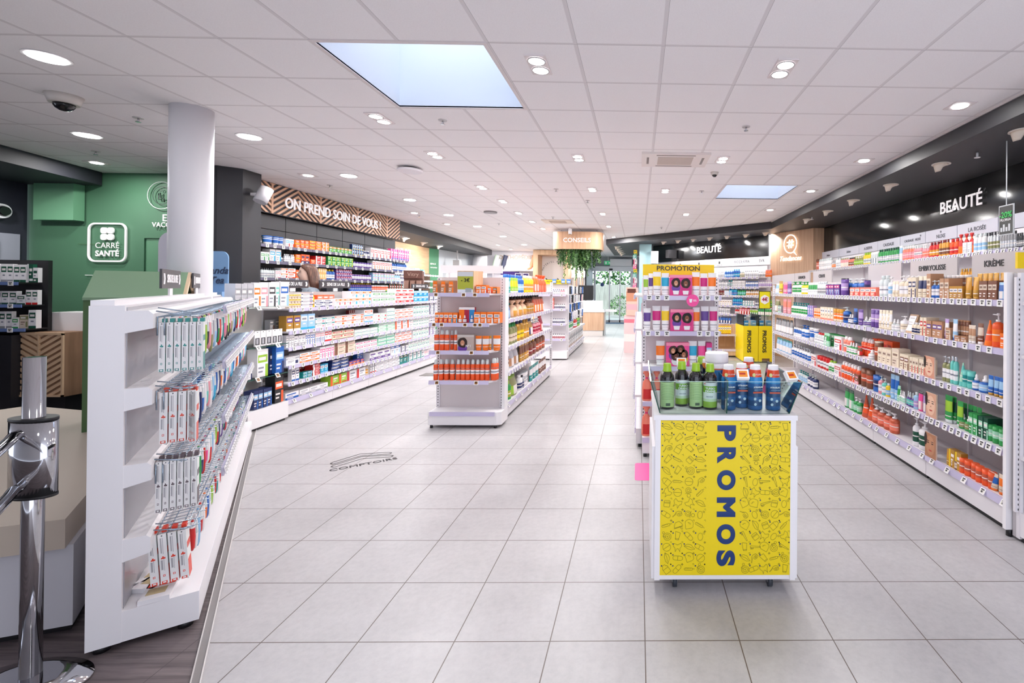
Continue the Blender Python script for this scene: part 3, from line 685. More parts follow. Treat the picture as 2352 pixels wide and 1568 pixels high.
# diagonal beauty wall
fb = math.degrees(math.atan2(12.62 - 16.3, 3.54 - .54)); FBW = Place(.54, 16.3, fb)
t = empty('black_sign_band', FBW.w(0, -.06), FBW.t, 'black band with white beauty lettering on the diagonal wall behind the promotion display', 'sign')
MB().box(0, 0, 2.62, 4.7, .05, SZ - .003, M('121214', .12)).build('band', t)
sign_text(FBW, 'BEAUTÉ', 1601, 1656, 575.5, 571.5, LET, -.09, parent=t, bold=.014, ext=.03)
ks = [FBW.meas(x, 600, -.05)[0] for x in (1543, 1584, 1629, 1678, 1731, 1770)]
for i, nme in enumerate(['', '', '', 'BIODERMA', 'SVR']):
    L = ks[i + 1] - ks[i]; o = gridbox(L - .012, .02, .22, WHITE, x0=0).build('brand_sign', None, FBW.w(ks[i], -.05, 2.39), FBW.t)
    tag(o, f'{ORD[i + 1]} white brand sign from the left on the diagonal wall' + (f', reading {nme}' if nme else ''), 'sign', 'brand signs on the diagonal wall')
    if nme: put('lettering', text_mesh(nme, .11, .001, .001, mat=M('5A5C66')), o, (L / 2, -.012, .11))
    else: put('emblem', MB().box(-.03, 0, 0, .03, .002, .07, M('2A2A30')).mesh('emblem'), o, (L / 2, -.013, .08)); put('lettering', text_mesh('LABORATOIRE', .035, 0, .001, mat=M('5A5C66')), o, (L / 2, -.012, .04))
# wooden trend panel
TP = Place(3.49, 12.43, math.degrees(math.atan2(-1.29, .65)))
t = empty('trend_panel', (0, 0, 0), 0, 'tall oak panel with a lit hashtag speech bubble and handwriting', 'wall panel')
MB().prism([(3.49, 12.43), (4.14, 11.14), (4.44, 11.14), (4.44, 12.6), (3.62, 12.6)], 0, SZ - .003, WOODV).build('panel', t)
NEON = M('FFEEDC', .5, 0, 2.2)
sx0, _, zc = TP.meas(1815, 560, -.03); rr = (TP.meas(1829, 560, -.03)[0] - TP.meas(1800, 560, -.03)[0]) / 2
th = [math.radians(a) for a in range(-55, 270, 13)]; rz_ = rr * 1.05
pts = [TP.w(sx0 + rr * math.cos(a), -.03, zc + rz_ * math.sin(a) * 1.0) for a in th]
pts += [TP.w(sx0 + .1 * rr, -.03, zc - rz_ * 1.02), TP.w(sx0 + .5 * rr, -.03, zc - rz_ * .92), TP.w(sx0 + 1.0 * rr, -.03, zc - rz_ * 1.3), pts[0]]
MB().tube(pts, .012, NEON).build('bubble_outline', t)
h = MB()
for q in (-.18, .22): h.tube([TP.w(sx0 + rr * (q - .08), -.03, zc - rr * .5), TP.w(sx0 + rr * (q + .08), -.03, zc + rr * .5)], .016, NEON)
for q in (-.2, .2): h.tube([TP.w(sx0 - rr * .5, -.03, zc + rr * q), TP.w(sx0 + rr * .5, -.03, zc + rr * (q + .03))], .016, NEON)
h.build('hash_symbol', t)
sign_text(TP, 'Tendances', 1792, 1841, 594, 593, NEON, -.03, parent=t, shear=.35, bold=0, ext=.02)
# green corner
def gtext(body, x0, x1, y, m=LET, **k): return sign_text(GN, body, x0, x1, y, y, m, -.015, label=k.pop('label'), **k)
GN = Place(-9, 7.13, 0)
t = empty('care_corner_sign', GN.w(0), 0, 'white outlined rounded square sign with clover on green wall', 'sign')
a, _, z1 = GN.meas(210, 512); c, _, z0 = GN.meas(297, 602)
def rrect(x0, z0, x1, z1, r, n=6):
    o = []
    for cx_, cz, s in ((x1 - r, z1 - r, 0), (x0 + r, z1 - r, 1), (x0 + r, z0 + r, 2), (x1 - r, z0 + r, 3)):
        o += [(cx_ + r * math.cos(PI / 2 * (s + i / n)), cz + r * math.sin(PI / 2 * (s + i / n))) for i in range(n + 1)]
    return o
po = rrect(a, z0, c, z1, .1); pi_ = rrect(a + .022, z0 + .022, c - .022, z1 - .022, .08); b = MB(); k = len(po)
b.v = [(p[0], -.02, p[1]) for p in po] + [(p[0], -.02, p[1]) for p in pi_] + [(p[0], 0, p[1]) for p in po] + [(p[0], 0, p[1]) for p in pi_]
for i in range(k): j = (i + 1) % k; b.idx((i, j, k + j, k + i), LET); b.idx((2 * k + i, 2 * k + j, j, i), LET); b.idx((k + i, k + j, 3 * k + j, 3 * k + i), LET)
b.build('outline', t)
cxm = (a + c) / 2; zt = z0 + (z1 - z0) * .72; b = MB(); e = .045
for sx_, sz_ in ((-1, -1), (1, -1), (1, 1), (-1, 1)): b.prism([(cxm + sx_ * (e + .003) + p[0], zt + sz_ * (e + .003) + p[1]) for p in rrect(-e, -e, e, e, .032)], -.02, 0, LET, 'y')
b.build('clover', t)
text('CARRÉ', .115, t, (cxm, -.012, z0 + .24), LET, bold=0); text('SANTÉ', .115, t, (cxm, -.012, z0 + .12), LET, bold=.004)
gtext('ES', 374, 394, 501, label='white letters ES half hidden by the column'); gtext('VACC', 349, 391, 516.5, label='white letters VACC half hidden by the column', bold=.012)
cx_, _, cz_ = GN.meas(378, 450); t = empty('seated_person_sign', (GN.w(cx_, 0, cz_)), 0, 'round clear disc with seated figure symbol beside the column', 'sign')
ring = lambda r, y: [(r * math.cos(2 * PI * j / 32), y, r * math.sin(2 * PI * j / 32)) for j in range(32)]
MB().rings([ring(.205, -.02), ring(.205, -.012), ring(.197, -.012), ring(.197, -.02), ring(.205, -.02)], M('DDE6E0', .1), cap=False).build('disc_rim', t)
MB().rings([ring(.135, -.012), ring(.125, -.012)], M('2A3A34'), cap=False).build('circle', t)
h = MB(); h.tube([(-.02, -.014, .04), (-.02, -.014, -.04), (.035, -.014, -.045), (.04, -.014, -.1)], .007, M('2A3A34')); h.tube([(-.045, -.014, .03), (-.045, -.014, -.06), (0, -.014, -.065)], .007, M('2A3A34')); h.cyl(0, 0, 0, .001, .001, M('2A3A34'), 6); h.rings([[(-.01 + q * .022 * math.cos(2 * PI * j / 14), -.014, .075 + q * .022 * math.sin(2 * PI * j / 14)) for j in range(14)] for q in (1, .6)], M('2A3A34'), cap=False); h.build('seated_figure', t)
a, _, z1 = GN.meas(335, 540); b = MB(); DRM = M('5C8A6C', .45)
o = struct('door_2', MB().box(a + .05, -.02, 0, a + .75, .0, z1 - .05, M('5F9070', .45)), GN.w(0, 0)); f = MB()
f.box(a, -.04, 0, a + .05, 0, z1, GREENW); f.box(a + .75, -.04, 0, a + .8, 0, z1, GREENW); f.box(a + .0501, -.04, z1 - .05, a + .7499, 0, z1, GREENW); f.build('door_frame', o)
x0, _, z1 = GN.meas(77, 420, -.14); x1, _, z0 = GN.meas(168, 505, -.14)
b = MB().box(0, -.14, 0, x1 - x0, 0, z1 - z0, M('6FA582', .5)); tag(b.build('wall_box', None, GN.w(x0, 0, z0)), 'pale green boxed duct high on the green wall', 'duct')
t = empty('tiny_sign', GN.w(*[GN.meas(228, 632)[0], 0, GN.meas(228, 632)[2]]), 0, 'small white round icon on a line, low on the green wall', 'sign')
MB().rings([ring(.042, -.01), ring(.042, 0)], LET).build('icon', t); MB().box(-.17, -.006, -.003, -.04, 0, .003, LET).build('line', t)
MB().box(-.28, -.003, -.0025, .28, .0, .0025, GREEND).build('seam', t, (.0, 0, .46))
# camera on the far-left dark wall and the screen niche
t = empty('wall_camera', (-8.98, 6.75, 2.72), PI / 2, 'round white security camera on the dark far left wall', 'security camera')
MB().rings([ring(.1, -.09), ring(.115, 0)], M('E6E6EA', .3)).build('housing', t); MB().rings([ring(.06, -.13), ring(.075, -.09)], M('101014', .1)).build('lens', t)
# ceiling loudspeaker over the chevron sign, wall loudspeakers
t = empty('loudspeaker', (-5.45, 6.95, 3.03), 0, 'white cylinder loudspeaker at the left end of the chevron sign', 'loudspeaker')
b = MB(); b.rings([[(.085 * math.cos(2 * PI * j / 24), y, .085 * math.sin(2 * PI * j / 24)) for j in range(24)] for y in (-.13, .1)], M('DAD8DC', .4)); o = b.build('body', t); o.rotation_euler = (math.radians(70), .25, .3)
MB().box(-.19, -.02, -.02, -.04, .02, .02, WHITE).build('bracket', t)
t = empty('loudspeaker', (-6.95, 18.2, 2.6), 0, 'small white loudspeaker on the grey wall beyond the green strip', 'loudspeaker'); MB().box(-.12, -.1, -.2, .12, .1, .16, M('BCBCC2')).build('body', t); MB().box(-.02, -.0, .16, .02, .04, .525, M('BCBCC2')).build('bracket', t)
t = empty('loudspeaker', (.52, 15.5, 2.75), 0, 'white loudspeaker beside the teal pier', 'loudspeaker'); MB().box(-.12, -.1, -.2, .12, .1, .2, WHITE).build('body', t)
t = empty('loudspeaker', (1.05, 15.3, 2.85), .5, 'black loudspeaker left of the beauty lettering on the diagonal wall', 'loudspeaker'); MB().box(-.15, -.1, -.13, .15, .1, .13, DARK).build('body', t)
# naturel / espace lettering, back wall lettering
NW = Place(-7.5, 12.0, 90 + math.degrees(math.atan2(.12, 5.3)))
sign_text(NW, 'NATUREL', 905, 945, 573, 583, LET, -.04, label='white lettering ending in TUREL on the oak wall', bold=.012)
EG = Place(-7.62, 17.3, math.degrees(math.atan2(.45, .16)))
BKW = Place(-7.6, 21.2, 0)
sign_text(EG, 'ESPACE', 988.5, 1001, 606, 606, LET, -.01, label='tiny white ESPACE lettering on the green wall strip'); sign_text(EG, 'ORTHOPÉDIE', 988.5, 1004, 614.5, 614.5, LET, -.01, label='tiny white ORTHOPÉDIE lettering on the green wall strip')
sign_text(BKW, 'ORTHOPÉDIE', 1146, 1222, 591, 591, M('C9B8A8'), -.03, label='beige ORTHOPÉDIE lettering on the white back wall', bold=.012)

# ================================================================ shelving and goods
TOPS = [.925 - .35, .925, 1.27, 1.632]
CATS.update(medicine_box='box', toothpaste_box='box', cream_box='box', serum_box='box', soap_box='box', palette_box='box', vitamin_box='box', tablet_box='box', bandage_box='box')
# ---- right gondola (front faces left), left end far away
RG = Place(2.60, 9.05, -90)
for i in range(6):
    bay(RG, 'shelving_bay', f'{["farthest", "second farthest", "third farthest", "third nearest", "second nearest", "nearest"][i]} white bay of the long right beauty gondola', i * .962, .962, .42, [.58, .925, 1.29, 1.637], 1.83, (.085, 3), .225, group='bays of the right beauty gondola', ts=1.2, slope=(0,), back=M('D6D0D2', .5))
t = empty('gondola_end_board', (2.56, 3.24, 0), 0, 'tall white end board at the near end of the right beauty gondola', 'panel')  # end panel of the gondola, kept as its own thing
MB().box(0, 0, .05, .075, .03, 1.835, WHITE).build('panel', t); MB().cyl(.04, .02, 0, .05, .02, DARK, 10).build('foot', t)
t = perf(1.6).build('end_upright', None, (2.62, 9.1, .2)); tag(t, 'slotted white upright at the far end of the right beauty gondola', 'upright')
# end display at the right frame edge
EC = Place(2.60, 2.94, 0)
u = bay(EC, 'end_display', 'white end display cut by the right frame edge', 0, .9, .26, [.58, .925, 1.27, 1.632], 1.83, (.2, 3), .2, ts=1.2)
for x in (.0, .88): perf(1.6).build('upright_post', u, (x, .25, .2))
t = empty('promotion_header', (2.585, 3.18, 1.86), 0, 'yellow header board at the right frame edge', 'sign'); MB().box(0, 0, 0, .9, .02, .11, M('F0CC00')).build('board', t)
# grey headers on the right gondola
for (a, c, nme, lb) in ((1775, 1826, '', 'grey header board at the far end of the right gondola'), (1827, 1861, 'GARANCIA', 'small grey header board beside the farthest one, faint lettering'), (1869, 1912, 'CERAVE', 'light header board reading CERAVE on the right gondola'), (1996, 2072, '', 'blank grey header board behind the white pump bottles'), (2093, 2201, 'EMBRYOLISSE', 'grey header board reading EMBRYOLISSE'), (2235, 2400, 'KRÈME', 'grey header board reading KRÈME')):
    x0 = RG.meas(a, 610, .44)[0]; x1 = RG.meas(c, 610, .44)[0]
    t = empty('header_board', RG.w(x0, .43, 1.83), RG.t, lb, 'sign', 'header boards on the right gondola')
    MB().box(0, 0, 0, x1 - x0, .02, .2, M('C4BEC0', .5)).build('board', t)
    if nme: text(nme, min(.075, (x1 - x0) * .7 / len(nme) / .6), t, ((x1 - x0) * (.5 if nme != 'KRÈME' else .35), -.004, .11), M('2A2A30'), bold=.0012)
A5 = (1740, 620, 5.227); B4 = (1980, 520, 4.126); C4 = (1980, 860, 3.919); D5 = (1760, 840, 5.2275)
P1, P2, P3, P4, P5 = ['top shelf, right gondola', 'second shelf, right gondola', 'middle shelf, right gondola', 'fourth shelf, right gondola', 'bottom shelf, right gondola']
stock(RG, 1.637, P1, A5, '195 235 1 v 120 sky,white;240 285 1 t 150 gold,yellow;287 335 1 t 135 rose,pink;340 390 1 t 150 lilac,purple;395 500 2 p 150 white,green,green;505 580 2 p 150 yellow,white,green;585 705 5 t 145 white,green,white;706 805 4 o 160 clear,grey,silver;806 850 2 o 130 green,white,darkgreen;815 975 5 b 130 purple,magenta,sky n=cream_box;976 1030 1 c 205 purple,lilac,black;1032 1262 3 p 205 blue,navy,clear off=.09;1262 1300 1 c 190 purple,navy off=.1;1100 1420 5 a 105 salmon,white,red n=palette_box')
stock(RG, 1.637, P1, B4, '140 222 2 o 200 clear,white,clear;225 262 1 p 190 white,sky,white;268 325 2 t 150 cream,white,cream;330 425 2 p 205 cream,white,white r=2;430 505 2 a 190 cream,navy n=serum_box;510 598 2 t 205 cream,navy,cream;601 640 1 a 230 tan,cream n=cream_box;642 720 2 p 170 blue,white,clear;725 812 2 a 190 tan,beige n=cream_box;745 1000 6 w 220 brown,tan,white off=.13;816 950 3 a 120 gold,white,tan n=tester_box;955 1075 2 t 210 gold,amber,gold;1060 1335 5 t 250 gold,amber,gold off=.12;1095 1270 4 a 180 brown,beige,brown n=cream_box;1275 1345 1 v 170 blue,sky')
stock(RG, 1.29, P2, A5, '190 235 1 v 150 khaki,beige;240 285 2 b 80 grey,mint;290 385 2 t 175 rose,salmon,rose;395 590 7 p 150 white,green,teal;592 662 3 b 140 lilac,blue;665 742 3 j 120 peach,orange,peach;745 900 5 b 150 cream,white,salmon;902 1000 3 j 150 cream,orange,amber;1005 1068 1 p 190 blue,navy,clear;1070 1125 2 d 110 navy,white,white;1130 1176 1 t 190 blue,navy,navy;1180 1240 1 t 190 purple,lilac,purple;1245 1330 2 d 110 clear,purple,white;1335 1435 2 c 220 purple,lilac;1440 1568 4 o 200 cream,white,cream')
stock(RG, 1.29, P2, B4, '145 262 4 t 180 cream,white,cream;265 330 2 d 110 clear,white,white;335 390 1 p 150 white,cream,white;455 542 3 o 110 cream,navy,white;545 603 2 a 170 cream,red n=serum_box;606 755 3 a 150 tan,purple,tan n=serum_box;760 800 1 t 190 lilac,white,purple;785 835 1 a 110 tan,beige n=cream_box;840 885 1 t 200 sky,white,blue;888 1000 4 c 195 brown,tan off=.05;872 980 2 a 50 tan,brown,beige n=soap_box;985 1060 2 t 170 beige,tan,white;1068 1122 1 t 200 brown,beige,white;1125 1200 1 n 240 orange,redorange,orange;1205 1285 1 p 320 redorange,orange,white;1288 1360 1 o 240 redorange,orange,white off=.09;1298 1355 1 a 140 orange,redorange n=cream_box', bigpx=40)
stock(RG, .925, P3, A5, '205 400 6 v 165 grey,white,charcoal;420 510 4 t 110 white,blue,white;512 592 2 p 165 white,blue,blue;600 700 2 w 160 white,blue,white;672 820 5 o 130 clear,white,red;780 850 3 t 150 mint,green,mint;850 1065 6 b 150 green,mint,darkgreen off=.08 n=cream_box;915 1008 1 a 150 white,red n=tester_box;1010 1095 2 s 180 salmon,white,white;1060 1170 4 d 130 green,white,white;1178 1230 1 v 110 brown,red;1232 1365 4 s 210 redorange,red,white off=.07;1312 1368 1 d 110 clear,white,white;1378 1440 1 c 230 brown,terracotta,beige;1442 1568 2 a 150 cream,beige n=cream_box')
stock(RG, .925, P3, B4, '150 275 3 a 140 cream,beige n=cream_box;280 348 1 a 170 beige,cream n=cream_box;100 290 4 b 180 redorange,red,brown off=.14;350 440 2 a 140 cream,brown n=cream_box;375 448 1 j 90 cream,beige,cream;450 590 5 a 140 cream,beige,red n=serum_box;745 820 2 p 240 khaki,white,silver;824 888 2 o 260 aqua,white,silver;895 948 1 n 220 aqua,mint,mint;925 1028 2 c 160 aqua,teal,aqua;1020 1075 1 d 150 blue,white,white;1078 1168 1 d 160 blue,sky,white;1175 1385 4 t 190 blue,sky,gold', bigpx=40)
stock(RG, .58, P4, A5, '215 390 5 v 150 sky,white,teal;400 620 7 p 150 white,blue,silver;640 700 1 a 125 white,red n=tester_box;705 845 4 j 140 red,white,red;842 910 2 o 140 white,green,lime;915 998 1 a 130 white,red n=tester_box;992 1205 6 s 200 redorange,white,white;1128 1215 2 b 110 brown,rose;1225 1345 2 c 215 brown,terracotta,brown;1358 1436 1 c 190 blue,navy,blue')
stock(RG, .58, P4, C4, '135 165 1 p 160 rose,white,clear;168 200 1 p 150 aqua,white,clear;202 232 1 o 120 yellow,sky,clear;236 312 2 t 220 sky,blue,sky;300 330 1 t 140 mint,green,mint;325 380 3 d 110 white,mint,white;388 452 3 d 130 purple,aqua,clear;455 490 1 o 150 sky,lilac,clear;494 536 1 v 180 pink,rose,charcoal;540 582 1 v 180 lilac,purple,charcoal;724 792 1 t 245 green,lime,clear;798 838 1 t 240 green,darkgreen,clear off=.04;838 892 1 t 240 green,lime,clear;894 1058 4 t 230 green,darkgreen,clear off=.04;850 960 2 d 135 green,khaki,white;965 1040 2 a 185 green,mint n=cream_box;1046 1130 2 a 190 darkgreen,mint n=cream_box;1100 1335 4 c 150 green,mint,green', bigpx=36)
stock(RG, .225, P5, D5, '380 480 4 p 130 clear,sky,teal;482 580 3 p 150 navy,white,clear;930 1035 2 v 230 green,mint,darkgreen;1040 1112 2 p 180 green,mint,white;1120 1262 2 n 260 terracotta,redorange,redorange;1245 1535 4 p 220 terracotta,salmon,white;1735 1790 1 p 330 white,darkgreen,white;1795 1895 1 p 330 white,darkgreen,white', bigpx=34)
stock(RG, .225, P5, C4, '748 780 1 t 140 gold,amber,gold;780 892 2 b 160 gold,yellow,amber n=cream_box;788 862 2 d 130 brown,beige,white;864 1172 6 c 140 redorange,terracotta,redorange;1108 1200 1 t 150 beige,blue,orange;1212 1308 2 t 180 beige,orange,orange;1308 1352 1 t 230 beige,cream,orange', bigpx=34)
def face_card(pl, z, x0, x1, hp, s, ox, lab, skin, dark='2A1A14', y=.0, tilt=0, oy=700):
    a, da, _ = pl.meas(ox + x0 / s, d=y); c, db, _ = pl.meas(ox + x1 / s, d=y); W = c - a; H_ = hp / s * (da + db) / 2 / FPX
    t = empty('portrait_card', pl.w((a + c) / 2, y, z), pl.t + tilt, lab, 'advertising card')
    MB().box(-W / 2, 0, 0, W / 2, .012, H_, M('E4C6B4', .4)).build('card', t)
    b = MB(); S = M(skin, .5); D_ = M(dark, .5); L_ = M('B8463C', .5)
    el = lambda cx, cz, rx, rz, m, e: b.face([(cx + rx * math.cos(2 * PI * j / 18), -e, cz + rz * math.sin(2 * PI * j / 18)) for j in range(18)], m)
    b.face([(-W / 2, -.001, 0), (W / 2, -.001, 0), (W / 2, -.001, H_), (-W / 2, -.001, H_)], M(skin, .5))
    el(W * .0, H_ * .5, W * .4, H_ * .4, M('EBC2A6' if skin != 'B07A5A' else 'C08A68'), .002); el(-W * .43, H_ * .72, W * .13, H_ * .27, D_, .003)
    for q in (-.2, .2): el(W * q, H_ * .6, W * .11, H_ * .02, D_, .003); el(W * q, H_ * .68, W * .14, H_ * .013, D_, .003)
    el(W * .02, H_ * .46, W * .06, H_ * .035, M('C88E70'), .003); el(W * .02, H_ * .3, W * .15, H_ * .03, L_, .003)
    b.build('portrait_print', t); return t
face_card(RG, .925, 595, 687, 205, 4.126, 1980, 'close-up face card on the middle shelf, right gondola', 'D69A80', y=.0)
face_card(RG, .58, 580, 672, 220, 3.919, 1980, 'face with dark hair card on the fourth shelf, right gondola', 'D8A58A', y=.0)
face_card(RG, .225, 575, 672, 215, 3.919, 1980, 'smiling face card on the bottom shelf, right gondola', 'B07A5A', y=.0)
x = RG.meas(2079, 740)[0]; t = empty('framed_card', RG.w(x, .06, 1.292), RG.t, 'leaning wooden framed card on the second shelf, right gondola', 'sign', rot=None); t.rotation_euler = (-.35, 0, RG.t)
MB().box(-.07, 0, 0, .07, .02, .19, WOOD).build('frame', t); gridbox(.11, .004, .155, WHITE, [(.15, .85, .8, .88, GREYP), (.15, .7, .55, .6, GREYP), (.15, .8, .4, .45, GREYP)]).build('card', t, (0, -.004, .018))
# ---- wall shelf on the beauty wall
WS = Place(4.0, 11.05, -90)
for i, (x, L) in enumerate(((0, 2.0), (2.0, 2.0), (4.0, 2.0), (6.0, 2.0))):
    bay(WS, 'wall_shelving', f'{["far", "third nearest", "second nearest", "nearest"][i]} bay of white wall shelves below the brand signs', x, L, .36, [.8, 1.2, 1.78, 2.165], 2.43, (.09, 3), .2, group='wall shelves under the brand signs', back=M('EDEBEF', .5), slope=(3,), ts=1.2)
PW = 'wall shelf under brand signs'; E3 = (1740, 440, 3.408)
stock(WS, 2.165, PW, E3, '448 470 1 s 85 terracotta,salmon,brown;472 566 6 s 85 white,silver,clear;570 600 2 p 60 silver,orange,silver;602 640 2 o 80 white,silver;640 700 4 v 70 rose,cream,khaki;702 745 3 o 70 salmon,brown,charcoal;746 815 5 p 75 khaki,lime,olive;818 870 3 o 95 yellow,clear,lime;872 930 3 v 90 clear,white;935 1092 9 o 110 green,silver,darkgreen;1094 1120 1 v 120 sky,white;1122 1215 5 p 120 salmon,rose,clear;1215 1275 4 s 110 rose,white,clear;1277 1330 3 p 105 rose,salmon,clear;1332 1405 3 o 120 red,amber,darkred;1407 1485 4 o 130 amber,brown,darkred;1488 1555 2 o 130 redorange,red,red;1556 1675 3 g 160 red,orange,orange;1600 1668 2 a 90 white,silver n=soap_box;1672 1770 3 o 150 white,sky,clear;1772 1810 2 o 150 silver,grey,black off=.05;1785 1880 4 o 150 silver,khaki,charcoal;1882 2012 6 o 140 grey,silver,black;2012 2086 4 o 120 charcoal,grey,black', depth=.06)
stock(WS, 1.78, 'lower wall shelf under brand signs', E3, '1150 1200 3 o 60 brown,white,cream;1578 1690 6 o 130 amber,yellow,gold;820 870 3 o 60 redorange,white,silver')
t = empty('hanging_poster', (3.3, 3.72 + .52, 2.36), -1.2, 'black hanging poster with green lettering above the right gondola', 'poster')
a = Place(3.62, 9, -90); s0, _, z1 = a.meas(2301, 481); s1, _, z0 = a.meas(2335, 537); t.location = a.w(s0, 0, z0); t.rotation_euler = (0, 0, a.t); W_ = s1 - s0; H_ = z1 - z0 + .03
MB().box(0, 0, 0, W_, .01, H_, M('C8CCD0')).build('frame', t); MB().box(.012, -.003, .012, W_ - .012, 0, H_ - .012, M('1C2022', .3)).build('print', t)
text('-20%', .08, t, (W_ / 2, -.006, H_ * .66), M('4CD06A'), bold=.002); text('FILORGA', .034, t, (W_ / 2, -.006, H_ * .5), WHITE, bold=.001)
b = MB(); [b.box(W_ * q, -.005, H_ * .12, W_ * (q + .12), -.003, H_ * (.26 + .1 * (i % 2)), M('D8DCE0')) for i, q in enumerate((.15, .32, .5, .68))]; b.build('printed_jars', t)
MB().box(W_ / 2 - .004, .0, H_, W_ / 2 + .004, .006, SZ - z0, M('C8CCD0')).build('hanger', t)
# ---- diagonal wall shelves
n_ = Vector((math.sin(FBW.t), -math.cos(FBW.t))); FS = Place(.54 + n_.x * .4, 16.3 + n_.y * .4, fb)
FZ = [.75, 1.03, 1.27, 1.55, 1.78, 2.05]
for i in range(3): bay(FS, 'wall_shelving', f'{["left", "middle", "right"][i]} bay of white shelves on the diagonal beauty wall', i * 1.56, 1.56, .34, FZ, 2.36, (.12, 3), .25, group='shelves on the diagonal wall', back=M('E6E6EC', .5), ts=1.5)
F7 = (1440, 560, 3.733)
def fs(z, p, r): stock(FS, z, p, F7, r, depth=.07, bigpx=99)
fs(2.05, 'top shelf, diagonal wall', '775 828 4 p 50 white,silver;830 905 4 o 60 blue,sky;906 960 3 o 70 blue,cyan;962 1000 3 o 45 cream,khaki;1002 1120 7 o 55 white,silver,grey;1122 1180 4 o 45 white,grey;1182 1238 5 s 60 orange,redorange')
fs(1.78, 'second shelf, diagonal wall', '775 860 5 o 50 white,silver;862 900 2 s 60 silver,teal;902 1010 7 a 55 white,grey,silver;1012 1120 7 o 50 white,blue;1122 1238 7 p 60 white,lilac')
fs(1.55, 'third shelf, diagonal wall', '775 830 4 o 50 darkred,brown,white;832 900 4 a 40 white,sky;872 940 4 o 65 cyan,blue;942 1012 4 p 60 green,aqua,teal;1014 1130 6 o 45 white,amber;1132 1238 6 a 40 white,silver')
fs(1.27, 'fourth shelf, diagonal wall', '775 900 6 a 45 white,cream;902 985 5 o 70 cyan,blue;987 1090 5 b 45 white,teal;1092 1170 4 o 40 white,navy;1172 1238 4 o 60 lime,green')
fs(1.03, 'fifth shelf, diagonal wall', '775 880 6 p 75 white,silver;920 960 2 o 50 red,white;960 1050 4 v 60 rose,red;1052 1120 4 v 50 lime,green,white;1122 1238 6 v 70 green,white')
fs(.75, 'sixth shelf, diagonal wall', '775 890 5 v 55 blue,navy')
tag(bay(Place(1.55, 11.9, 0), 'low_display', 'low oak display with yellow boxes behind the promotion stand', 0, 1.0, .5, [.58], .8, (.2, 2), .2, body=WOOD, back=WOOD), group=None)
stock(Place(1.55, 11.9, 0), .58, 'low oak display', F7, '785 895 6 b 70 yellow,white,gold')
# ---- left medicine gondola (faces right)
LG = Place(-4.5, 6.15, 90)
LT = [.45, .67, .905, 1.115, 1.41]
for i in range(5):
    bay(LG, 'shelving_bay', f'{["nearest", "second nearest", "middle", "second farthest", "farthest"][i]} bay of the long left medicine gondola', i * .93, .93, .36, LT, 1.62, (.13, 3), .225, group='bays of the left medicine gondola', ts=1.2, slope=(0, 2), back=M('B4AFAC', .5))
G = (540, 620, 4.356)
def lg(z, p, r, nn='medicine_box'): stock(LG, z, p, G, r, bn=nn, depth=.08, bigpx=99, wf=.96)
lg(1.41, 'top shelf, medicine gondola', '545 660 4 b 140 beige,yellow,brown st=3;662 785 1 b 140 white,navy,rose st=4 d=.1;788 800 1 o 130 yellow,gold;800 975 2 b 70 white,navy,red st=2;825 1000 3 b 110 redorange,salmon,red off=.13;1008 1165 3 b 70 white,orange,red;1165 1362 3 b 135 white,orange,cyan st=2;1375 1605 3 b 110 white,green,silver st=2;1608 1790 3 b 135 white,red,salmon st=2;1793 1935 3 b 105 cyan,white,blue st=2;1938 2025 2 b 70 white,navy;1040 1160 5 o 60 silver,white off=.15;1380 1530 7 o 110 white,red,charcoal off=.2;1170 1370 10 o 140 lilac,navy,blue off=.2;1540 1690 7 c 120 green,red,yellow off=.2', 'toothpaste_box')
lg(1.115, 'second shelf, medicine gondola', '520 660 2 b 150 gold,purple,white;662 805 2 b 150 sky,white,cyan;810 1000 2 b 95 white,teal,rose st=2;1004 1290 3 b 90 white,redorange,orange st=2;868 1000 5 b 100 navy,silver off=.16;1144 1295 8 b 120 darkred,beige off=.16;1296 1386 1 b 120 white,redorange,cyan st=2;1387 1520 2 b 70 white,mint,red st=2;1522 1602 1 b 110 white,mint,teal st=3;1604 1780 3 b 90 white,salmon,red st=2;1784 1942 3 b 100 white,teal,mint st=2;1945 2025 2 b 150 white,navy st=4', 'cream_box')
lg(.905, 'third shelf, medicine gondola', '520 600 3 a 120 white,grey;605 712 3 b 100 white,silver,blue;715 805 4 a 110 white,blue;810 900 5 a 115 white,rose,blue;902 975 2 b 110 white,red;978 1195 2 b 80 cream,red,brown st=2;1200 1430 3 b 60 white,mint,teal st=2;1440 1602 2 b 110 mint,white,green st=3;1605 1780 3 b 80 white,redorange,rose st=2;1784 1942 3 b 110 white,teal,mint st=3;1945 2025 3 b 80 white,navy,lilac st=2', 'tablet_box')
lg(.67, 'fourth shelf, medicine gondola', '515 652 1 b 80 white,silver,navy;655 852 2 b 90 white,orange,rose st=2;854 1000 5 a 110 white,pink;1004 1210 2 b 120 cream,brown,rose st=3;1215 1430 3 b 75 white,magenta,silver st=2;1435 1602 2 b 100 mint,white,teal st=3;1605 1770 3 b 90 white,salmon,red st=2;1784 1942 3 b 100 white,teal,mint st=2;1945 2010 2 b 80 white,purple st=2', 'vitamin_box')
lg(.45, 'fifth shelf, medicine gondola', '580 650 2 b 120 white,navy,blue;690 780 2 b 60 teal,sky st=2;620 790 6 b 110 darkred,red off=.15;788 862 1 b 110 red,white st=4;865 940 2 b 90 cyan,white,sky;975 1148 2 b 100 navy,silver,blue st=3;1150 1300 4 b 45 purple,orange,pink;1225 1352 4 b 90 blue,silver off=.12;1355 1560 3 b 75 white,purple,silver;1565 1660 2 b 90 white,blue,sky;1665 1735 2 b 60 white,navy;1740 1950 5 b 90 white,teal,mint st=2', 'soap_box')
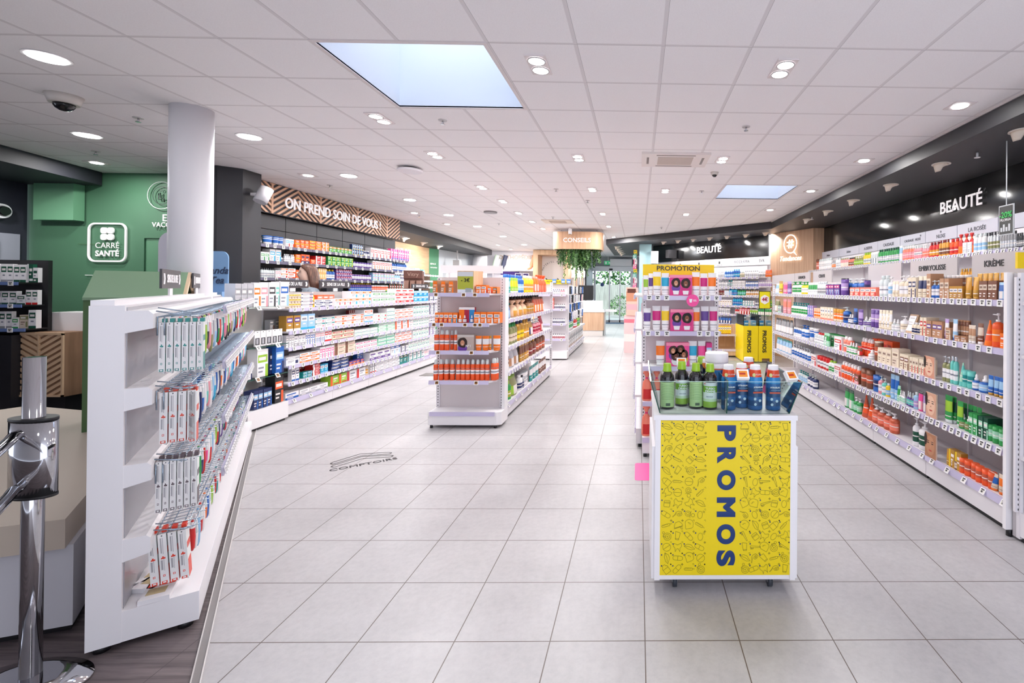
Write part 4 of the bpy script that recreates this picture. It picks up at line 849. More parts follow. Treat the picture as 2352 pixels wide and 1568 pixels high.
lg(.225, 'bottom shelf, medicine gondola', '512 650 1 b 65 white,blue,silver;660 940 3 b 55 white,silver,blue;965 1125 2 b 95 lime,redorange,red;1130 1312 2 b 90 white,red,silver;1322 1350 1 o 120 beige,amber,white;1355 1420 3 b 100 white,charcoal,red;1422 1655 4 b 95 white,silver,purple st=3;1660 1735 2 b 90 teal,darkgreen;1738 1900 4 b 75 white,teal;1902 1965 3 b 60 white,rose,lilac', 'bandage_box')
# ---- glass bay with electric toothbrushes before it
GB = Place(-4.47, 5.50, 90)
t = empty('glass_shelf_bay', GB.w(0), GB.t, 'white bay with glass shelves for electric toothbrushes, corner of the left gondolas', 'shelving')
MB().box(0, .34, .03, .62, .37, 1.45, M('B9B4B2')).build('back_panel', t); MB().box(0, 0, .03, .63, .36, .235, WHITE).build('base', t); MB().box(.0, .02, 0, .6, .3, .03, DARK).build('plinth', t)
GB.zs = [.6, .97, 1.44]
for z in (.6, .97, 1.44):
    g = MB(); g.box(0, .0, z, .62, .34, z + .008, GLASS); o = g.build('shelf', t); MB().box(0, -.002, z, .62, .0, z + .008, GEDGE if z < 1 else M('D8E8E0', .2)).build('glass_edge', o)
    for q in (.12, .42): put('price_tag', tagmesh('brown' if z == .6 else 'dark', 1.4), o, (q, -.02, z + .0), rot=(-.5, 0, 0)); 
G0 = (540, 620, 4.356); pg = 'glass bay'
stock(GB, 1.45, 'top of glass bay', G0, '0 185 3 a 240 silver,grey n=brush_box;186 260 1 a 240 white,orange n=brush_box;261 338 1 a 240 white,rose n=brush_box;340 412 1 a 240 white,charcoal n=brush_box;414 450 1 a 235 white,aqua n=brush_box;452 542 1 a 240 white,blue,sky n=brush_box', bigpx=99)
stock(GB, .98, 'glass bay upper shelf', G0, '205 480 5 k 150 white,charcoal,silver n=brush_head_pack;330 480 3 b 90 charcoal,darkred off=.15', bigpx=99)
stock(GB, .98, 'glass bay upper shelf', G0, '355 510 3 b 110 grey,silver,brown off=.2 n=brush_box', bigpx=99, zfix=1.12)
stock(GB, .61, 'glass bay middle shelf', G0, '90 185 2 a 130 white,navy n=brush_box;235 350 1 a 290 white,lime n=brush_box;352 412 1 a 250 navy,charcoal n=brush_box off=.05;413 500 1 a 290 blue,sky,navy n=brush_box', bigpx=99)
stock(GB, .24, 'glass bay bottom', G0, '200 385 4 a 180 navy,sky,blue n=brush_box;345 412 1 a 160 black,red n=brush_box off=.1;410 500 1 a 310 black,redorange n=brush_box', bigpx=99)
# ---- queue signs on top of the gondola
def queue_sign(x, y, z0, w_, h_, rz, lab, txt='SENS DE LA FILE'):
    z0 += .026
    t = empty('queue_sign', (x, y, z0), rz, lab, 'sign', None)
    MB().box(-.05, -.005, 0, .05, .005, .06, WHITE).build('stand', t); MB().box(-w_ / 2, -.008, .05, w_ / 2, .004, .05 + h_, M('3A373C', .4)).build('plate', t)
    text(txt, h_ * .6, t, (0, -.012, .05 + h_ / 2), LET, bold=.0006, sx=min(1, w_ * .66 / (len(txt) * h_ * .6 * .55)))
    for s in (-1, 1):
        b = MB(); c = s * w_ * .41
        for q in (0, .018 if w_ > .4 else 0): b.prism([(c - .012 + q, .05 + h_ * .78), (c + .0 + q, .05 + h_ * .78), (c + .014 + q, .05 + h_ / 2), (c + q, .05 + h_ * .22), (c - .012 + q, .05 + h_ * .22), (c + .002 + q, .05 + h_ / 2)], -.011, -.008, LET, 'y')
        b.build('chevron_mark', t)
queue_sign(-4.88, 6.75, 1.6, .62, .115, PI / 2, 'dark queue sign left of the woman on the medicine gondola', 'SENS DE LA FILE')
queue_sign(-4.88, 7.69, 1.6, .78, .115, PI / 2, 'dark queue sign right of the woman on the medicine gondola')
queue_sign(-4.88, 10.64, 1.6, .8, .1, PI / 2, 'small dark queue sign at the far end of the medicine gondola')
# ---- black wall shelves behind the counter
BK = Place(-5.7, 7.2, 90)
for i in range(4):
    u = bay(BK, 'wall_shelving', f'{["nearest", "second nearest", "second farthest", "farthest"][i]} bay of black wall shelves under the chevron sign', i * 1.14, 1.14, .34, [1.6, 1.83, 2.09, 2.34], 2.36, (.17, 3), 0, group='black wall shelves', back=M('1A1A1D', .5), body=M('19181B', .4), ts=1.3, rail=M('6A667C', .3))
    MB().box(0, .0, .3, 1.14, .34, 1.0, M('2A292D')).build('cabinet', u); MB().box(0, .02, 0, 1.14, .34, .3, M('2A292D')).build('plinth', u)
K = (540, 380, 4.523)
def bk(z, p, r): stock(BK, z, p, K, r, depth=.09, bigpx=99, bn='medicine_carton')
bk(2.34, 'top black shelf', '140 280 5 c 50 charcoal,grey;318 412 1 w 95 white,blue;414 518 2 w 95 white,blue;525 610 2 a 85 white,cyan,red;622 672 1 b 85 orange,red,yellow st=2;676 765 2 b 90 redorange,orange,yellow st=2;768 835 1 b 95 orange,yellow,red st=3;837 900 1 b 95 orange,redorange,yellow st=3;902 972 2 b 95 orange,white,yellow st=3;975 1208 6 b 60 green,orange,lime;1212 1330 5 b 110 navy,sky,yellow st=2;1335 1400 3 o 60 navy,white;1404 1612 6 a 95 white,red;1618 1802 8 b 110 pink,sky,blue')
bk(2.09, 'second black shelf', '135 262 4 a 85 silver,mint;265 355 2 a 90 white,green;360 476 2 a 125 white,cyan;480 500 1 o 55 white,navy;515 620 5 o 85 silver,white;625 680 1 b 90 orange,redorange,yellow st=2;682 772 2 b 95 redorange,navy,white;780 832 1 b 50 redorange,orange;834 940 2 b 90 red,white,rose st=2;960 1226 6 b 95 green,lime,yellow st=2;1228 1425 7 c 60 purple,white,navy;1428 1626 8 a 85 white,red,orange;1632 1790 7 o 90 blue,white,sky')
bk(1.83, 'third black shelf', '200 415 9 o 100 clear,silver,charcoal;418 472 2 b 80 white,rose;475 548 1 b 105 white,orange,red st=2;550 628 1 b 105 white,redorange,salmon st=2;630 690 2 b 90 redorange,orange;865 948 4 b 115 peach,yellow,orange st=2;950 1046 3 o 105 blue,white,yellow;1050 1212 7 b 110 purple,red,white st=3;1216 1422 8 c 60 purple,white,lilac;1428 1655 8 b 85 sky,rose,yellow st=2;1660 1722 3 o 80 sky,white')
bk(1.6, 'fourth black shelf', '1200 1425 11 o 90 purple,blue,yellow;1430 1600 8 c 70 white,redorange,charcoal;1604 1745 6 b 75 darkgreen,red,lime')
# binders with pink spines before the nearest bay
stock(Place(-5.2, 6.0, 90), 1.52, 'low shelf left of woman', K, '45 410 16 v 100 rose,brown,lilac n=nail_polish_pack', bigpx=99)
tag(MB().box(-5.44, 6.0, 0, -5.19, 6.98, 1.52, M('E8E4E6')).build('low_cabinet'), 'low white cabinet below the pink nail packs, left of the woman', 'cabinet')
# natural care shelves
NT = Place(-7.12, 12.2, 91)
for i in range(3): bay(NT, 'wall_shelving', f'{["nearest", "middle", "far"][i]} bay of oak shelves under the NATUREL lettering', i * 1.65, 1.65, .3, [1.4, 1.72, 1.93, 2.13], 2.2, (.2, 3), .2, group='oak shelves', back=M('7A6450', .5), body=M('D8C8B4'), ts=1.5)
J = (780, 520, 7.84)
for z, p, r in ((2.13, 'top oak shelf', '1120 1230 6 b 130 sky,white,navy;1232 1345 8 o 105 white,silver;1350 1440 6 a 110 sky,white;1442 1535 6 o 90 white,cyan'), (1.93, 'middle oak shelf', '1110 1225 5 o 120 white,navy,blue;1228 1400 9 o 70 white,silver,green;1402 1510 6 p 75 white,silver'), (1.72, 'lower oak shelf', '1110 1230 6 a 70 silver,white;1232 1510 14 o 80 white,silver')): stock(NT, z, p, J, r, bigpx=99)
# brown counter display
t = empty('makeup_display', (-5.08, 10.75, 1.401), .15, 'brown cosmetics display stand at the far end of the medicine gondola', 'display')
MB().box(-.2, 0, 0, .2, .1, .66, M('6E4A40', .5)).build('back_board', t); MB().box(-.2, -.03, .5, .2, 0, .68, M('7A5248', .5)).build('header', t); text('Vitry', .12, t, (0, -.035, .59), M('C8A898'))
for z in (.02, .26): MB().box(-.19, -.12, z, .19, 0, z + .02, M('6E4A40', .5)).build('tray', t)
for z in (.04, .28):
    for x in (-.13, 0, .13): MB().box(x - .045, -.08, z, x + .045, -.02, z + .17, M('B89080', .4)).build('compact_pack', t)
tag(MB().box(-5.25, 10.3, 0, -4.93, 11.2, 1.40, OFFW).build('gondola_end'), 'white block at the far end of the medicine gondola under the brown display', 'cabinet')

# ---- middle gondola with the orange end display
OE = Place(-2.525, 5.745, 0)
t = empty('end_display', OE.w(0), 0, 'white end display of orange sun-care products facing the camera', 'shelving')
MB().box(.0, .27, .02, .82, .30, 1.83, M('D8D0D0', .5)).build('back_panel', t)
for x in (.012, .806): perf(1.62).build('upright', t, (x, .262, .2))
MB().box(.835, .16, .04, .872, .31, 1.832, WHITE).build('side_panel', t)
b = MB(); b.prism([(0, 0), (.82, 0), (.875, .03), (.875, .3), (0, .3)], .04, .195, WHITE); b.build('base', t)
r_ = MB().box(.02, -.012, .15, .80, -.002, .2, RAIL); r_.build('price_rail', t)
for x in (.03, .8): MB().cyl(x, .03, 0, .04, .018, DARK, 10).build('foot', t)
for z, tg in ((1.632, (.09, .42, .555)), (1.27, (.07, .16, .44, .56, .62)), (.935, (.12, .52)), (.573, (.11, .58))):
    shelf(OE, t, .80, z, .27, 0, tg, .0 if z > 1.2 else .012, kind='brown', ts=1.2, taper=.07)
O6 = (970, 600, 5.229)
def oe(z, p, r, **k): stock(OE, z, p, O6, r, bigpx=18, depth=.06, **k)
oe(1.632, 'top shelf, orange display', '118 178 1 a 150 tan,orange n=tester_box;213 275 1 a 150 tan,orange n=tester_box;305 370 1 a 150 tan,orange n=tester_box;640 766 2 a 100 orange,white n=cream_box;780 820 1 a 78 orange,white n=cream_box;838 895 1 a 78 orange,charcoal n=cream_box')
for o in [o for o in COL.objects if o.name.startswith('tester_box') and 'orange display' in o.get('label', '')]:
    MB().box(-.022, -.062, .1, .022, -.058, .14, M('F5791C')).build('orange_flap', o)
oe(1.27, 'second shelf, orange display', '146 312 3 a 120 orange,white,crimson n=cream_box;312 420 2 a 120 orange,white,cyan n=cream_box;618 932 4 a 130 orange,white n=cream_box')
oe(.935, 'third shelf, orange display', '135 320 3 s 245 redorange,white,clear;330 372 1 s 230 redorange,white,clear off=.06;374 420 1 s 245 redorange,white,clear;632 712 1 t 175 orange,white,orange;714 800 1 t 175 orange,white,orange;790 830 1 t 170 amber,white,orange off=.06;845 940 1 t 180 orange,white,orange')
oe(.573, 'lowest shelf, orange display', '128 186 1 s 245 redorange,white,clear;194 250 1 s 250 redorange,white,clear;256 316 1 s 250 redorange,white,clear;326 388 1 s 250 redorange,white,clear;400 808 7 s 250 redorange,white,clear;816 900 1 s 265 redorange,white,clear;880 920 1 s 260 redorange,white,clear off=.05')
for i in range(9):                                    # second row, just showing between the first
    x = OE.meas(970 + (205 + 62 * i) / 5.229)[0]
    item('s', 'spray_bottle', .05, .05, .24, ['redorange', 'white', 'clear'], OE.w(x + .015, .12, .574), 0, f'{ORD[i + 1]} orange spray bottle from the left in the back row, lowest shelf, orange display', 'orange sprays in the back row', True)
x0, x1 = OE.meas(1050)[0], OE.meas(1099)[0]
t = empty('price_display', OE.w(x0, .03, 1.633), 0, 'oak box sign reading - 3€ on the orange display', 'sign')
MB().prism([(0, 0), (x1 - x0 - .06, 0), (x1 - x0, .16), (.03, .16)], 0, .27, WOOD).build('box', t)
W_ = x1 - x0 - .06; gridbox(W_ - .012, .004, .255, M('A9AE3A'), [(0, 1, .78, 1, M('C9CCD2')), (0, 1, 0, .16, M('D8DCE4')), (.5, .9, .02, .22, M('9AA0A8'))], x0=.006).build('poster', t, (0, -.003, .005))
text('- 3€', .062, t, (W_ / 2, -.007, .155), M('1C1C20'), bold=.0008)
x0, x1 = OE.meas(1052)[0], OE.meas(1088)[0]; t = empty('serum_display', OE.w(x0, .09, 1.271), 0, 'serum counter display with orange, crimson and blue panels', 'display'); W_ = x1 - x0
gridbox(W_, .05, .19, M('A81C3C'), [(0, 1, .84, 1, M('F4F0F0')), (0, .34, 0, .84, M('F5791C')), (.34, .66, 0, .84, M('A81C3C')), (.66, 1, 0, .84, M('2A86C4'))], x0=0).build('board', t)
stock(OE, 1.272, 'second shelf, orange display', O6, '425 470 1 d 90 orange,white,white;478 525 1 d 90 crimson,white,white;568 608 1 d 90 blue,white,white', bigpx=12)
def photo_box(pl, z, px0, px1, hp, lab, y=.03, heads=2, col='ec4c94', top='F08AA8', d=.06, words='', hair='2A1612'):
    a, da, _ = pl.meas(px0, d=y); c, _, _ = pl.meas(px1, d=y); W = c - a; Hh = hp * da / FPX
    t = empty('photo_box', pl.w(a, y, z + .001), pl.t, lab, 'box')
    gridbox(W, d, Hh, M(col, .45), [(0, 1, .86, 1, M(top))], x0=0).build('carton', t, (0, d / 2, 0))
    b = MB(); el = lambda cx, cz, rx, rz, m, e, n=20, wv=0: b.face([(cx + rx * (1 + wv * math.sin(7 * j)) * math.cos(2 * PI * j / n), -e, cz + rz * (1 + wv * math.sin(5 * j)) * math.sin(2 * PI * j / n)) for j in range(n)], m)
    Hm = M(hair, .6)
    pos = {1: [(.32, .5, .3)], 2: [(.28, .62, .21), (.72, .6, .22)], 4: [(.3, .66, .2), (.62, .7, .19), (.42, .42, .2), (.76, .5, .2)]}[heads]
    for i, (u, v, r) in enumerate(pos):
        sk = M(['C98E6E', '8A5238', '6A3A26', 'A86A4A'][i % 4], .5); R_ = r * W
        el(u * W, v * Hh - R_ * 1.1, R_ * .95, R_ * .9, M(['6A3A9A', 'C81E78', 'E8E4E8', 'D8A020'][i % 4]), .0012, 14)
        el(u * W, v * Hh, R_ * .95, R_ * 1.05, Hm, .0018, 22, .06); el(u * W, v * Hh - .02 * W, R_ * .42, R_ * .58, sk, .0024)
        el(u * W, v * Hh - R_ * .34, R_ * .16, R_ * .06, M('F2E0DC'), .003, 10)
        for q in (-.16, .16): el(u * W + q * R_, v * Hh + R_ * .06, R_ * .06, R_ * .04, Hm, .003, 8)
    b.build('portrait_print', t)
    if heads == 2:
        [MB().prism([(u * W - .11 * W, .0 + .06 * Hh), (u * W + .11 * W, .06 * Hh), (u * W + .14 * W, .24 * Hh), (u * W - .14 * W, .24 * Hh)], -.004, 0, WHITE, 'y').build('printed_cup', t) for u in (.28, .72)]
    if words: text(words, W * .2, t, (W * .68, -.004, Hh * .28), WHITE, bold=.0008)
    return t
photo_box(OE, .936, 1051, 1089, 36, 'photo box with smiling dark-haired woman and N°1, orange display', heads=1, col='B8A8A0', top='C8C0BC', d=.1, words='N°1')
t = empty('header_board', (-2.54, 6.1, 1.83), 0, 'white header board raised above the orange display', 'sign'); MB().box(0, 0, .055, .79, .02, .155, WHITE).build('board', t); MB().box(.1, .004, 0, .12, .014, .055, WHITE).build('post', t); MB().box(.66, .004, 0, .68, .014, .055, WHITE).build('post', t)
MG = Place(-1.68, 6.06, 90)
for i in range(3):
    u = bay(MG, 'shelving_bay', f'{["nearest", "middle", "farthest"][i]} bay of the middle gondola behind the orange display', i * 1.06, 1.06, .4, [.61, .935, 1.29, 1.632], 1.82, (.14, 2), .2, group='bays of the middle gondola', ts=1.2, slope=(0,), back=M('DAD4D4', .5))
    MB().box(.0, .43, .02, 1.06, .83, .2, WHITE).build('rear_base', u)
    for z in (.6, 1.0, 1.4): MB().box(0, .44, z, 1.06, .8, z + .02, WHITE).build('rear_shelf', u)
o = perf(1.62).build('end_upright', None, (-1.70, 9.26, .2)); tag(o, 'slotted white upright at the far end of the middle gondola', 'upright')
M7 = (1140, 600, 5.229)
def mg(z, p, r, **k): stock(MG, z, p, M7, r, bigpx=38, depth=.08, **k)
mg(1.632, 'top shelf, middle gondola', '130 188 2 t 180 teal,sky,teal;190 282 3 t 180 lime,yellow,white;284 348 2 o 205 blue,sky,blue;135 262 5 o 215 cyan,white,blue off=.2;362 462 3 o 200 yellow,amber,cream;464 522 2 v 190 orange,salmon;523 616 3 g 200 redorange,salmon,rose;270 300 1 o 200 clear,tan,white off=.2')
mg(1.29, 'second shelf, middle gondola', '132 205 1 g 250 blue,sky,white;185 222 1 g 170 teal,khaki,blue off=.06;222 400 3 g 190 peach,amber,tan;402 462 3 p 180 tan,gold,brown;464 590 4 v 180 terracotta,orange,brown;200 535 12 o 200 brown,tan,charcoal off=.2')
mg(.935, 'third shelf, middle gondola', '132 182 1 v 250 khaki,lime;184 272 3 o 240 khaki,beige,green;275 352 2 o 240 gold,yellow,navy;353 412 2 o 220 gold,amber,gold;414 468 1 v 200 gold,navy;472 540 3 p 170 rose,crimson,clear;542 582 1 v 180 crimson,red')
mg(.61, 'fourth shelf, middle gondola', '132 185 1 c 230 white,brown,silver;188 300 2 v 220 silver,tan,white;305 358 2 t 220 gold,brown,gold;360 412 2 t 210 amber,brown,gold;420 500 2 o 180 brown,darkred,gold;502 600 3 o 190 brown,terracotta,darkred;250 300 1 o 220 silver,tan,white off=.07')
mg(.2, 'bottom shelf, middle gondola', '130 205 2 o 220 green,olive,lime;207 292 1 v 240 khaki,lime;300 340 1 o 170 white,navy,white;342 415 1 c 170 white,silver;422 530 3 t 170 teal,white,teal;532 616 4 t 150 brown,white,brown;340 355 1 o 150 silver,navy,charcoal')
# ---- far gondola with the yellow header and hanging socks
SG = Place(-2.52, 11.28, 0)
t = empty('end_display', SG.w(0), 0, 'far white end display with yellow promotion header and small bottles', 'shelving')
MB().box(0, .27, .02, .82, .3, 1.82, OFFW).build('back_panel', t); MB().box(0, 0, .03, .83, .3, .2, WHITE).build('base', t)
for x in (.02, .80): perf(1.6).build('upright', t, (x, .262, .2))
for z in (.5, .865, 1.215, 1.56): shelf(SG, t, .8, z, .26, 0, (.45, .7), 0, ts=1.3)
t = empty('promotion_header', SG.w(0, .2, 1.81), 0, 'small yellow PROMOTION header on the far gondola', 'sign'); MB().box(0, 0, 0, .82, .015, .1, M('F2D400')).build('board', t); text('PROMOTION', .06, t, (.47, -.004, .05), M('2A2A2A'))
MB().box(.05, .05, 1.0, .06, .06, 1.0, WHITE)
S7 = (1140, 600, 5.229)
for z, p, r in ((1.56, 'top shelf, far end display', '650 764 5 o 60 silver,white,navy;765 820 2 o 60 rose,white,charcoal'), (1.215, 'second shelf, far end display', '650 690 1 a 130 salmon,rose n=cream_box;692 826 6 o 60 white,navy,charcoal'), (.865, 'third shelf, far end display', '650 826 7 o 60 white,navy,navy'), (.5, 'lowest shelf, far end display', '650 826 7 o 60 white,crimson,charcoal')): stock(SG, z, p, S7, r, bigpx=99)
for i, (x, zz) in enumerate(((1270, 1.83), (1290, 1.83), (1302, 1.83))):
    tag(gridbox(.09, .1, .1, M('5A8CD8'), [(.1, .9, .2, .5, M('E8F0FA'))]).build('tissue_box', None, (SG.meas(x)[0] - 2.52, 11.5, zz - .0), .2 * i), f'{ORD[i + 1]} pale blue box from the left above the far yellow header', 'box', 'blue boxes on the far gondola')
HG = Place(-1.70, 11.64, 90)
for i in range(3):
    u = bay(HG, 'shelving_bay', f'{["nearest", "middle", "farthest"][i]} bay of the far gondola with hanging sock packs', i * 1.1, 1.1, .4, [.62], 1.82, (.1, 2), .2, group='bays of the far gondola', ts=1.3, back=M('D0CCD0', .5))
    MB().box(0, .43, .02, 1.1, .83, 1.82, OFFW).build('rear_shelves', u)
    if not i: MB().box(-.03, .0, .03, .0, .42, 1.82, OFFW).build('side_panel', u)
cs = [('navy', 'white'), ('charcoal', 'silver'), ('white', 'navy'), ('silver', 'charcoal'), ('white', 'grey'), ('black', 'white'), ('silver', 'rose'), ('blue', 'white'), ('white', 'green')]
for rr_, (z, h_) in enumerate(((1.56, .2), (1.33, .2), (1.1, .2), (.87, .2))):
    for i in range(15):
        c1, c2 = cs[(i * 5 + rr_ * 3) % 9] if (i * 7 + rr_) % 3 else cs[R.randrange(9)]
        item('k', 'sock_pack', .1, .03, h_, [c1, c2, c1], HG.w(.12 + i * .215, .04 + .05 * (i % 2), z), HG.t, f'{ORD[i + 1]} hanging {say(c1)} and {say(c2)} sock pack from the near end, {["top", "second", "third", "lowest"][rr_]} row, far gondola', 'sock packs on the far gondola', False)
stock(HG, .625, 'shelf below the sock packs', S7, '868 950 1 w 120 white,green,blue;952 985 1 o 110 red,white,green;986 1020 1 p 130 lime,green,white', bigpx=99)
stock(HG, .2, 'bottom shelf, far gondola', S7, '868 1045 11 b 150 white,charcoal,tan n=support_box', bigpx=99)
# ---- promotion end display, pink boxes
PG = Place(.05, 4.78, 0)
t = empty('end_display', PG.w(0), 0, 'white end display of hair care in pink boxes under a yellow header', 'shelving')
MB().box(0, .27, .02, .80, .3, 1.82, M('DED6D8', .5)).build('back_panel', t); MB().box(0, 0, .04, .80, .3, .2, WHITE).build('base', t)
for x in (.012, .785): perf(1.62).build('upright', t, (x, .262, .2))
for x in (.03, .77): MB().cyl(x, .03, 0, .04, .018, DARK, 10).build('foot', t)
MB().box(.0, -.01, .15, .8, 0, .2, RAIL).build('price_rail', t)
for z, tg in ((1.632, (.065, .15, .24, .58, .655, .745)), (1.272, (.055, .15, .245, .575, .66, .75)), (.916, ()), (.56, ())):
    shelf(PG, t, .80, z, .26, -.005, tg, 0, ts=1.25)
o = empty('promotion_header', (.045, 5.05, 1.83), 0, 'yellow PROMOTION header above the pink hair care display', 'sign'); MB().box(0, 0, .0, .765, .02, .135, M('F2D000', .45)).build('board', o); text('PROMOTION', .068, o, (.38, -.004, .092), M('2C2C30'), bold=.001, sx=1.15)
Q = (1440, 560, 3.733)
def pg(z, p, r, **k): stock(PG, z, p, Q, r, bigpx=20, depth=.05, **k)
pg(1.632, 'top shelf, pink display', '138 182 1 t 175 white,lime,white;182 224 1 t 190 white,purple,white off=.04;220 292 1 t 205 white,yellow,white;294 364 1 t 195 white,cyan,white;556 628 1 t 205 white,orange,white;628 694 1 t 195 white,magenta,white;694 768 1 t 200 white,orange,white')
pg(1.272, 'second shelf, pink display', '142 208 1 t 195 white,purple,white;216 292 1 t 215 white,magenta,white;296 368 1 t 215 white,yellow,white;566 632 1 t 205 white,orange,white;636 708 1 t 215 white,purple,white;710 782 1 t 215 white,magenta,white')
pg(.916, 'third shelf, pink display', '250 330 1 t 215 white,orange,white;528 608 1 t 215 white,cyan,white;612 682 1 t 215 white,pink,white;682 735 1 a 200 magenta,sky n=cream_box')
pg(.56, 'fourth shelf, pink display', '130 220 1 g 250 salmon,red,hot;222 300 1 g 250 salmon,red,hot'); pg(.2, 'bottom shelf, pink display', '130 220 1 g 255 salmon,red,hot;222 300 1 g 255 salmon,red,hot')
# band colour swirls on the tube fronts stay in the meshes; the boxes carry portraits
photo_box(PG, 1.633, 1538, 1589, 48, 'pink box with two smiling curly-haired women, top shelf', d=.06, col='D82A80')
photo_box(PG, 1.273, 1540, 1593, 50, 'pink box with two women with afros, second shelf', d=.06, col='D83A84', hair='14100F')
photo_box(PG, .917, 1531, 1584, 54, 'pink box with four women, third shelf', heads=4, d=.06, col='E84890', hair='3A2018')
o = empty('wobbler', PG.w(*[PG.meas(1591, 690, -.05)[0], -.05, PG.meas(1591, 690, -.05)[2]]), 0, 'round pink price wobbler on the top rail of the pink display', 'sign')
MB().rings([[(.062 * math.cos(2 * PI * j / 28), y, .062 * math.sin(2 * PI * j / 28)) for j in range(28)] for y in (0, .002)], M('F04898')).build('disc', o); MB().box(-.01, .002, .02, .01, .035, .03, M('F4F0F4')).build('clip', o)
b = MB(); b.prism([(-.03, -.02), (-.01, -.02), (-.004, .015), (-.036, .015)], -.002, 0, WHITE, 'y'); b.box(.004, -.002, -.008, .04, 0, -.003, WHITE); b.box(.004, -.002, .003, .036, 0, .008, WHITE); b.build('print', o)
PL = Place(-.03, 9.0, -90)
for i in range(4):
    u = bay(PL, 'shelving_bay', f'{["farthest", "second farthest", "second nearest", "nearest"][i]} bay of the gondola behind the pink display', i * .98, .98, .4, [.56, .916, 1.272, 1.632], 1.82, (.12, 3), .2, group='bays behind the pink display', ts=1.2, slope=(0, 1), back=M('D8D2D4'))
    b = MB(); [b.box(0, .44, z, .98, .84, z + .02, OFFW) for z in (.56, .916, 1.272, 1.632)]; b.build('rear_shelf', u); MB().box(0, .44, .03, .98, .84, .2, WHITE).build('rear_base', u)
for z, nme in ((1.633, 'top'), (1.273, 'second'), (.917, 'third'), (.561, 'fourth')):
    for i in range(7):
        c1 = ['pink', 'white', 'salmon', 'rose', 'lilac'][(i * 3 + int(z * 10)) % 5]
        item('b', 'care_box', .09, .08, .17, [c1, 'white', 'hot'], PL.w(.3 + i * .5, .13, z), PL.t, f'{ORD[i + 1]} {c1} care box from the far end, {nme} shelf, gondola behind pink display', 'boxes on the aisle side', False)
tag(gridbox(.3, .02, .75, M('E8B8A8'), [(0, 1, .5, .85, M('C88A6C')), (.1, .9, .8, .95, M('5A2A1C')), (0, 1, .2, .4, M('F0A8B0'))]).build('standing_poster', None, (-.18, 12.6, 1.0), -.3), 'portrait poster board seen beyond the pink display gondola', 'poster')
tag(gridbox(.34, .12, 1.0, M('F2C8C8'), [(0, 1, .8, .9, M('E87888')), (0, 1, .3, .5, M('F8E4E0'))]).build('display_stand', None, (-.2, 12.7, 0), -.3), 'pale pink display stand below the portrait poster', 'display')
for i in range(8):
    item('b', 'hair_box', .1, .07, .14, [['pink', 'white', 'aqua', 'yellow'][i % 4], ['white', 'hot', 'white', 'green'][i % 4], 'white'], (-.12 + .02 * (i % 2), 14.6 + .0 * i, 1.75 + i * .145), -.3, f'{ORD[i + 1]} hair product box from the bottom, stack beside the teal pier', 'boxes beside the teal pier', False)
tag(MB().box(-.22, 14.5, 0, .0, 14.75, 1.749, M('E8DCE0')).build('box_stand'), 'pale stand carrying hair boxes beside the teal pier', 'display')
tag(MB().box(-.42, 16.4, 0, -.2, 16.7, .3, M('8A6A4C')).build('brown_crate'), 'small brown crate on the floor near the entrance aisle', 'crate')
o = tag(MB().prism(rrect(-.02, 4.2, .13, 4.62, .03), 0, .0015, M('F05AA0')).build('floor_sticker'), 'pink floor sticker beside the promo trolley', 'sticker')

# ================================================================ promo trolley
YEL = M('EFD304', .4); NAVY = M('0E3470', .45)
TX0, TX1, TY, TZ = .10, .885, 2.63, 1.0
t = empty('promo_trolley', (TX0, TY, 0), 0, 'white promo trolley with yellow PROMOS front and glass basin on castors', 'trolley')
W_ = TX1 - TX0; D_ = .62
b = MB(); b.box(0, .0, .085, W_, D_, .972, WHITE); b.build('cabinet', t)
b = MB(); b.box(-.008, -.012, .972, W_ + .008, D_ + .01, 1.0, WHITE); b.build('top_frame', t)
for x in (.0, W_ - .03): MB().box(x, -.008, .085, x + .03, .0, .972, WHITE).build('corner_post', t)
MB().box(-.016, .01, .085, 0, D_, .82, WHITE).build('side_panel', t); MB().box(W_, .01, .085, W_ + .016, D_, .82, WHITE).build('side_panel', t)
PX0, PX1, PZ0, PZ1 = .03, W_ - .03, .112, .968
fp = MB().box(PX0, -.006, PZ0, PX1, .0, PZ1, YEL).build('front_poster', t)
for x in (.12, W_ - .12):
    for y in (.06, D_ - .08):
        c = MB(); c.box(x - .02, y - .02, .06, x + .02, y + .02, .085, CHROME); c.prism([(y - .015, .07), (y + .02, .07), (y + .035, .03), (y + .005, .03)], x - .017, x + .017, M('A8A8AC', .3, .6), 'x'); o = c.build('castor', t)
        MB().rings([[(q, y + .02 + .034 * math.cos(2 * PI * j / 20), .034 + .034 * math.sin(2 * PI * j / 20)) for j in range(20)] for q in (x - .012, x + .012)], M('3A3E46', .5)).build('wheel', o)
# lettering, reading downwards
TF = Place(TX0, TY, 0)
lm = MB()
for ch, yc, ln in (('P', 993.5, 36), ('R', 1044.5, 37), ('O', 1101, 46), ('M', 1163, 45), ('O', 1225, 46), ('S', 1280, 36)):
    me = text_mesh(ch, .14, .0078, .001, 'LEFT', 0, 1, NAVY); vx = [v.co.x for v in me.vertices]; vz = [v.co.z for v in me.vertices]
    _, _, zc = TF.meas(1668, yc, 0); cx_ = (max(vx) + min(vx)) / 2; cz_ = (max(vz) + min(vz)) / 2; k = ln / 412.6 / (max(vx) - min(vx)); k2 = .104 / (max(vz) - min(vz)); n0 = len(lm.v)
    lm.v += [(.397 + (v.co.z - cz_) * k2, v.co.y * .1 - .0075, zc - (v.co.x - cx_) * k) for v in me.vertices]
    for pg_ in me.polygons: lm.idx([n0 + i for i in pg_.vertices], NAVY)
lm.build('lettering', fp)
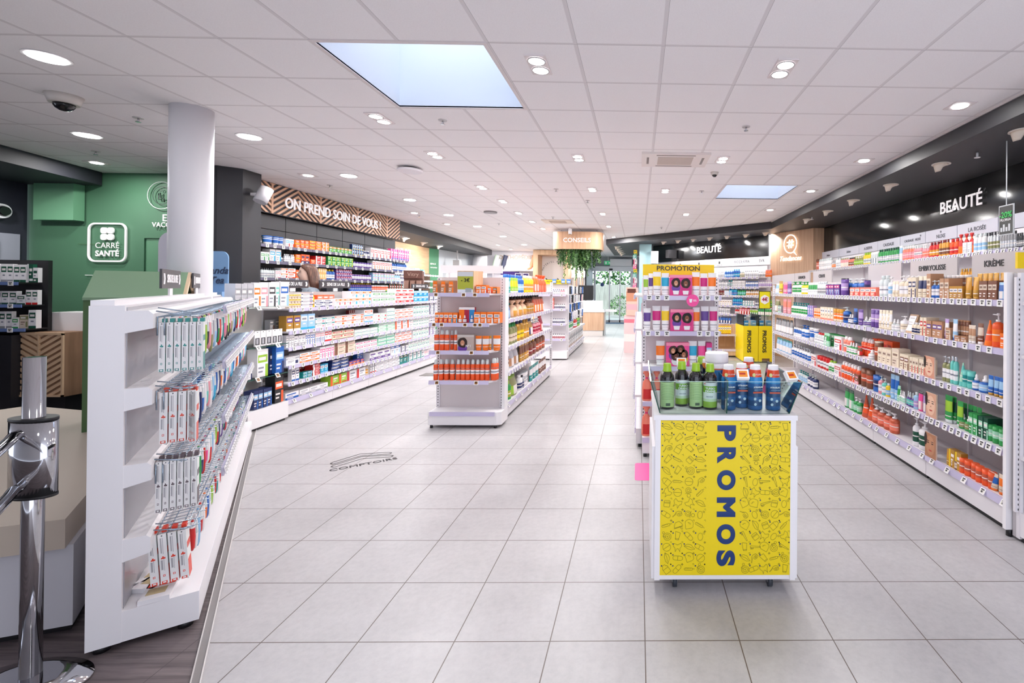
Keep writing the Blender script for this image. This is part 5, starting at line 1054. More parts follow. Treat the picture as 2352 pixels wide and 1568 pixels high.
# line drawings of pharmacy things
def ribbon(b, pts, wd, m, closed=False, y=-.0072):
    P = [Vector(p) for p in pts]; n = len(P)
    for i in range(n if closed else n - 1):
        p, q = P[i], P[(i + 1) % n]; d = q - p
        if d.length < 1e-6: continue
        s = Vector((-d.y, d.x)).normalized() * wd / 2; b.face([(p.x - s.x, y, p.y - s.y), (q.x - s.x, y, q.y - s.y), (q.x + s.x, y, q.y + s.y), (p.x + s.x, y, p.y + s.y)][::1], m)
def arc(cx, cz, r, a0, a1, n=14, k=1): return [(cx + r * math.cos(a0 + (a1 - a0) * i / n), cz + k * r * math.sin(a0 + (a1 - a0) * i / n)) for i in range(n + 1)]
def doodles():
    cap = rrect(-1, -.42, 1, .42, .41, 5)
    D = {}
    D['capsule'] = [(cap, 1), ([(0, -.42), (0, .42)], 0)]
    D['tablet'] = [(arc(0, 0, .8, 0, 2 * PI, 24), 1), ([(-.6, -.5), (.6, .5)], 0)]
    D['heart'] = [([(0, -1)] + arc(-.2, .25, .85, PI * 1.12, PI * .1, 14) + arc(.1, .2, .7, .3, -.6, 6), 1), (arc(-.15, .25, .2, 0, PI) + arc(-.45, .25, .12, 0, PI), 0)]
    D['leaf'] = [([(-.9, .7), (-.1, .75), (.5, .3), (.7, -.5), (.8, -.8), (.1, -.65), (-.5, -.1)], 1), ([(-.9, .7), (0, .1), (.5, -.5)], 0)]
    D['flower'] = [(arc(.55 * math.cos(a), .55 * math.sin(a), .2, a + PI * .6, a + PI * 2.4 - PI, 5) + [(0, 0)], 1) for a in [i * PI / 4 for i in range(8)]]
    D['brush'] = [([(-.9, .5), (-.8, .3), (.9, -.55), (1, -.4), (-.7, .7)], 1), ([(-.9, .45), (-1, .1), (-.5, -.1), (-.4, .2)], 0), ([(-.8, .38), (-.85, .1)], 0), ([(-.65, .3), (-.7, .0)], 0)]
    D['jar'] = [(rrect(-.6, -.7, .6, .6, .2), 1), ([(-.6, .25), (.6, .25)], 0), ([(-.6, .05), (.6, .05)], 0)]
    D['tube'] = [([(-.5, .9), (.5, .75), (.35, -.7), (-.3, -.7)], 1), ([(-.42, -.5), (.4, -.5)], 0)]
    D['tooth'] = [([(-.7, .8), (0, .45), (.7, .8), (.85, .2), (.5, -.2), (.45, -.9), (.1, -.3), (-.15, -.3), (-.5, -.9), (-.5, -.2), (-.85, .2)], 1)]
    D['bottle'] = [([(-.3, .9), (.3, .9), (.35, .6), (.6, .4), (.6, -.9), (-.6, -.9), (-.6, .4), (-.35, .6)], 1), ([(-.6, .1), (.6, .1)], 0)]
    D['thermo'] = [(rrect(-1, -.22, .7, .22, .21, 4), 1), ([(.7, .1), (1.1, 0)], 0)] + [([(-.7 + .3 * i, .22), (-.7 + .3 * i, .02)], 0) for i in range(4)]
    D['pacifier'] = [(arc(-.3, .3, .55, 0, 2 * PI, 20), 1), (arc(-.3, .3, .28, 0, 2 * PI, 14), 1), (arc(.5, -.4, .35, 0, 2 * PI, 14), 1), ([(-.3, -.6), (.5, .5)], 0)]
    D['wheelchair'] = [(arc(.1, -.1, .75, 0, 2 * PI, 22), 1), (arc(.1, -.1, .45, 0, 2 * PI, 18), 1), (arc(.1, -.1, .12, 0, 2 * PI, 10), 1), (arc(-.5, .85, .22, 0, 2 * PI, 12), 1), ([(-.5, .6), (-.8, .1), (-.2, -.1)], 0)]
    D['mortar'] = [([(-.5, .6), (.3, .75), (.8, .2), (.85, -.2), (-.9, -.45), (-.75, .1)], 1), ([(-.9, -.6), (.85, -.3)], 0), ([(.3, -.4), (.55, -.9), (.75, -.85), (.6, -.35)], 0)]
    D['star'] = [([(0, .9), (.2, .2), (.9, 0), (.2, -.2), (0, -.9), (-.2, -.2), (-.9, 0), (-.2, .2)], 1)]
    D['tape'] = [(arc(.4, -.1, .5, 0, 2 * PI, 18, .6), 1), (arc(.4, -.1, .2, 0, 2 * PI, 10, .6), 1), ([(-1.1, -.3), (-.6, 0), (-.2, .5), (.3, .6), (.85, .4), (.88, -.1)], 0)] + [([(-1 + .2 * i, -.2 + .13 * i), (-1 + .2 * i, -.4 + .13 * i)], 0) for i in range(5)]
    D['dots'] = [(arc(-.5, .3, .15, 0, 2 * PI, 8), 1), (arc(.2, .5, .15, 0, 2 * PI, 8), 1), (arc(.4, -.3, .15, 0, 2 * PI, 8), 1)]
    D['foot'] = [(arc(0, -.1, .5, 0, 2 * PI, 16, 1.5), 1), (arc(.7, .6, .18, 0, 2 * PI, 8), 1)]
    return D
DD = doodles(); big_ = [k for k in DD if k not in ('star', 'dots', 'flower')]
def pattern(x0, x1, z0, z1, skip, cell, parent, wd=.0015, seed=11):
    b = MB(); ln = M('5A5A18', .5); dk = NAVY; r = random.Random(seed); nx = max(1, round((x1 - x0) / cell)); nz = round((z1 - z0) / cell); last = ''
    for i in range(nx):
        for j in range(nz):
            cx, cz = x0 + (i + .5) * (x1 - x0) / nx, z0 + (j + .5) * (z1 - z0) / nz; jx = r.uniform(-.08, .08) * cell
            k = r.choice(big_); last = k if k != last else (k := r.choice(big_)); s = cell * .46; a = r.uniform(-.9, .9); kinds = [(k, cx + jx, cz, s, a)]
            kinds.append((r.choice(['star', 'dots', 'star', 'flower']), cx + cell * .44, cz + cell * .44, cell * .12, 0))
            for k2, ox, oz, s2, a2 in kinds:
                ca, sa = math.cos(a2), math.sin(a2)
                for pts, cl in DD[k2]:
                    q = [(ox + s2 * (p[0] * ca - p[1] * sa), oz + s2 * (p[0] * sa + p[1] * ca)) for p in pts]
                    q = [(min(max(p[0], x0 - cell * .02), x1 + cell * .02), min(max(p[1], z0), z1)) for p in q]
                    ribbon(b, q, wd, ln if k2 != 'flower' else dk, cl)
            if r.random() < .7: b.face([(cx - cell * .42 + .004 * math.cos(q * PI / 4), -.0072, cz + cell * .3 + .004 * math.sin(q * PI / 4)) for q in range(8)], dk)
    return b.build('printed_pattern', parent)
pattern(PX0 + .004, .285, PZ0 + .004, PZ1 - .004, 0, .06, fp); pattern(.475, PX1 - .004, PZ0 + .004, PZ1 - .004, 0, .06, fp, seed=5)
# glass basin, flaring outwards
def pane(pts, nm_='glass_pane', edge=True):
    p = [Vector(q) for q in pts]; n = (p[1] - p[0]).cross(p[3] - p[0]).normalized() * .006; g = MB()
    q = p + [v + n for v in p]; g.v = [tuple(v) for v in q]
    g.idx((0, 1, 2, 3), GLASS); g.idx((7, 6, 5, 4), GLASS)
    for i in range(4): j = (i + 1) % 4; g.idx((j, i, 4 + i, 4 + j), GEDGE if i != 2 or edge else M('BFE0D6', .1))
    return g.build(nm_, t)
f0, f1, b0, b1, zg, zt_ = .03, W_ - .03, .03, W_ - .03, 1.001, 1.19
pane([(f0, .03, zg), (f1, .03, zg), (f1 + .055, -.02, zt_), (f0 - .055, -.02, zt_)], edge=False)
pane([(f1, .6, zg), (f0, .6, zg), (f0 - .055, .68, zt_ + .01), (f1 + .055, .68, zt_ + .01)], edge=False)
pane([(f0, .6, zg), (f0, .03, zg), (f0 - .055, -.02, zt_), (f0 - .055, .68, zt_ + .01)])
pane([(f1, .03, zg), (f1, .6, zg), (f1 + .055, .68, zt_ + .01), (f1 + .055, -.02, zt_)])
pane([(.40, .03, zg), (.40, .6, zg), (.40, .62, zt_), (.40, .0, zt_)])
for i, (px, py, yy, rz) in enumerate(((1705, 860, 0, .0), (1815, 863, 0, .35), (1565, 831, .66, 0), (1612, 829, .66, 0))):
    q = Place(TX0, TY + yy - .02, 0); s, _, z = q.meas(px, py, 0)
    o = put('price_tag', tagmesh('orange', 1.35), t, (s, -.03 + yy, z), rot=(-.7, 0, rz)); o.scale = (1.15, 4, 1)
# goods in the basin
TB = Place(0, 0, 0)
def turbo(px, py, back, lab, s=1.0):
    q = CR @ Vector(((px - CX) / FPX, 1, -(py - CY) / FPX)); r = q * ((1.0 - EYE) / q.z); o = empty('syrup_bottle', (r.x, r.y + .045, 1.001), R.uniform(-.15, .15), lab, 'bottle', 'green-capped dark syrup bottles')
    w, h = .086, .262; A = M('1E1A1E', .15, 0, 0, 1, .5)
    lathe([(.9, 0, A), (1, .02, A), (1, .5, A), (1, .62, A), (.92, .72, A), (.6, .8, A), (.42, .84, A), (.42, .87, A)], w, h, 28).build('bottle', o)
    LB = M('B4CE92', .4) if back else M('D9DCDE', .4)
    rs = [[(w * .503 * math.sin(a), -w * .503 * math.cos(a), z * h) for a in [math.radians(q) for q in range(-72, 73, 12)]] for z in (.05, .18, .24, .38, .52, .6)]
    b = MB(); b.rings(rs, [LB] * 5 if back else [M('8FB43A', .4), M('C8DCB8', .4), M('E6EAE8', .4), M('7CB02C', .4), LB], cap=False); lo = b.build('label', o)
    if back:
        k = MB(); [k.rings([[(w * .506 * math.sin(a), -w * .506 * math.cos(a), zz) for a in [math.radians(q) for q in range(-60, 61, 15)]] for zz in (h * z, h * z + .0016)], M('5C7A4A'), cap=False) for z in [.22 + .035 * i for i in range(10)]]; k.box(-.012, -w * .51, h * .08, .014, -w * .5, h * .14, M('4A5A44')); k.build('small_print', lo)
    else:
        for j, (wd, zz) in enumerate((('TURBO', .47), ('DRAINE', .41))): text(wd, .0165, lo, (0, -w * .51, h * zz), WHITE, bold=.0005, ext=.0006)
        text('MINCEUR', .009, lo, (-.004, -w * .51, h * .29), M('2F5A78'), ext=.0004); MB().box(-.034, -w * .46, h * .565, -.028, -w * .44, h * .59, M('C03030')).build('brand_mark', lo)
    C = M('A8D43A', .15, 0, 0, .82); lathe([(.62, .82, C), (.64, .84, C), (.58, .86, C), (.52, .99, C), (.48, 1, C)], w, h, 22).build('measuring_cap', o); lathe([(.4, .86, M('C8E060')), (.42, .88, M('C8E060')), (.38, .975, M('C8E060')), (.3, .98, M('C8E060'))], w, h, 18).build('inner_cap', o)
for px, py, bk_, lb in ((1533, 941, 1, 'dark bottle with green cap and plain green back label, leftmost in the basin'), (1567, 934, 0, 'dark TURBO DRAINE bottle with green cap, second from the left in the basin'), (1600, 940, 1, 'dark bottle with green back label, third from the left in the basin'), (1633, 942, 0, 'dark TURBO DRAINE bottle with green cap nearest the blue bottles'), (1612, 915, 1, 'dark bottle with green cap half hidden behind the third one')): turbo(px, py, bk_, lb)
def slim(px, py, lab):
    q = CR @ Vector(((px - CX) / FPX, 1, -(py - CY) / FPX)); r = q * ((1.0 - EYE) / q.z); o = empty('slimming_drink_bottle', (r.x, r.y + .042, 1.001), R.uniform(-.12, .2), lab, 'bottle', 'blue and orange slimming drink bottles')
    w, h = .086, .258; B1 = M('1F5EA0', .25); B2 = M('2E86C8', .25); B3 = M('18487E', .25); Rr = M('E04A22', .3)
    lathe([(.93, 0, B3), (1, .02, B1), (1, .1, B3), (1, .22, B1), (1, .3, B3), (1, .5, B1), (1, .6, B2), (.97, .68, B2), (.86, .74, Rr), (.8, .84, Rr), (.74, .9, WHITE), (.7, .93, WHITE), (.66, 1, WHITE)], w, h, 28).build('bottle', o)
    text('XTRASLIM', .0118, o, (0, -w * .508, h * .52), WHITE, bold=.0004, ext=.0008); text('DÉTOX MINCEUR', .0066, o, (.004, -w * .508, h * .46), M('9CC8F0'), ext=.0006)
    MB().box(-.03, -w * .506, h * .385, .03, -w * .49, h * .42, M('D8502C')).build('red_band', o); text('TE JOUR', .011, o, (.008, -w * .43, h * .8), WHITE, ext=.0006)
    b = MB(); [b.rings([[(cx + q * math.cos(2 * PI * j / 12), -w * .5, cz + q * math.sin(2 * PI * j / 12)) for j in range(12)] for q in (.008, .001)], M('C8DCEC'), cap=False) for cx, cz in ((-.018, h * .26), (.012, h * .22), (-.016, h * .14))]; b.build('icons', o)
    MB().rings([[(-.022 + .009 * math.cos(2 * PI * j / 14), y, h * .79 + .011 * math.sin(2 * PI * j / 14)) for j in range(14)] for y in (-w * .42, -w * .36)], M('D8D890')).build('cucumber_print', o)
for px, py, lb in ((1676, 943, 'blue slimming bottle beside the glass divider'), (1706, 938, 'blue slimming bottle behind the front price tag'), (1738, 943, 'blue slimming bottle right of the price tag'), (1780, 944, 'rightmost blue slimming bottle in the basin'), (1722, 915, 'blue slimming bottle in the second row, right of the big tub')): slim(px, py, lb)
o = empty('powder_tub', (.50, 2.99, 1.001), .2, 'large white tub with blue label behind the blue bottles', 'tub')
_b = M('2C78BC', .3); lathe([(.95, 0, WHITE), (1, .02, WHITE), (1, .06, _b), (1, .2, M('E8F0F8'), None), (1, .21, _b), (1, .42, M('E8F0F8')), (1, .43, _b), (1, .66, M('D86A3A')), (1, .69, WHITE), (1, .8, WHITE)], .14, .30, 32).build('tub', o)
lathe([(1.03, .8, WHITE), (1.04, .82, WHITE), (1.04, .98, WHITE), (.98, 1, WHITE)], .14, .30, 32).build('lid', o); MB().box(.0, -.072, .12, .05, -.05, .2, M('163E7C')).build('print', o)
o = empty('syrup_bottle', (.43, 3.05, 1.001), 0, 'dark bottle with orange and white cap behind the green caps', 'bottle'); lathe([(1, 0, DARK), (1, .5, DARK), (.7, .66, DARK), (.4, .72, DARK)], .07, .25, 20).build('bottle', o); lathe([(.5, .7, M('E88A30')), (.52, .72, M('E88A30')), (.5, .9, WHITE), (.4, 1, WHITE)], .07, .25, 16).build('cap', o)
for i in range(3): tag(gridbox(.07, .05, .13, WHITE, [(0, 1, .5, .7, M('C03040')), (.1, .8, .2, .3, GREYP)]).build('supplement_box', None, (.2 + i * .085, 3.1, 1.001), 0), f'{ORD[i + 1]} white supplement box from the left behind the green-capped bottles', 'box', 'white boxes behind the green-capped bottles')
# ---- yellow promo bins with a price sign
for i in range(2):
    t2 = empty('promo_bin', (2.47 + i * .36, 11.05, 0), 0, ['left', 'right'][i] + ' yellow PROMOS bin at the far end of the right gondola', 'bin', 'yellow promo bins')
    fp2 = MB().box(.0, 0, .02, .35, .9, .86, YEL).build('body', t2); me = text_mesh('PROMOS', .16, .004, .001, 'LEFT', 0, 1, M('2A2A20')); o = put('lettering', me, t2, (.13, -.006, .76), rot=(0, PI / 2, 0)); o.scale = (.82, 1, .8)
    MB().box(.08, -.005, .02, .26, 0, .1, M('7A5A34')).build('print_patch', t2)
    g = MB(); g.box(0, 0, .86, .35, .012, 1.12, GLASS); g.build('glass_front', t2); MB().box(0, 0, .86, .01, .9, 1.12, GLASS).build('glass_side', t2)
    for j in range(5): tag(gridbox(.1, .09, .12, M(['3A8CC8', '8AB4D8', 'D8A878', 'C8C0C8', '5A6A8A'][j]), [(.1, .9, .3, .6, M('E8ECF0'))]).build('travel_pouch', None, (2.47 + i * .36 + .08 + .18 * (j % 2), 11.15 + .13 * (j // 2), .861 + .121 * (j == 4)), .1 * j), f'{["blue", "pale blue", "peach", "grey", "slate"][j]} small pack in the {["left", "right"][i]} yellow promo bin', 'pack')
t = empty('price_sign', (2.98, 11.1, .86), 0, 'black-framed yellow 4€ price sign on a pole above the yellow bins', 'sign')
MB().cyl(0, .02, 0, .42, .01, DARK, 8).build('pole', t); MB().box(-.14, -.005, .4, .14, .012, .82, DARK).build('frame', t); MB().box(-.125, -.009, .415, .125, -.005, .805, M('E8DC10')).build('card', t)
MB().prism([(.1 * math.cos(2 * PI * j / 12) * (1 + .12 * (j % 2)), .62 + .1 * math.sin(2 * PI * j / 12) * (1 + .12 * (j % 2))) for j in range(12)], -.012, -.009, WHITE, 'y').build('burst', t); text('4€', .12, t, (0, -.016, .62), M('B02848'), bold=.003)

# ================================================================ dental-care gondola at the left
TG = Place(-2.187, 2.404, 125.8)
TL = 3.72
t = empty('wire_gondola', TG.w(0), TG.t, 'white gondola with wire shelves of toothbrushes along the floor trim', 'shelving')
MB().box(-.002, .262, .03, .022, .375, 1.60, WHITE).build('end_panel', t)
MB().box(.02, .27, .03, TL, .375, 1.60, WHITE).build('spine', t)
MB().box(.022, .258, .18, TL, .268, 1.59, M('A9A8AE', .3, .3)).build('back_panel', t)
MB().box(.02, .30, 1.60, TL, .375, 1.625, WHITE).build('top_rail', t)
b = MB(); b.prism([(0, .03), (0, .165), (.375, .165), (.375, .03)], .0, TL, WHITE, 'x') if False else b.box(0, 0, .03, TL, .262, .172, WHITE); b.build('base', t)
for x in (.04, .95, 1.9, 2.8):
    for y in (.05, .33): MB().cyl(x, y, 0, .03, .03, DARK, 14).build('foot', t)
MB().box(0, -.003, .03, TL, 0, .172, M('F4F2F6', .3)).build('kick_board', t)
BZ = [1.49, 1.125, .765, .42]; WIRE = M('A4B4C4', .25, .85)
for bi, z in enumerate(BZ):
    o = MB().prism([(.262, z - .02), (.262, z + .085), (.185, z + .085), (.17, z + .07), (.17, z - .0)], .0, TL, WHITE, 'x').build('bracket_rail', t)
    w_ = MB(); zz = z + .05
    for y in (.165, .12, .075): w_.tube([(.06, y, zz + .0), (TL - .03, y, zz)], .0028, WIRE, 4)
    for i in range(int((TL - .1) / .045)):
        x = .07 + .045 * i; y0 = .0 if x > .95 else .05 * (i % 2) + .0
        w_.tube([(x, .17, zz), (x, y0 + .0, zz + .012)], .0022, WIRE, 4)
    w_.tube([(.06, .17, zz + .03), (.06, .06, zz + .005), (.09, .03, zz + .0), (.9, .03, zz + .005)], .0035, WIRE, 5)
    w_.tube([(.10, .17, zz + .045), (.10, .1, zz + .03), (.13, .05, zz + .02), (.9, .05, zz + .025)], .003, WIRE, 5)
    for q in (.165, .14): w_.tube([(.06, q, zz), (.06, q, zz - .09)], .003, WIRE, 4)
    w_.build('wire_shelf', t)
    for k in range(3):
        r_ = MB(); xa = .93 + k * .93; r_.prism([(-.012, zz - .025), (-.002, zz + .03), (.004, zz + .03), (.002, zz - .025)], xa, xa + .91, M('C9C8E0', .15, 0, 0, .85), 'x'); rl = r_.build('price_rail', t)
        for j in range(12): put('price_tag', tagmesh('dark', 1.15), rl, (xa + .05 + j * .074, -.016, zz + .0), rot=(-.2, 0, 0))
# packs on hooks near the end, seen edge-on
def endpacks(lx, px0, px1, n, yt, yb, c, lab, gap=(), d=.07, base=None, tilt=0, grp='', xo=0):
    q0 = TG.w(lx, 0); E = Place(q0.x, q0.y, 35.8)
    a, da, zt = E.meas(px0, yt, 0); e, _, zb = E.meas(px0, yb, 0); c1, _, _ = E.meas(px1, yt, 0); st = (c1 - a) / n; h = zt - zb; w = st * .8
    for i in range(n):
        if i in gap: continue
        o = empty('toothbrush_pack', E.w(a + st * (i + .5), 0, zb), E.t, f'{ORD[i + 1]} {lab}', 'toothbrush pack', grp or lab); o.rotation_euler = (0, tilt, E.t)
        body = M('E9E7E6', .35); A = M(c, .4); G_ = M('A6A4A8')
        gridbox(w, d, h, body, [(.15, .85, .0, .05, A), (.3, .7, .012, .04, body), (.35, .65, .14, .18, A), (.42, .58, .15, .17, body), (.2, .45, .28, .48, G_), (.55, .62, .26, .5, G_), (.3, .75, .34, .0, A), (.25, .8, .50, .53, A), (.4, .6, .53, .555, A), (.25, .42, .62, .93, G_), (.52, .6, .6, .93, G_), (.42, .6, .96, .985, M('55555A'))]).build('side_print', o)
        f = MB(); x = w / 2
        f.v = []; f.box(x, -d / 2, 0, x + .002, d / 2, h, M('E6EAE8', .3)); f.box(x + .002, -d * .4, h * .0, x + .003, d * .4, h * .36, A); f.box(x + .002, -d * .4, h * .6, x + .003, d * .4, h * .72, A); f.build('front_print', o)
        hk = MB(); hk.box(-w * .1, -d * .2, h, w * .1 + .012, d * .35, h + .018, A); hk.build('hanger_tab', o)
        MB().prism([(-w * .35, 0), (w * .5, 0), (w * .4, -.014)], -d * .3, d * .3, M('EDEDEF', .3, 0, 0, .8), 'y').build('blister_edge', o)
    return E
endpacks(.10, 366, 470, 6, 740, 852, '1E8A84', 'white and teal toothbrush pack from the left, top row of the wire gondola')
endpacks(.10, 368, 452, 4, 900, 1015, 'D8452C', 'white and red toothbrush pack from the left, second row of the wire gondola')
endpacks(.10, 435, 455, 1, 897, 1010, 'D8452C', 'white and red toothbrush pack hanging apart, second row of the wire gondola')
endpacks(.10, 359, 456, 6, 1058, 1172, '5A4A50', 'grey printed toothbrush pack from the left, third row of the wire gondola')
endpacks(.10, 350, 440, 4, 1224, 1337, 'DD3A20', 'orange-red toothbrush pack from the left, bottom row of the wire gondola', d=.09, tilt=-.06)
# packs further along, hanging side by side
hc = [['teal', 'pink', 'rose', 'charcoal', 'lime', 'charcoal', 'rose', 'khaki', 'silver', 'sky', 'navy', 'green', 'red', 'white'], ['orange', 'white', 'navy', 'blue', 'white', 'aqua', 'rose', 'white', 'sky', 'cyan', 'blue', 'white', 'navy'], ['white', 'purple', 'green', 'navy', 'red', 'pink', 'white', 'red', 'sky', 'white', 'lime', 'red', 'navy'], ['red', 'white', 'sky', 'red', 'white', 'orange', 'blue', 'white', 'lime', 'white', 'red', 'teal', 'white']]
hs = [.235, .22, .21, .2]
for r_i in range(4):
    k = 0; x = .21
    while x < TL - .12:
        c = hc[r_i][k % len(hc[r_i])]; far = x > 2.6
        tq = 'toothbrush_blister'; w_ = .03 if k % 3 else .045
        for yq in (.03,) if r_i > 1 or k % 2 else (.03, .11):
            ht = hs[r_i] * (.8 + .3 * ((k * 7) % 5) / 5); z = BZ[r_i] + .035 - ht
            b = MB(); p_ = TG.w(x, yq + .02, z)
            cc = pr(c); b.rings([[(w_ / 2 * s * math.cos(2 * PI * j / 8), .014 * s * math.sin(2 * PI * j / 8), zz_ * ht) for j in range(8)] for zz_, s in ((0, .35), (.1, .8), (.45, 1), (.75, .8), (.95, .5), (1, .3))], [cc, cc, pr('clear') if k % 2 else cc, pr('white'), cc])
            o = b.build(tq, None, p_, TG.t); o.rotation_euler = (0, R.uniform(-.05, .05), TG.t)
            tag(o, f'{ORD[k + 1]} toothbrush blister from the near end, {say(c)}, {["top", "second", "third", "bottom"][r_i]} wire shelf' + (', back hook' if yq > .1 else ''), 'toothbrush pack', f'toothbrush blisters, {["top", "second", "third", "bottom"][r_i]} wire shelf')
        x += .085 if x < 2 else .11; k += 1
for i, (lx, y, rz) in enumerate(((.1, .17, .3), (.22, .19, -.2), (.3, .2, .1))):
    o = gridbox(.11, .2, .022, WHITE, []).build('flat_pack', None, TG.w(lx, y - .02, .173 + .022 * (i == 1) * 0), TG.t + 1.2 + rz)
    MB().box(-.05, -.1, .0222, .05, -.02, .023, M('DD3A20')).build('red_print', o); MB().box(-.03, .0, .0222, .04, .06, .023, M('C8B48A')).build('food_print', o)
    tag(o, ['nearest red and white pack lying on the wire gondola base', 'second red and white pack lying on the wire gondola base', 'third pack lying on the wire gondola base'][i], 'toothbrush pack')
q = TG.w(1.5, .335, 1.625); queue_sign(q.x, q.y, 1.60, .64, .13, TG.t, 'nearest dark queue sign on the wire gondola')
q = TG.w(2.62, .335, 1.625); queue_sign(q.x, q.y, 1.60, .42, .13, TG.t, 'second dark queue sign, before the blue tea stand')
# ---- bench and play house
b = MB(); CU = M('B8ACA0', .6)
bp = [(-2.72, 2.30), (-3.05, 2.18), (-4.6, 1.5), (-6.2, 3.2), (-5.6, 4.45), (-4.12, 4.1)]
t = empty('bench', (0, 0, 0), 0, 'long beige cushioned bench behind the wire gondola', 'bench')
bb = [(p[0] * .995 - .02, p[1] + .04) for p in bp]
MB().prism(bb, .05, .44, M('CFCDD2', .4)).build('base', t); MB().prism(bp, .44, .58, M('C6B8A8', .6)).build('cushion', t); MB().prism([(p[0] - .06, p[1] + .08) for p in bp], 0, .05, DARK).build('plinth', t)
MB().prism([(-2.75, 2.33), (-3.05, 2.22), (-4.58, 1.56), (-4.6, 1.53), (-3.05, 2.19), (-2.74, 2.30)], .566, .571, M('8E8478')).build('seam', t)
_u = math.radians(35.8); t = empty('play_house', (-3.76 - .54 * math.cos(_u), 3.96 - .54 * math.sin(_u), .58), _u, 'green house-shaped nook with wooden gable on the bench', 'play house')
# long side faces the camera; the gable opens to the right
Ls = .54; hw = 1.0; hr = 1.21; dp = .52
b = MB(); b.box(0, 0, 0, Ls, .02, hw, GREEND); b.box(0, dp - .02, 0, Ls, dp, hw, GREEND); b.box(0, .02, 0, .02, dp - .02, hw, GREEND); b.build('wall_panel', t)
RF = M('7C9B7C', .5)
b = MB(); b.prism([(-.02, hw), (dp / 2, hr), (dp + .02, hw), (dp + .02, hw + .02), (dp / 2, hr + .022), (-.02, hw + .02)], 0, Ls, RF, 'x'); b.build('roof', t)
b = MB(); b.prism([(-.02, hw), (.03, hw), (dp / 2, hr - .03), (dp - .03, hw), (dp + .02, hw), (dp / 2, hr + .022)], Ls, Ls + .02, M('E0C4A4'), 'x'); b.prism([(-.02, 0), (.03, 0), (.03, hw), (-.02, hw)], Ls, Ls + .02, M('E0C4A4'), 'x'); b.build('gable_frame', t)
MB().box(Ls - .28, .03, 0, Ls - .05, dp - .03, hw + .0, wood_mat('nook_wood', 'C8A27E', 'E0BE9A', 'z', 8)).build('inner_panel', t)
# ---- chrome queue barrier
t = empty('queue_barrier', (-2.585, 2.07, 0), 0, 'chrome queue barrier post with two rails at the left frame edge', 'barrier')
MB().cyl(0, 0, .02, 1.385, .033, CHROME, 32).build('post', t)
b = MB(); b.rings([[(.24 * math.cos(2 * PI * j / 40), .13 * math.sin(2 * PI * j / 40) - .01, z) for j in range(40)] for z in (0, .012)] + [[(.12 * math.cos(2 * PI * j / 40), .08 * math.sin(2 * PI * j / 40) - .01, .03) for j in range(40)]], CHROME); b.build('foot_plate', t)
ov = lambda s, z: [(.088 * math.cos(a) * s, .05 * s * math.sin(a), z) for a in [2 * PI * j / 40 for j in range(40)]]
MB().rings([ov(1, .80), ov(1, 1.115)], CHROME).build('collar', t); MB().rings([ov(1.02, 1.115), ov(1.02, 1.128)], DARK).build('collar_cap', t); MB().rings([ov(1.02, .79), ov(1.02, .80)], DARK).build('collar_cap', t)
for z in (1.07, .845): MB().tube([(.0, -.03, z), (.005, -.07, z - .004), (.04, -.11, z - .012), (.22, -.33, z - .035), (.73, -1.0, z - .04)], .0195, CHROME, 16).build('rail', t)
# ---- left counter with slatted wood front, shelf of white boxes
t = empty('service_counter', (-8.35, 6.0, 0), 0, 'dark counter with slatted oak end and white block at the far left', 'counter')
MB().box(-.2, .0, 0, .57, 1.0, 1.06, M('242328', .4)).build('body', t)
MB().box(.57, .1, .28, 1.1, .9, 1.09, wood_mat('slat_back', '8A6A50', 'A07C60', 'z')).build('wood_block', t)
b = MB(); W2 = M('D9B894', .5)
chevron(b, .575, .80, .3, 1.08, False, .075, .042, .55, W2, .085, .1); chevron(b, .80, 1.095, .3, 1.08, True, .075, .042, .6, W2, .085, .1); b.box(.785, .082, .3, .805, .1, 1.08, W2); b.box(.57, .08, 1.06, 1.1, .1, 1.09, W2); b.box(.57, .08, .28, 1.1, .1, .305, W2); b.box(1.08, .08, .28, 1.1, .1, 1.08, W2); b.build('slats', t)
MB().box(.6, .2, 0, 1.0, .8, .28, DARK).build('plinth', t)
tag(MB().box(0, 0, 0, .52, .35, .24, WHITE).build('white_block', None, (-7.80, 6.35, 1.091)), 'white box block standing on the slatted counter', 'box')
CD = Place(-8.3, 5.95, 8)
t = empty('counter_display', CD.w(-.3, 0, 1.061), CD.t, 'dark tiered display of white and green boxes at the left frame edge', 'display')
MB().box(0, .25, 0, .95, .3, .95, DARK).build('back', t)
for k, z in enumerate((.08, .38, .66)): MB().box(0, 0, z - .02, .95 - .04 * k, .25, z, DARK).build('shelf', t); o = MB().box(.3, -.012, z - .035, .95 - .04 * k, -.002, z + .005, M('6A80B4', .3)).build('price_rail', t); [put('price_tag', tagmesh('dark', 1.3), o, (x, -.016, z - .015)) for x in (.45, .62, .8)]
for z, p, r in ((1.721, 'top tier, left counter display', '-60 100 3 b 150 white,darkgreen,grey n=slimming_box;102 210 2 b 145 white,darkgreen n=slimming_box;212 262 1 b 150 darkgreen,white n=slimming_box;264 308 1 b 120 white,darkgreen,navy n=slimming_box'), (1.441, 'middle tier, left counter display', '-60 130 3 b 110 white,darkgreen n=slimming_box;132 205 1 b 80 white,darkgreen n=slimming_box;207 305 2 b 120 white,darkgreen,red n=slimming_box'), (1.141, 'lowest tier, left counter display', '-60 92 3 b 140 white,darkgreen,grey n=slimming_box;94 150 1 b 90 white,green n=slimming_box;152 228 1 b 110 beige,khaki n=slimming_box;230 296 1 b 150 white,darkgreen n=slimming_box')): stock(Place(-8.3, 5.97, 8), z, p, (0, 340, 3.564), r, bigpx=99)
t = empty('wall_screen', (-8.95, 6.4, 1.75), PI / 2, 'black screen hung in the pale niche at the far left', 'screen'); MB().box(-.3, -.06, 0, .3, -.0, .62, M('101014', .15)).build('panel', t)
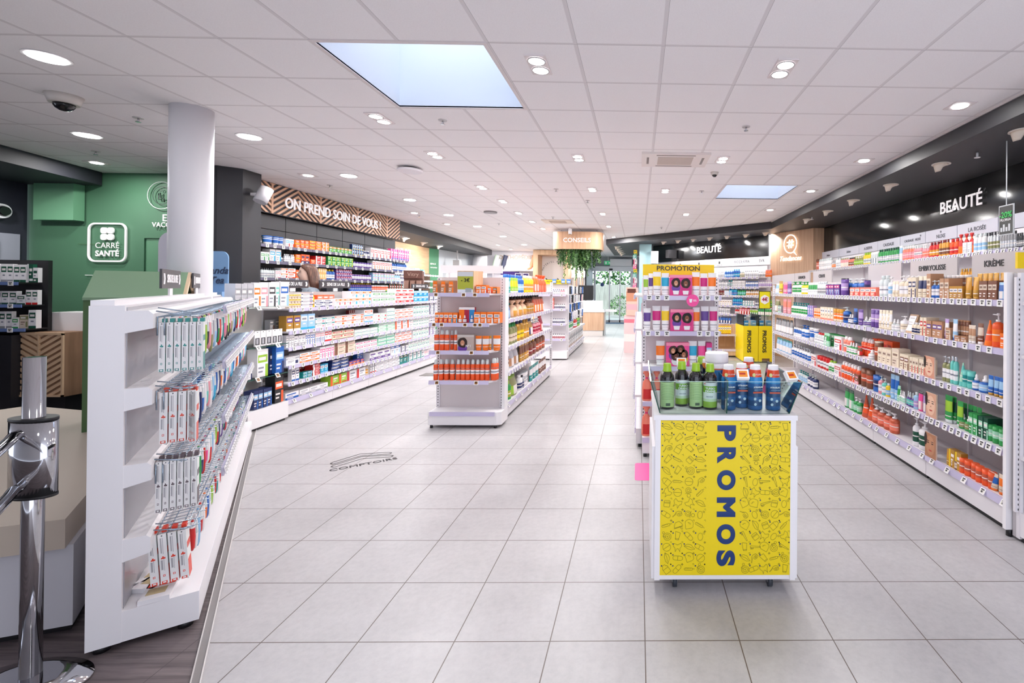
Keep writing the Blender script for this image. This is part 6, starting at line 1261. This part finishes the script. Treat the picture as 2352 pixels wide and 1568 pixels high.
o = struct('window_niche', MB().box(-9.0, 5.0, 1.45, -8.97, 7.0, 2.42, M('9A9CAA', .3)))
# ---- blue tea stand
t = empty('tea_display', (-5.62, 6.30, 0), 0, 'blue cardboard tea display stand beside the black panel', 'display')
BL = M('7FA6D0', .5); MB().prism(rrect(-.2, 1.5, .14, 2.16, .09)[:], .1, .115, BL, 'y').build('header_card', t) ; MB().box(-.2, .0, 0, .15, .3, 1.62, BL).build('stand', t)
text('Panda', .13, t, (-.01, .095, 1.90), M('2A3A5A'), shear=.3, bold=.002); text('Tea', .13, t, (-.01, .095, 1.77), M('2A3A5A'), shear=.3, bold=.002)
tag(MB().prism(rrect(-4.86, 1.5, -4.5, 2.24, .12), 4.86, 4.875, M('D4D0DA', .4), 'y').build('display_board'), 'pale rounded board half hidden behind the round column', 'display')
# ---- COMPTOIRS floor marking
t = empty('floor_marking', (*[(CR @ Vector(((837 - CX) / FPX, 1, -(1066 - CY) / FPX)))][0].xy * (-EYE / (CR @ Vector(((837 - CX) / FPX, 1, -(1066 - CY) / FPX))).z), .001), math.radians(35.6), 'black COMPTOIRS floor marking with double arrow', 'floor marking')
fm = M('2A2426', .6); me = text_mesh('COMPTOIRS', .085, .0012, .0002, 'CENTER', 0, 1.2, fm); put('lettering', me, t, (0, .0, 0), rot=(-PI / 2, 0, 0))
b = MB()
for k in range(2):
    y = .075 + .1 * k; o1 = [(-.24, y + .0), (0, y + .11), (.24, y), (.262, y + .03), (.24, y + .06), (0, y + .175), (-.24, y + .06), (-.262, y + .03)]
    for i in range(8):
        p, q = Vector(o1[i]), Vector(o1[(i + 1) % 8]); s = Vector((-(q - p).y, (q - p).x)).normalized() * .0055; b.face([(p.x - s.x, p.y - s.y, .0004), (q.x - s.x, q.y - s.y, .0004), (q.x + s.x, q.y + s.y, .0004), (p.x + s.x, p.y + s.y, .0004)][::-1], fm)
b.build('arrow_lines', t)
tag(MB().box(-4.2, 9.15, 0, -3.85, 9.45, .006, M('7A7672', .5)).build('floor_plate'), 'small grey floor plate beside the left medicine gondola', 'floor plate')
# ---- the woman behind the counter
def woman():
    t = empty('person', (-5.0, 7.2, .30), 0, 'woman with shoulder-length brown hair, grey top, turned left behind the counter', 'person')
    SK = M('F2CDB8', .5); b = MB()
    def ring(cx, cy_, z, rx, ry, n=20, f=None): return [(cx + rx * math.cos(2 * PI * j / n), cy_ + ry * math.sin(2 * PI * j / n), z) for j in range(n)]
    # the figure faces -x
    spec = [(0, .82, .15, .11), (0, .95, .165, .12), (0, 1.08, .13, .10), (0, 1.22, .155, .11), (0, 1.34, .185, .115), (0, 1.40, .15, .09), (0, 1.43, .075, .065), (-.005, 1.46, .055, .052), (-.012, 1.50, .054, .05)]
    rs = [ring(x, 0, z, ry, rx) for x, z, rx, ry in spec]
    N_ = 24
    rs = [[(x + ry * math.cos(2 * PI * j / N_), rx * math.sin(2 * PI * j / N_), z) for j in range(N_)] for x, z, rx, ry in spec]
    hp = [(1.505, .062, .055), (1.53, .085, .064), (1.555, .098, .069), (1.58, .103, .073), (1.61, .106, .076), (1.64, .107, .078), (1.67, .106, .078), (1.70, .1, .074), (1.725, .085, .064), (1.745, .055, .042), (1.752, .01, .01)]
    for z, rx, ry in hp:
        r_ = []
        for j in range(N_):
            a = 2 * PI * j / N_; x = -.03 + rx * math.cos(a); y = ry * math.sin(a); fr = math.cos(a - PI)
            if fr > .93:
                x -= {1.58: .010, 1.61: .028, 1.64: .010, 1.555: .006, 1.53: .006}.get(z, 0) * (1 if fr > .98 else .15)
            if .8 < fr < .98 and z == 1.64: x += .008
            r_.append((x, y, z))
        rs.append(r_)
    b.rings(rs, SK)
    for s in (-1, 1):   # arms and legs grow out of the same mesh
        b.tube([(0, s * .15, 1.36), (.0, s * .2, 1.3), (-.01, s * .225, 1.08), (-.12, s * .2, .93), (-.2, s * .17, .9)], [.045, .05, .042, .032, .025], SK, 12)
        b.tube([(-.2, s * .17, .9), (-.245, s * .16, .893), (-.27, s * .155, .885)], [.026, .034, .022], SK, 10)
        for k in range(4): b.tube([(-.265, s * (.155 + .014 * (k - 1.5)), .888), (-.30, s * (.155 + .016 * (k - 1.5)), .876), (-.325 + .006 * abs(k - 1.5), s * (.155 + .017 * (k - 1.5)), .86)], [.0085, .008, .006], SK, 6)
        b.tube([(-.235, s * .13, .893), (-.265, s * .108, .885), (-.285, s * .10, .875)], [.011, .0095, .007], SK, 6)
        b.tube([(0, s * .085, .86), (0, s * .09, .5), (.01, s * .09, .08), (-.02, s * .09, .04), (-.12, s * .09, .03)], [.085, .06, .042, .045, .03], SK, 12)
    b.build('body', t)
    c = MB(); GR = M('8E98A2', .8)
    c.rings([[(x + (ry + .014) * math.cos(2 * PI * j / N_), (rx + .016) * math.sin(2 * PI * j / N_), z) for j in range(N_)] for x, z, rx, ry in [(0, .84, .155, .115), (0, .95, .17, .125), (0, 1.08, .145, .11), (0, 1.22, .165, .12), (0, 1.34, .19, .12), (0, 1.405, .15, .095), (0, 1.43, .085, .075)]], GR, cap=False)
    for s in (-1, 1): c.tube([(0, s * .14, 1.365), (.0, s * .205, 1.31), (-.01, s * .228, 1.08), (-.12, s * .203, .935), (-.18, s * .18, .91)], [.056, .062, .053, .044, .038], GR, 12)
    c.build('sweater', t)
    c = MB(); VT = M('2E2F38', .8); c.rings([[(x + (ry + .022) * math.cos(2 * PI * j / N_), (rx + .022) * math.sin(2 * PI * j / N_), z) for j in range(N_)] for x, z, rx, ry in [(0, .86, .155, .115), (0, 1.08, .145, .11), (0, 1.22, .16, .12), (0, 1.34, .16, .12), (.0, 1.40, .12, .095)]], VT, cap=False); c.build('waistcoat', t)
    c = MB()
    for s in (-1, 1): c.tube([(0, s * .085, .87), (0, s * .09, .5), (.01, s * .09, .07)], [.098, .075, .06], VT, 12); c.tube([(.03, s * .09, .04), (-.04, s * .09, .04), (-.13, s * .09, .03)], [.05, .048, .034], DARK, 12)
    c.build('trousers', t)
    # hair: a bob swept back from the forehead
    h = MB(); HR, nt, bs = nodes('brown_hair'); g = coords(nt, (60, 60, 3)); n = N(nt, 'ShaderNodeTexNoise', i_Scale=1.2, i_Detail=4); nt.links.new(g, n.inputs[0]); nt.links.new(ramp(nt, n.outputs[0], [(.3, rgb('3A241C')), (.6, rgb('6A4636')), (.8, rgb('9A7458'))]), bs.inputs[0]); bs.inputs['Roughness'].default_value = .45
    rs = []
    for z, rx, ry, x0, op in ((1.40, .085, .115, .055, .95), (1.45, .095, .125, .045, .95), (1.50, .1, .122, .035, .9), (1.55, .108, .112, .02, .85), (1.60, .112, .1, .005, .8), (1.65, .115, .096, -.005, .72), (1.69, .116, .092, -.015, .5), (1.72, .108, .084, -.022, .3), (1.75, .085, .066, -.028, .15), (1.768, .045, .035, -.03, .05), (1.775, .005, .005, -.03, 0)):
        r_ = []
        for j in range(28):
            op2 = {1.40: .9, 1.45: .95, 1.50: 1.0, 1.55: 1.12, 1.60: 1.18, 1.65: 1.15, 1.69: .95, 1.72: .6}.get(z, op); a = -PI + op2 + (2 * PI - 2 * op2) * j / 27; r_.append((x0 + rx * math.cos(a) * (1 + .02 * math.sin(5 * j)), ry * math.sin(a) * (1 + .02 * math.cos(7 * j)), z + (.012 * math.sin(j * 2.1) if z < 1.42 else 0)))
        rs.append(r_)
    h.rings(rs, HR, cap=False); h.build('hair', t)
    f = MB()
    for s in (-1, 1):
        f.rings([[(-.03 - .092 + q, s * .032 + .013 * k * math.cos(2 * PI * j / 10), 1.648 + .006 * k * math.sin(2 * PI * j / 10)) for j in range(10)] for q, k in ((.0, 1), (-.006, .3))], M('F0E8E4', .3)); f.box(-.132, s * .032 - .005, 1.643, -.122, s * .032 + .005, 1.653, M('2A1C18', .2)); f.box(-.13, s * .032 - .018, 1.667, -.118, s * .032 + .016, 1.672, M('4A3024'))
    f.box(-.137, -.022, 1.558, -.12, .022, 1.568, M('A8584E')); f.build('facial_features', t)
    for s in (-1, 1): MB().rings([[(-.02 + .018 * k * math.cos(2 * PI * j / 10), s * (.076 + q), 1.625 + .03 * k * math.sin(2 * PI * j / 10)) for j in range(10)] for q, k in ((0, 1), (.012, .7))], SK).build('ear', t)
    t.rotation_euler = (0, 0, math.radians(25)); t.scale = (1.0, 1.0, 1.0)
    return t
p_ = woman(); p_.scale = (1.03,) * 3; p_.location = (-5.1, 7.42, .22); p_.rotation_euler = (0, 0, math.radians(42))
struct('floor_counter_platform', MB().box(-5.70, 7.15, 0, -4.92, 10.0, .22, M('8A8486', .6)))
t = empty('office_chair', (-5.26, 8.25, .22), 0, 'dark office chair back behind the woman', 'chair')
MB().box(-.05, -.22, 1.0, .02, .22, 1.48, M('23242E', .7)).build('backrest', t); MB().box(-.3, -.22, .9, 0, .22, .98, M('23242E', .7)).build('seat', t); MB().cyl(-.15, 0, .05, .9, .03, DARK, 10).build('stem', t); MB().cyl(-.15, 0, 0, .05, .25, DARK, 10).build('base', t)
# ---- hanging planter
t = empty('hanging_planter', (-1.70, 13.45, 0), 0, 'oval oak ceiling planter reading CONSEILS with trailing greenery', 'planter')
n = 48; e = 4
def sup(a, rx, ry): c, s = math.cos(a), math.sin(a); return (rx * math.copysign(abs(c) ** (2 / e), c), ry * math.copysign(abs(s) ** (2 / e), s))
z0, z1 = 2.79, 3.27
out_, in_ = [sup(2 * PI * j / n, .70, .45) for j in range(n)], [sup(2 * PI * j / n, .67, .42) for j in range(n)]
b = MB(); b.rings([[(x, y, z0) for x, y in in_], [(x, y, z0) for x, y in out_], [(x, y, z1) for x, y in out_], [(x, y, z1) for x, y in in_], [(x, y, z0) for x, y in in_]], [M('E8D4C0'), wood_mat('planter_oak', 'B48A6A', 'CFA684', 'z', 14), WOOD, WOOD], cap=False, smooth=False); b.build('wooden_ring', t)
MB().prism(in_, z1 - .06, z1 - .03, OFFW).build('top_board', t)
for x in (-.5, .5): MB().cyl(x, 0, z1 - .03, CH, .01, WHITE, 8).build('rod', t)
text('CONSEILS', .17, t, (0, -.455, 3.03), LET, bold=.002)
b = MB(); lf2 = [M('2F5A2A', .6), M('4A7A38', .6), M('1E3E1E', .6), M('6A9A50', .6), M('35502E', .6), M('84A878', .6)]
for k in range(150):
    a = R.uniform(0, 2 * PI); r_ = R.uniform(0, 1) ** .5; x, y = .62 * r_ * math.cos(a), .38 * r_ * math.sin(a); d0 = math.hypot(x / .62, y / .38); L = R.uniform(.25, .62) * (1.1 - .35 * abs(x / .62)) + (.35 if k % 29 == 0 else 0)
    z = 2.86; m = R.choice(lf2); dx, dy = R.uniform(-.05, .05), R.uniform(-.05, .05)
    while z > 2.86 - L:
        for _ in range(2):
            v = Vector((R.uniform(-1, 1), R.uniform(-1, 1), R.uniform(-.9, .1))).normalized() * R.uniform(.03, .055); u = v.cross(Vector((R.uniform(-1, 1), R.uniform(-1, 1), .3))).normalized() * .02; p = Vector((x, y, z))
            b.face([p, p + v * .5 + u, p + v, p + v * .5 - u], m if R.random() < .7 else R.choice(lf2))
        z -= .022; x += dx * .05; y += dy * .05
o = b.build('trailing_foliage', t); o['kind'] = 'stuff'
MB().cyl(0, -.62, 3.22, CH, .012, WHITE, 8).build('x') if False else None
t2 = empty('spotlight', (-1.86, 12.8, CH), 0, 'white cylinder spotlight before the hanging planter', 'ceiling light'); MB().cyl(0, 0, -.05, 0, .03, WHITE, 12).build('base', t2); MB().cyl(0, 0, -.19, -.05, .05, WHITE, 16).build('head', t2); MB().cyl(0, 0, -.195, -.19, .035, DARK, 16).build('lens', t2)
# ---- welcome desk and things on it
t = empty('welcome_desk', (-2.0, 17.1, 0), 0, 'oak and white reception desk near the entrance doors', 'desk')
MB().box(0, 0, .2, .75, .8, .86, WOODV).build('oak_body', t); MB().box(.01, .02, 0, .72, .78, .2, M('D8D2CE', .4)).build('base', t); MB().box(-.35, -.02, .86, .78, .85, .93, WHITE).build('counter_top', t); MB().box(-.3, 0, .93, .72, .04, 1.28, WHITE).build('screen_panel', t); MB().box(.72, .3, .86, 1.2, .75, .93, WHITE).build('side_counter', t)
MB().box(.74, .38, .0, .78, .7, .86, WHITE).build('leg', t)
t = empty('monitor', (-1.95, 17.6, .93), .3, 'black monitor on the reception desk', 'monitor'); MB().box(-.28, 0, .35, .28, .03, .9, DARK).build('screen', t); MB().box(-.03, .03, 0, .03, .06, .5, DARK).build('stand', t); MB().box(-.12, -.05, 0, .12, .15, .02, DARK).build('foot', t)
tag(gridbox(.22, .1, .55, M('D83A2E'), [(.2, .8, .5, .8, M('F4E0D8')), (.1, .9, .1, .2, M('F4E0D8'))]).build('leaflet_box', None, (-2.15, 17.3, .931)), 'red leaflet box on the reception desk', 'box')
# ---- back zone
t = empty('walker_niche', (-4.5, 20.2, 0), 0, 'oak-framed niche with medical equipment lettering on the back wall', 'niche')
b = MB(); b.box(0, 0, 0, .2, .95, CH - .02, WOOD); b.box(1.3, 0, 0, 1.5, .95, CH - .02, WOOD); b.box(.2, 0, CH - .22, 1.3, .95, CH - .02, WOOD); b.build('oak_frame', t); MB().box(.2, .9, 0, 1.3, .95, CH - .22, M('E8E4E2')).build('back_panel', t)
MB().box(.2, .3, 1.05, 1.3, .9, 1.12, WHITE).build('shelf', t)
for i, ch in enumerate('MATÉRIEL MÉDICAL'): a = math.radians(160 - i * 9.3); text(ch, .11, t, (.75 + .55 * math.cos(a), .89, 2.35 + .55 * math.sin(a)), M('5A5A5E'), rot=(0, PI / 2 - a, 0), ext=.004)
t = empty('rollator', (-3.78, 20.75, 1.12), 0, 'black rollator with a bag seat displayed in the oak niche', 'rollator'); fr_ = M('3A3A40', .4)
for s in (-1, 1): b = MB(); b.tube([(s * .27, -.1, .05), (s * .27, 0, .5), (s * .25, .05, 1.0), (s * .25, -.12, 1.02)], .022, fr_, 8); b.tube([(s * .27, .15, .05), (s * .27, .0, .5)], .02, fr_, 8); b.build('side_frame', t); [MB().rings([[(s * .27 + q, y + .09 * math.cos(2 * PI * j / 14), .09 + .09 * math.sin(2 * PI * j / 14)) for j in range(14)] for q in (-.02, .02)], DARK).build('wheel', t) for y in (-.1, .17)]
MB().box(-.24, -.08, .3, .24, .12, .56, DARK).build('bag', t); MB().box(-.25, -.1, .56, .25, .12, .6, fr_).build('seat', t); MB().box(-.24, .02, .86, .24, .05, .98, DARK).build('backrest', t)
for i, (x, c, lb) in enumerate(((-6.38, 'C8DCC8', 'pale green display leg in a stocking on the white back wall'), (-6.0, '2C3046', 'navy display leg in a stocking on the white back wall'), (-4.75, 'B07A58', 'brown display leg in a stocking right of the ORTHOPÉDIE lettering'))):
    b = MB(); b.tube([(x + .16, 20.9, 3.15), (x + .1, 20.9, 2.95), (x + .06, 20.88, 2.75), (x, 20.86, 2.6), (x - .12, 20.8, 2.53)], [.1, .09, .1, .055, .045], M(c, .6), 14); tag(b.build('stocking_mannequin'), lb, 'mannequin leg')
tag(MB().box(-7.3, 20.6, 2.46, -4.55, 21.15, 2.5, WHITE).build('wall_shelf'), 'white shelf carrying the display legs', 'shelf')
o = tag(gridbox(1.5, .03, .62, M('EDEBF2'), [(.25, .8, .72, .95, M('5A3A9A')), (.1, .9, .0, .1, M('C8B8E0'))]).build('wall_poster', None, (-5.75, 21.1, 1.85)), 'white and purple poster under the ORTHOPÉDIE lettering', 'poster')
for i in range(4): tag(gridbox(.28, .15, .24, M('E8E6F0'), [(.1, .9, .5, .9, M('3A2A6A'))]).build('footwear_box', None, (-4.95 - .33 * (i % 2), 20.9, 2.13 - .3 * (i // 2))), f'{["top right", "top left", "lower right", "lower left"][i]} purple and white footwear box on the back wall', 'box', 'footwear boxes')
tag(MB().box(-5.5, 20.75, 1.78, -4.7, 21.15, 1.83, WHITE).build('wall_shelf'), 'white shelf below the footwear boxes', 'shelf'); tag(MB().box(-5.5, 20.75, 2.08, -4.7, 21.15, 2.129, WHITE).build('wall_shelf'), 'white shelf between the footwear boxes', 'shelf')
t = empty('back_shelving', (-2.76, 21.0, 0), 0, 'white shelving with crutches and slippers behind the planter', 'shelving'); MB().box(-.2, .1, 0, .38, .15, 2.5, M('D8D8DE')).build('back_panel', t)
for z in (.8, 1.3, 1.8, 2.2): MB().box(-.2, -.15, z, .38, .1, z + .03, WHITE).build('shelf', t)
for i in range(5): tag(MB().tube([(-2.42 - .09 * i, 20.5, .0), (-2.42 - .09 * i, 20.55, 2.5)], .02, M(['8A6A50', 'C0A080', '6A6A70'][i % 3], .4), 8).build('walking_stick'), f'{ORD[i + 1]} walking stick from the right behind the planter', 'walking stick', 'walking sticks')
t = empty('exit_sign', (-1.55, 24.0, 2.93), 0, 'green and white exit sign over the entrance doors', 'sign'); MB().box(-.2, 0, 0, .2, .04, .2, M('2C8A5A', .4, 0, .8)).build('panel', t); b = MB(); b.prism([(-.14, .04), (-.08, .04), (-.08, .16), (-.14, .16)], -.004, 0, LET, 'y'); b.prism([(.02, .08), (.1, .08), (.1, .04), (.16, .1), (.1, .16), (.1, .12), (.02, .12)], -.004, 0, LET, 'y'); b.build('pictogram', t); MB().box(-.01, .01, .2, .01, .03, CH - 2.93, WHITE).build('hanger', t)
tag(MB().box(-1.1, .0, .25, .0, .1, .6, WHITE).build('air_curtain', None, (-.35, 23.95, 2.62)), 'white box air curtain at the right of the entrance doors', 'air curtain')
# ---- counters behind the medicine gondola
tag(MB().box(-5.55, 10.05, 0, -5.30, 11.6, 1.0, M('E8E6EA')).build('sales_counter'), 'white sales counter behind the medicine gondola', 'counter')
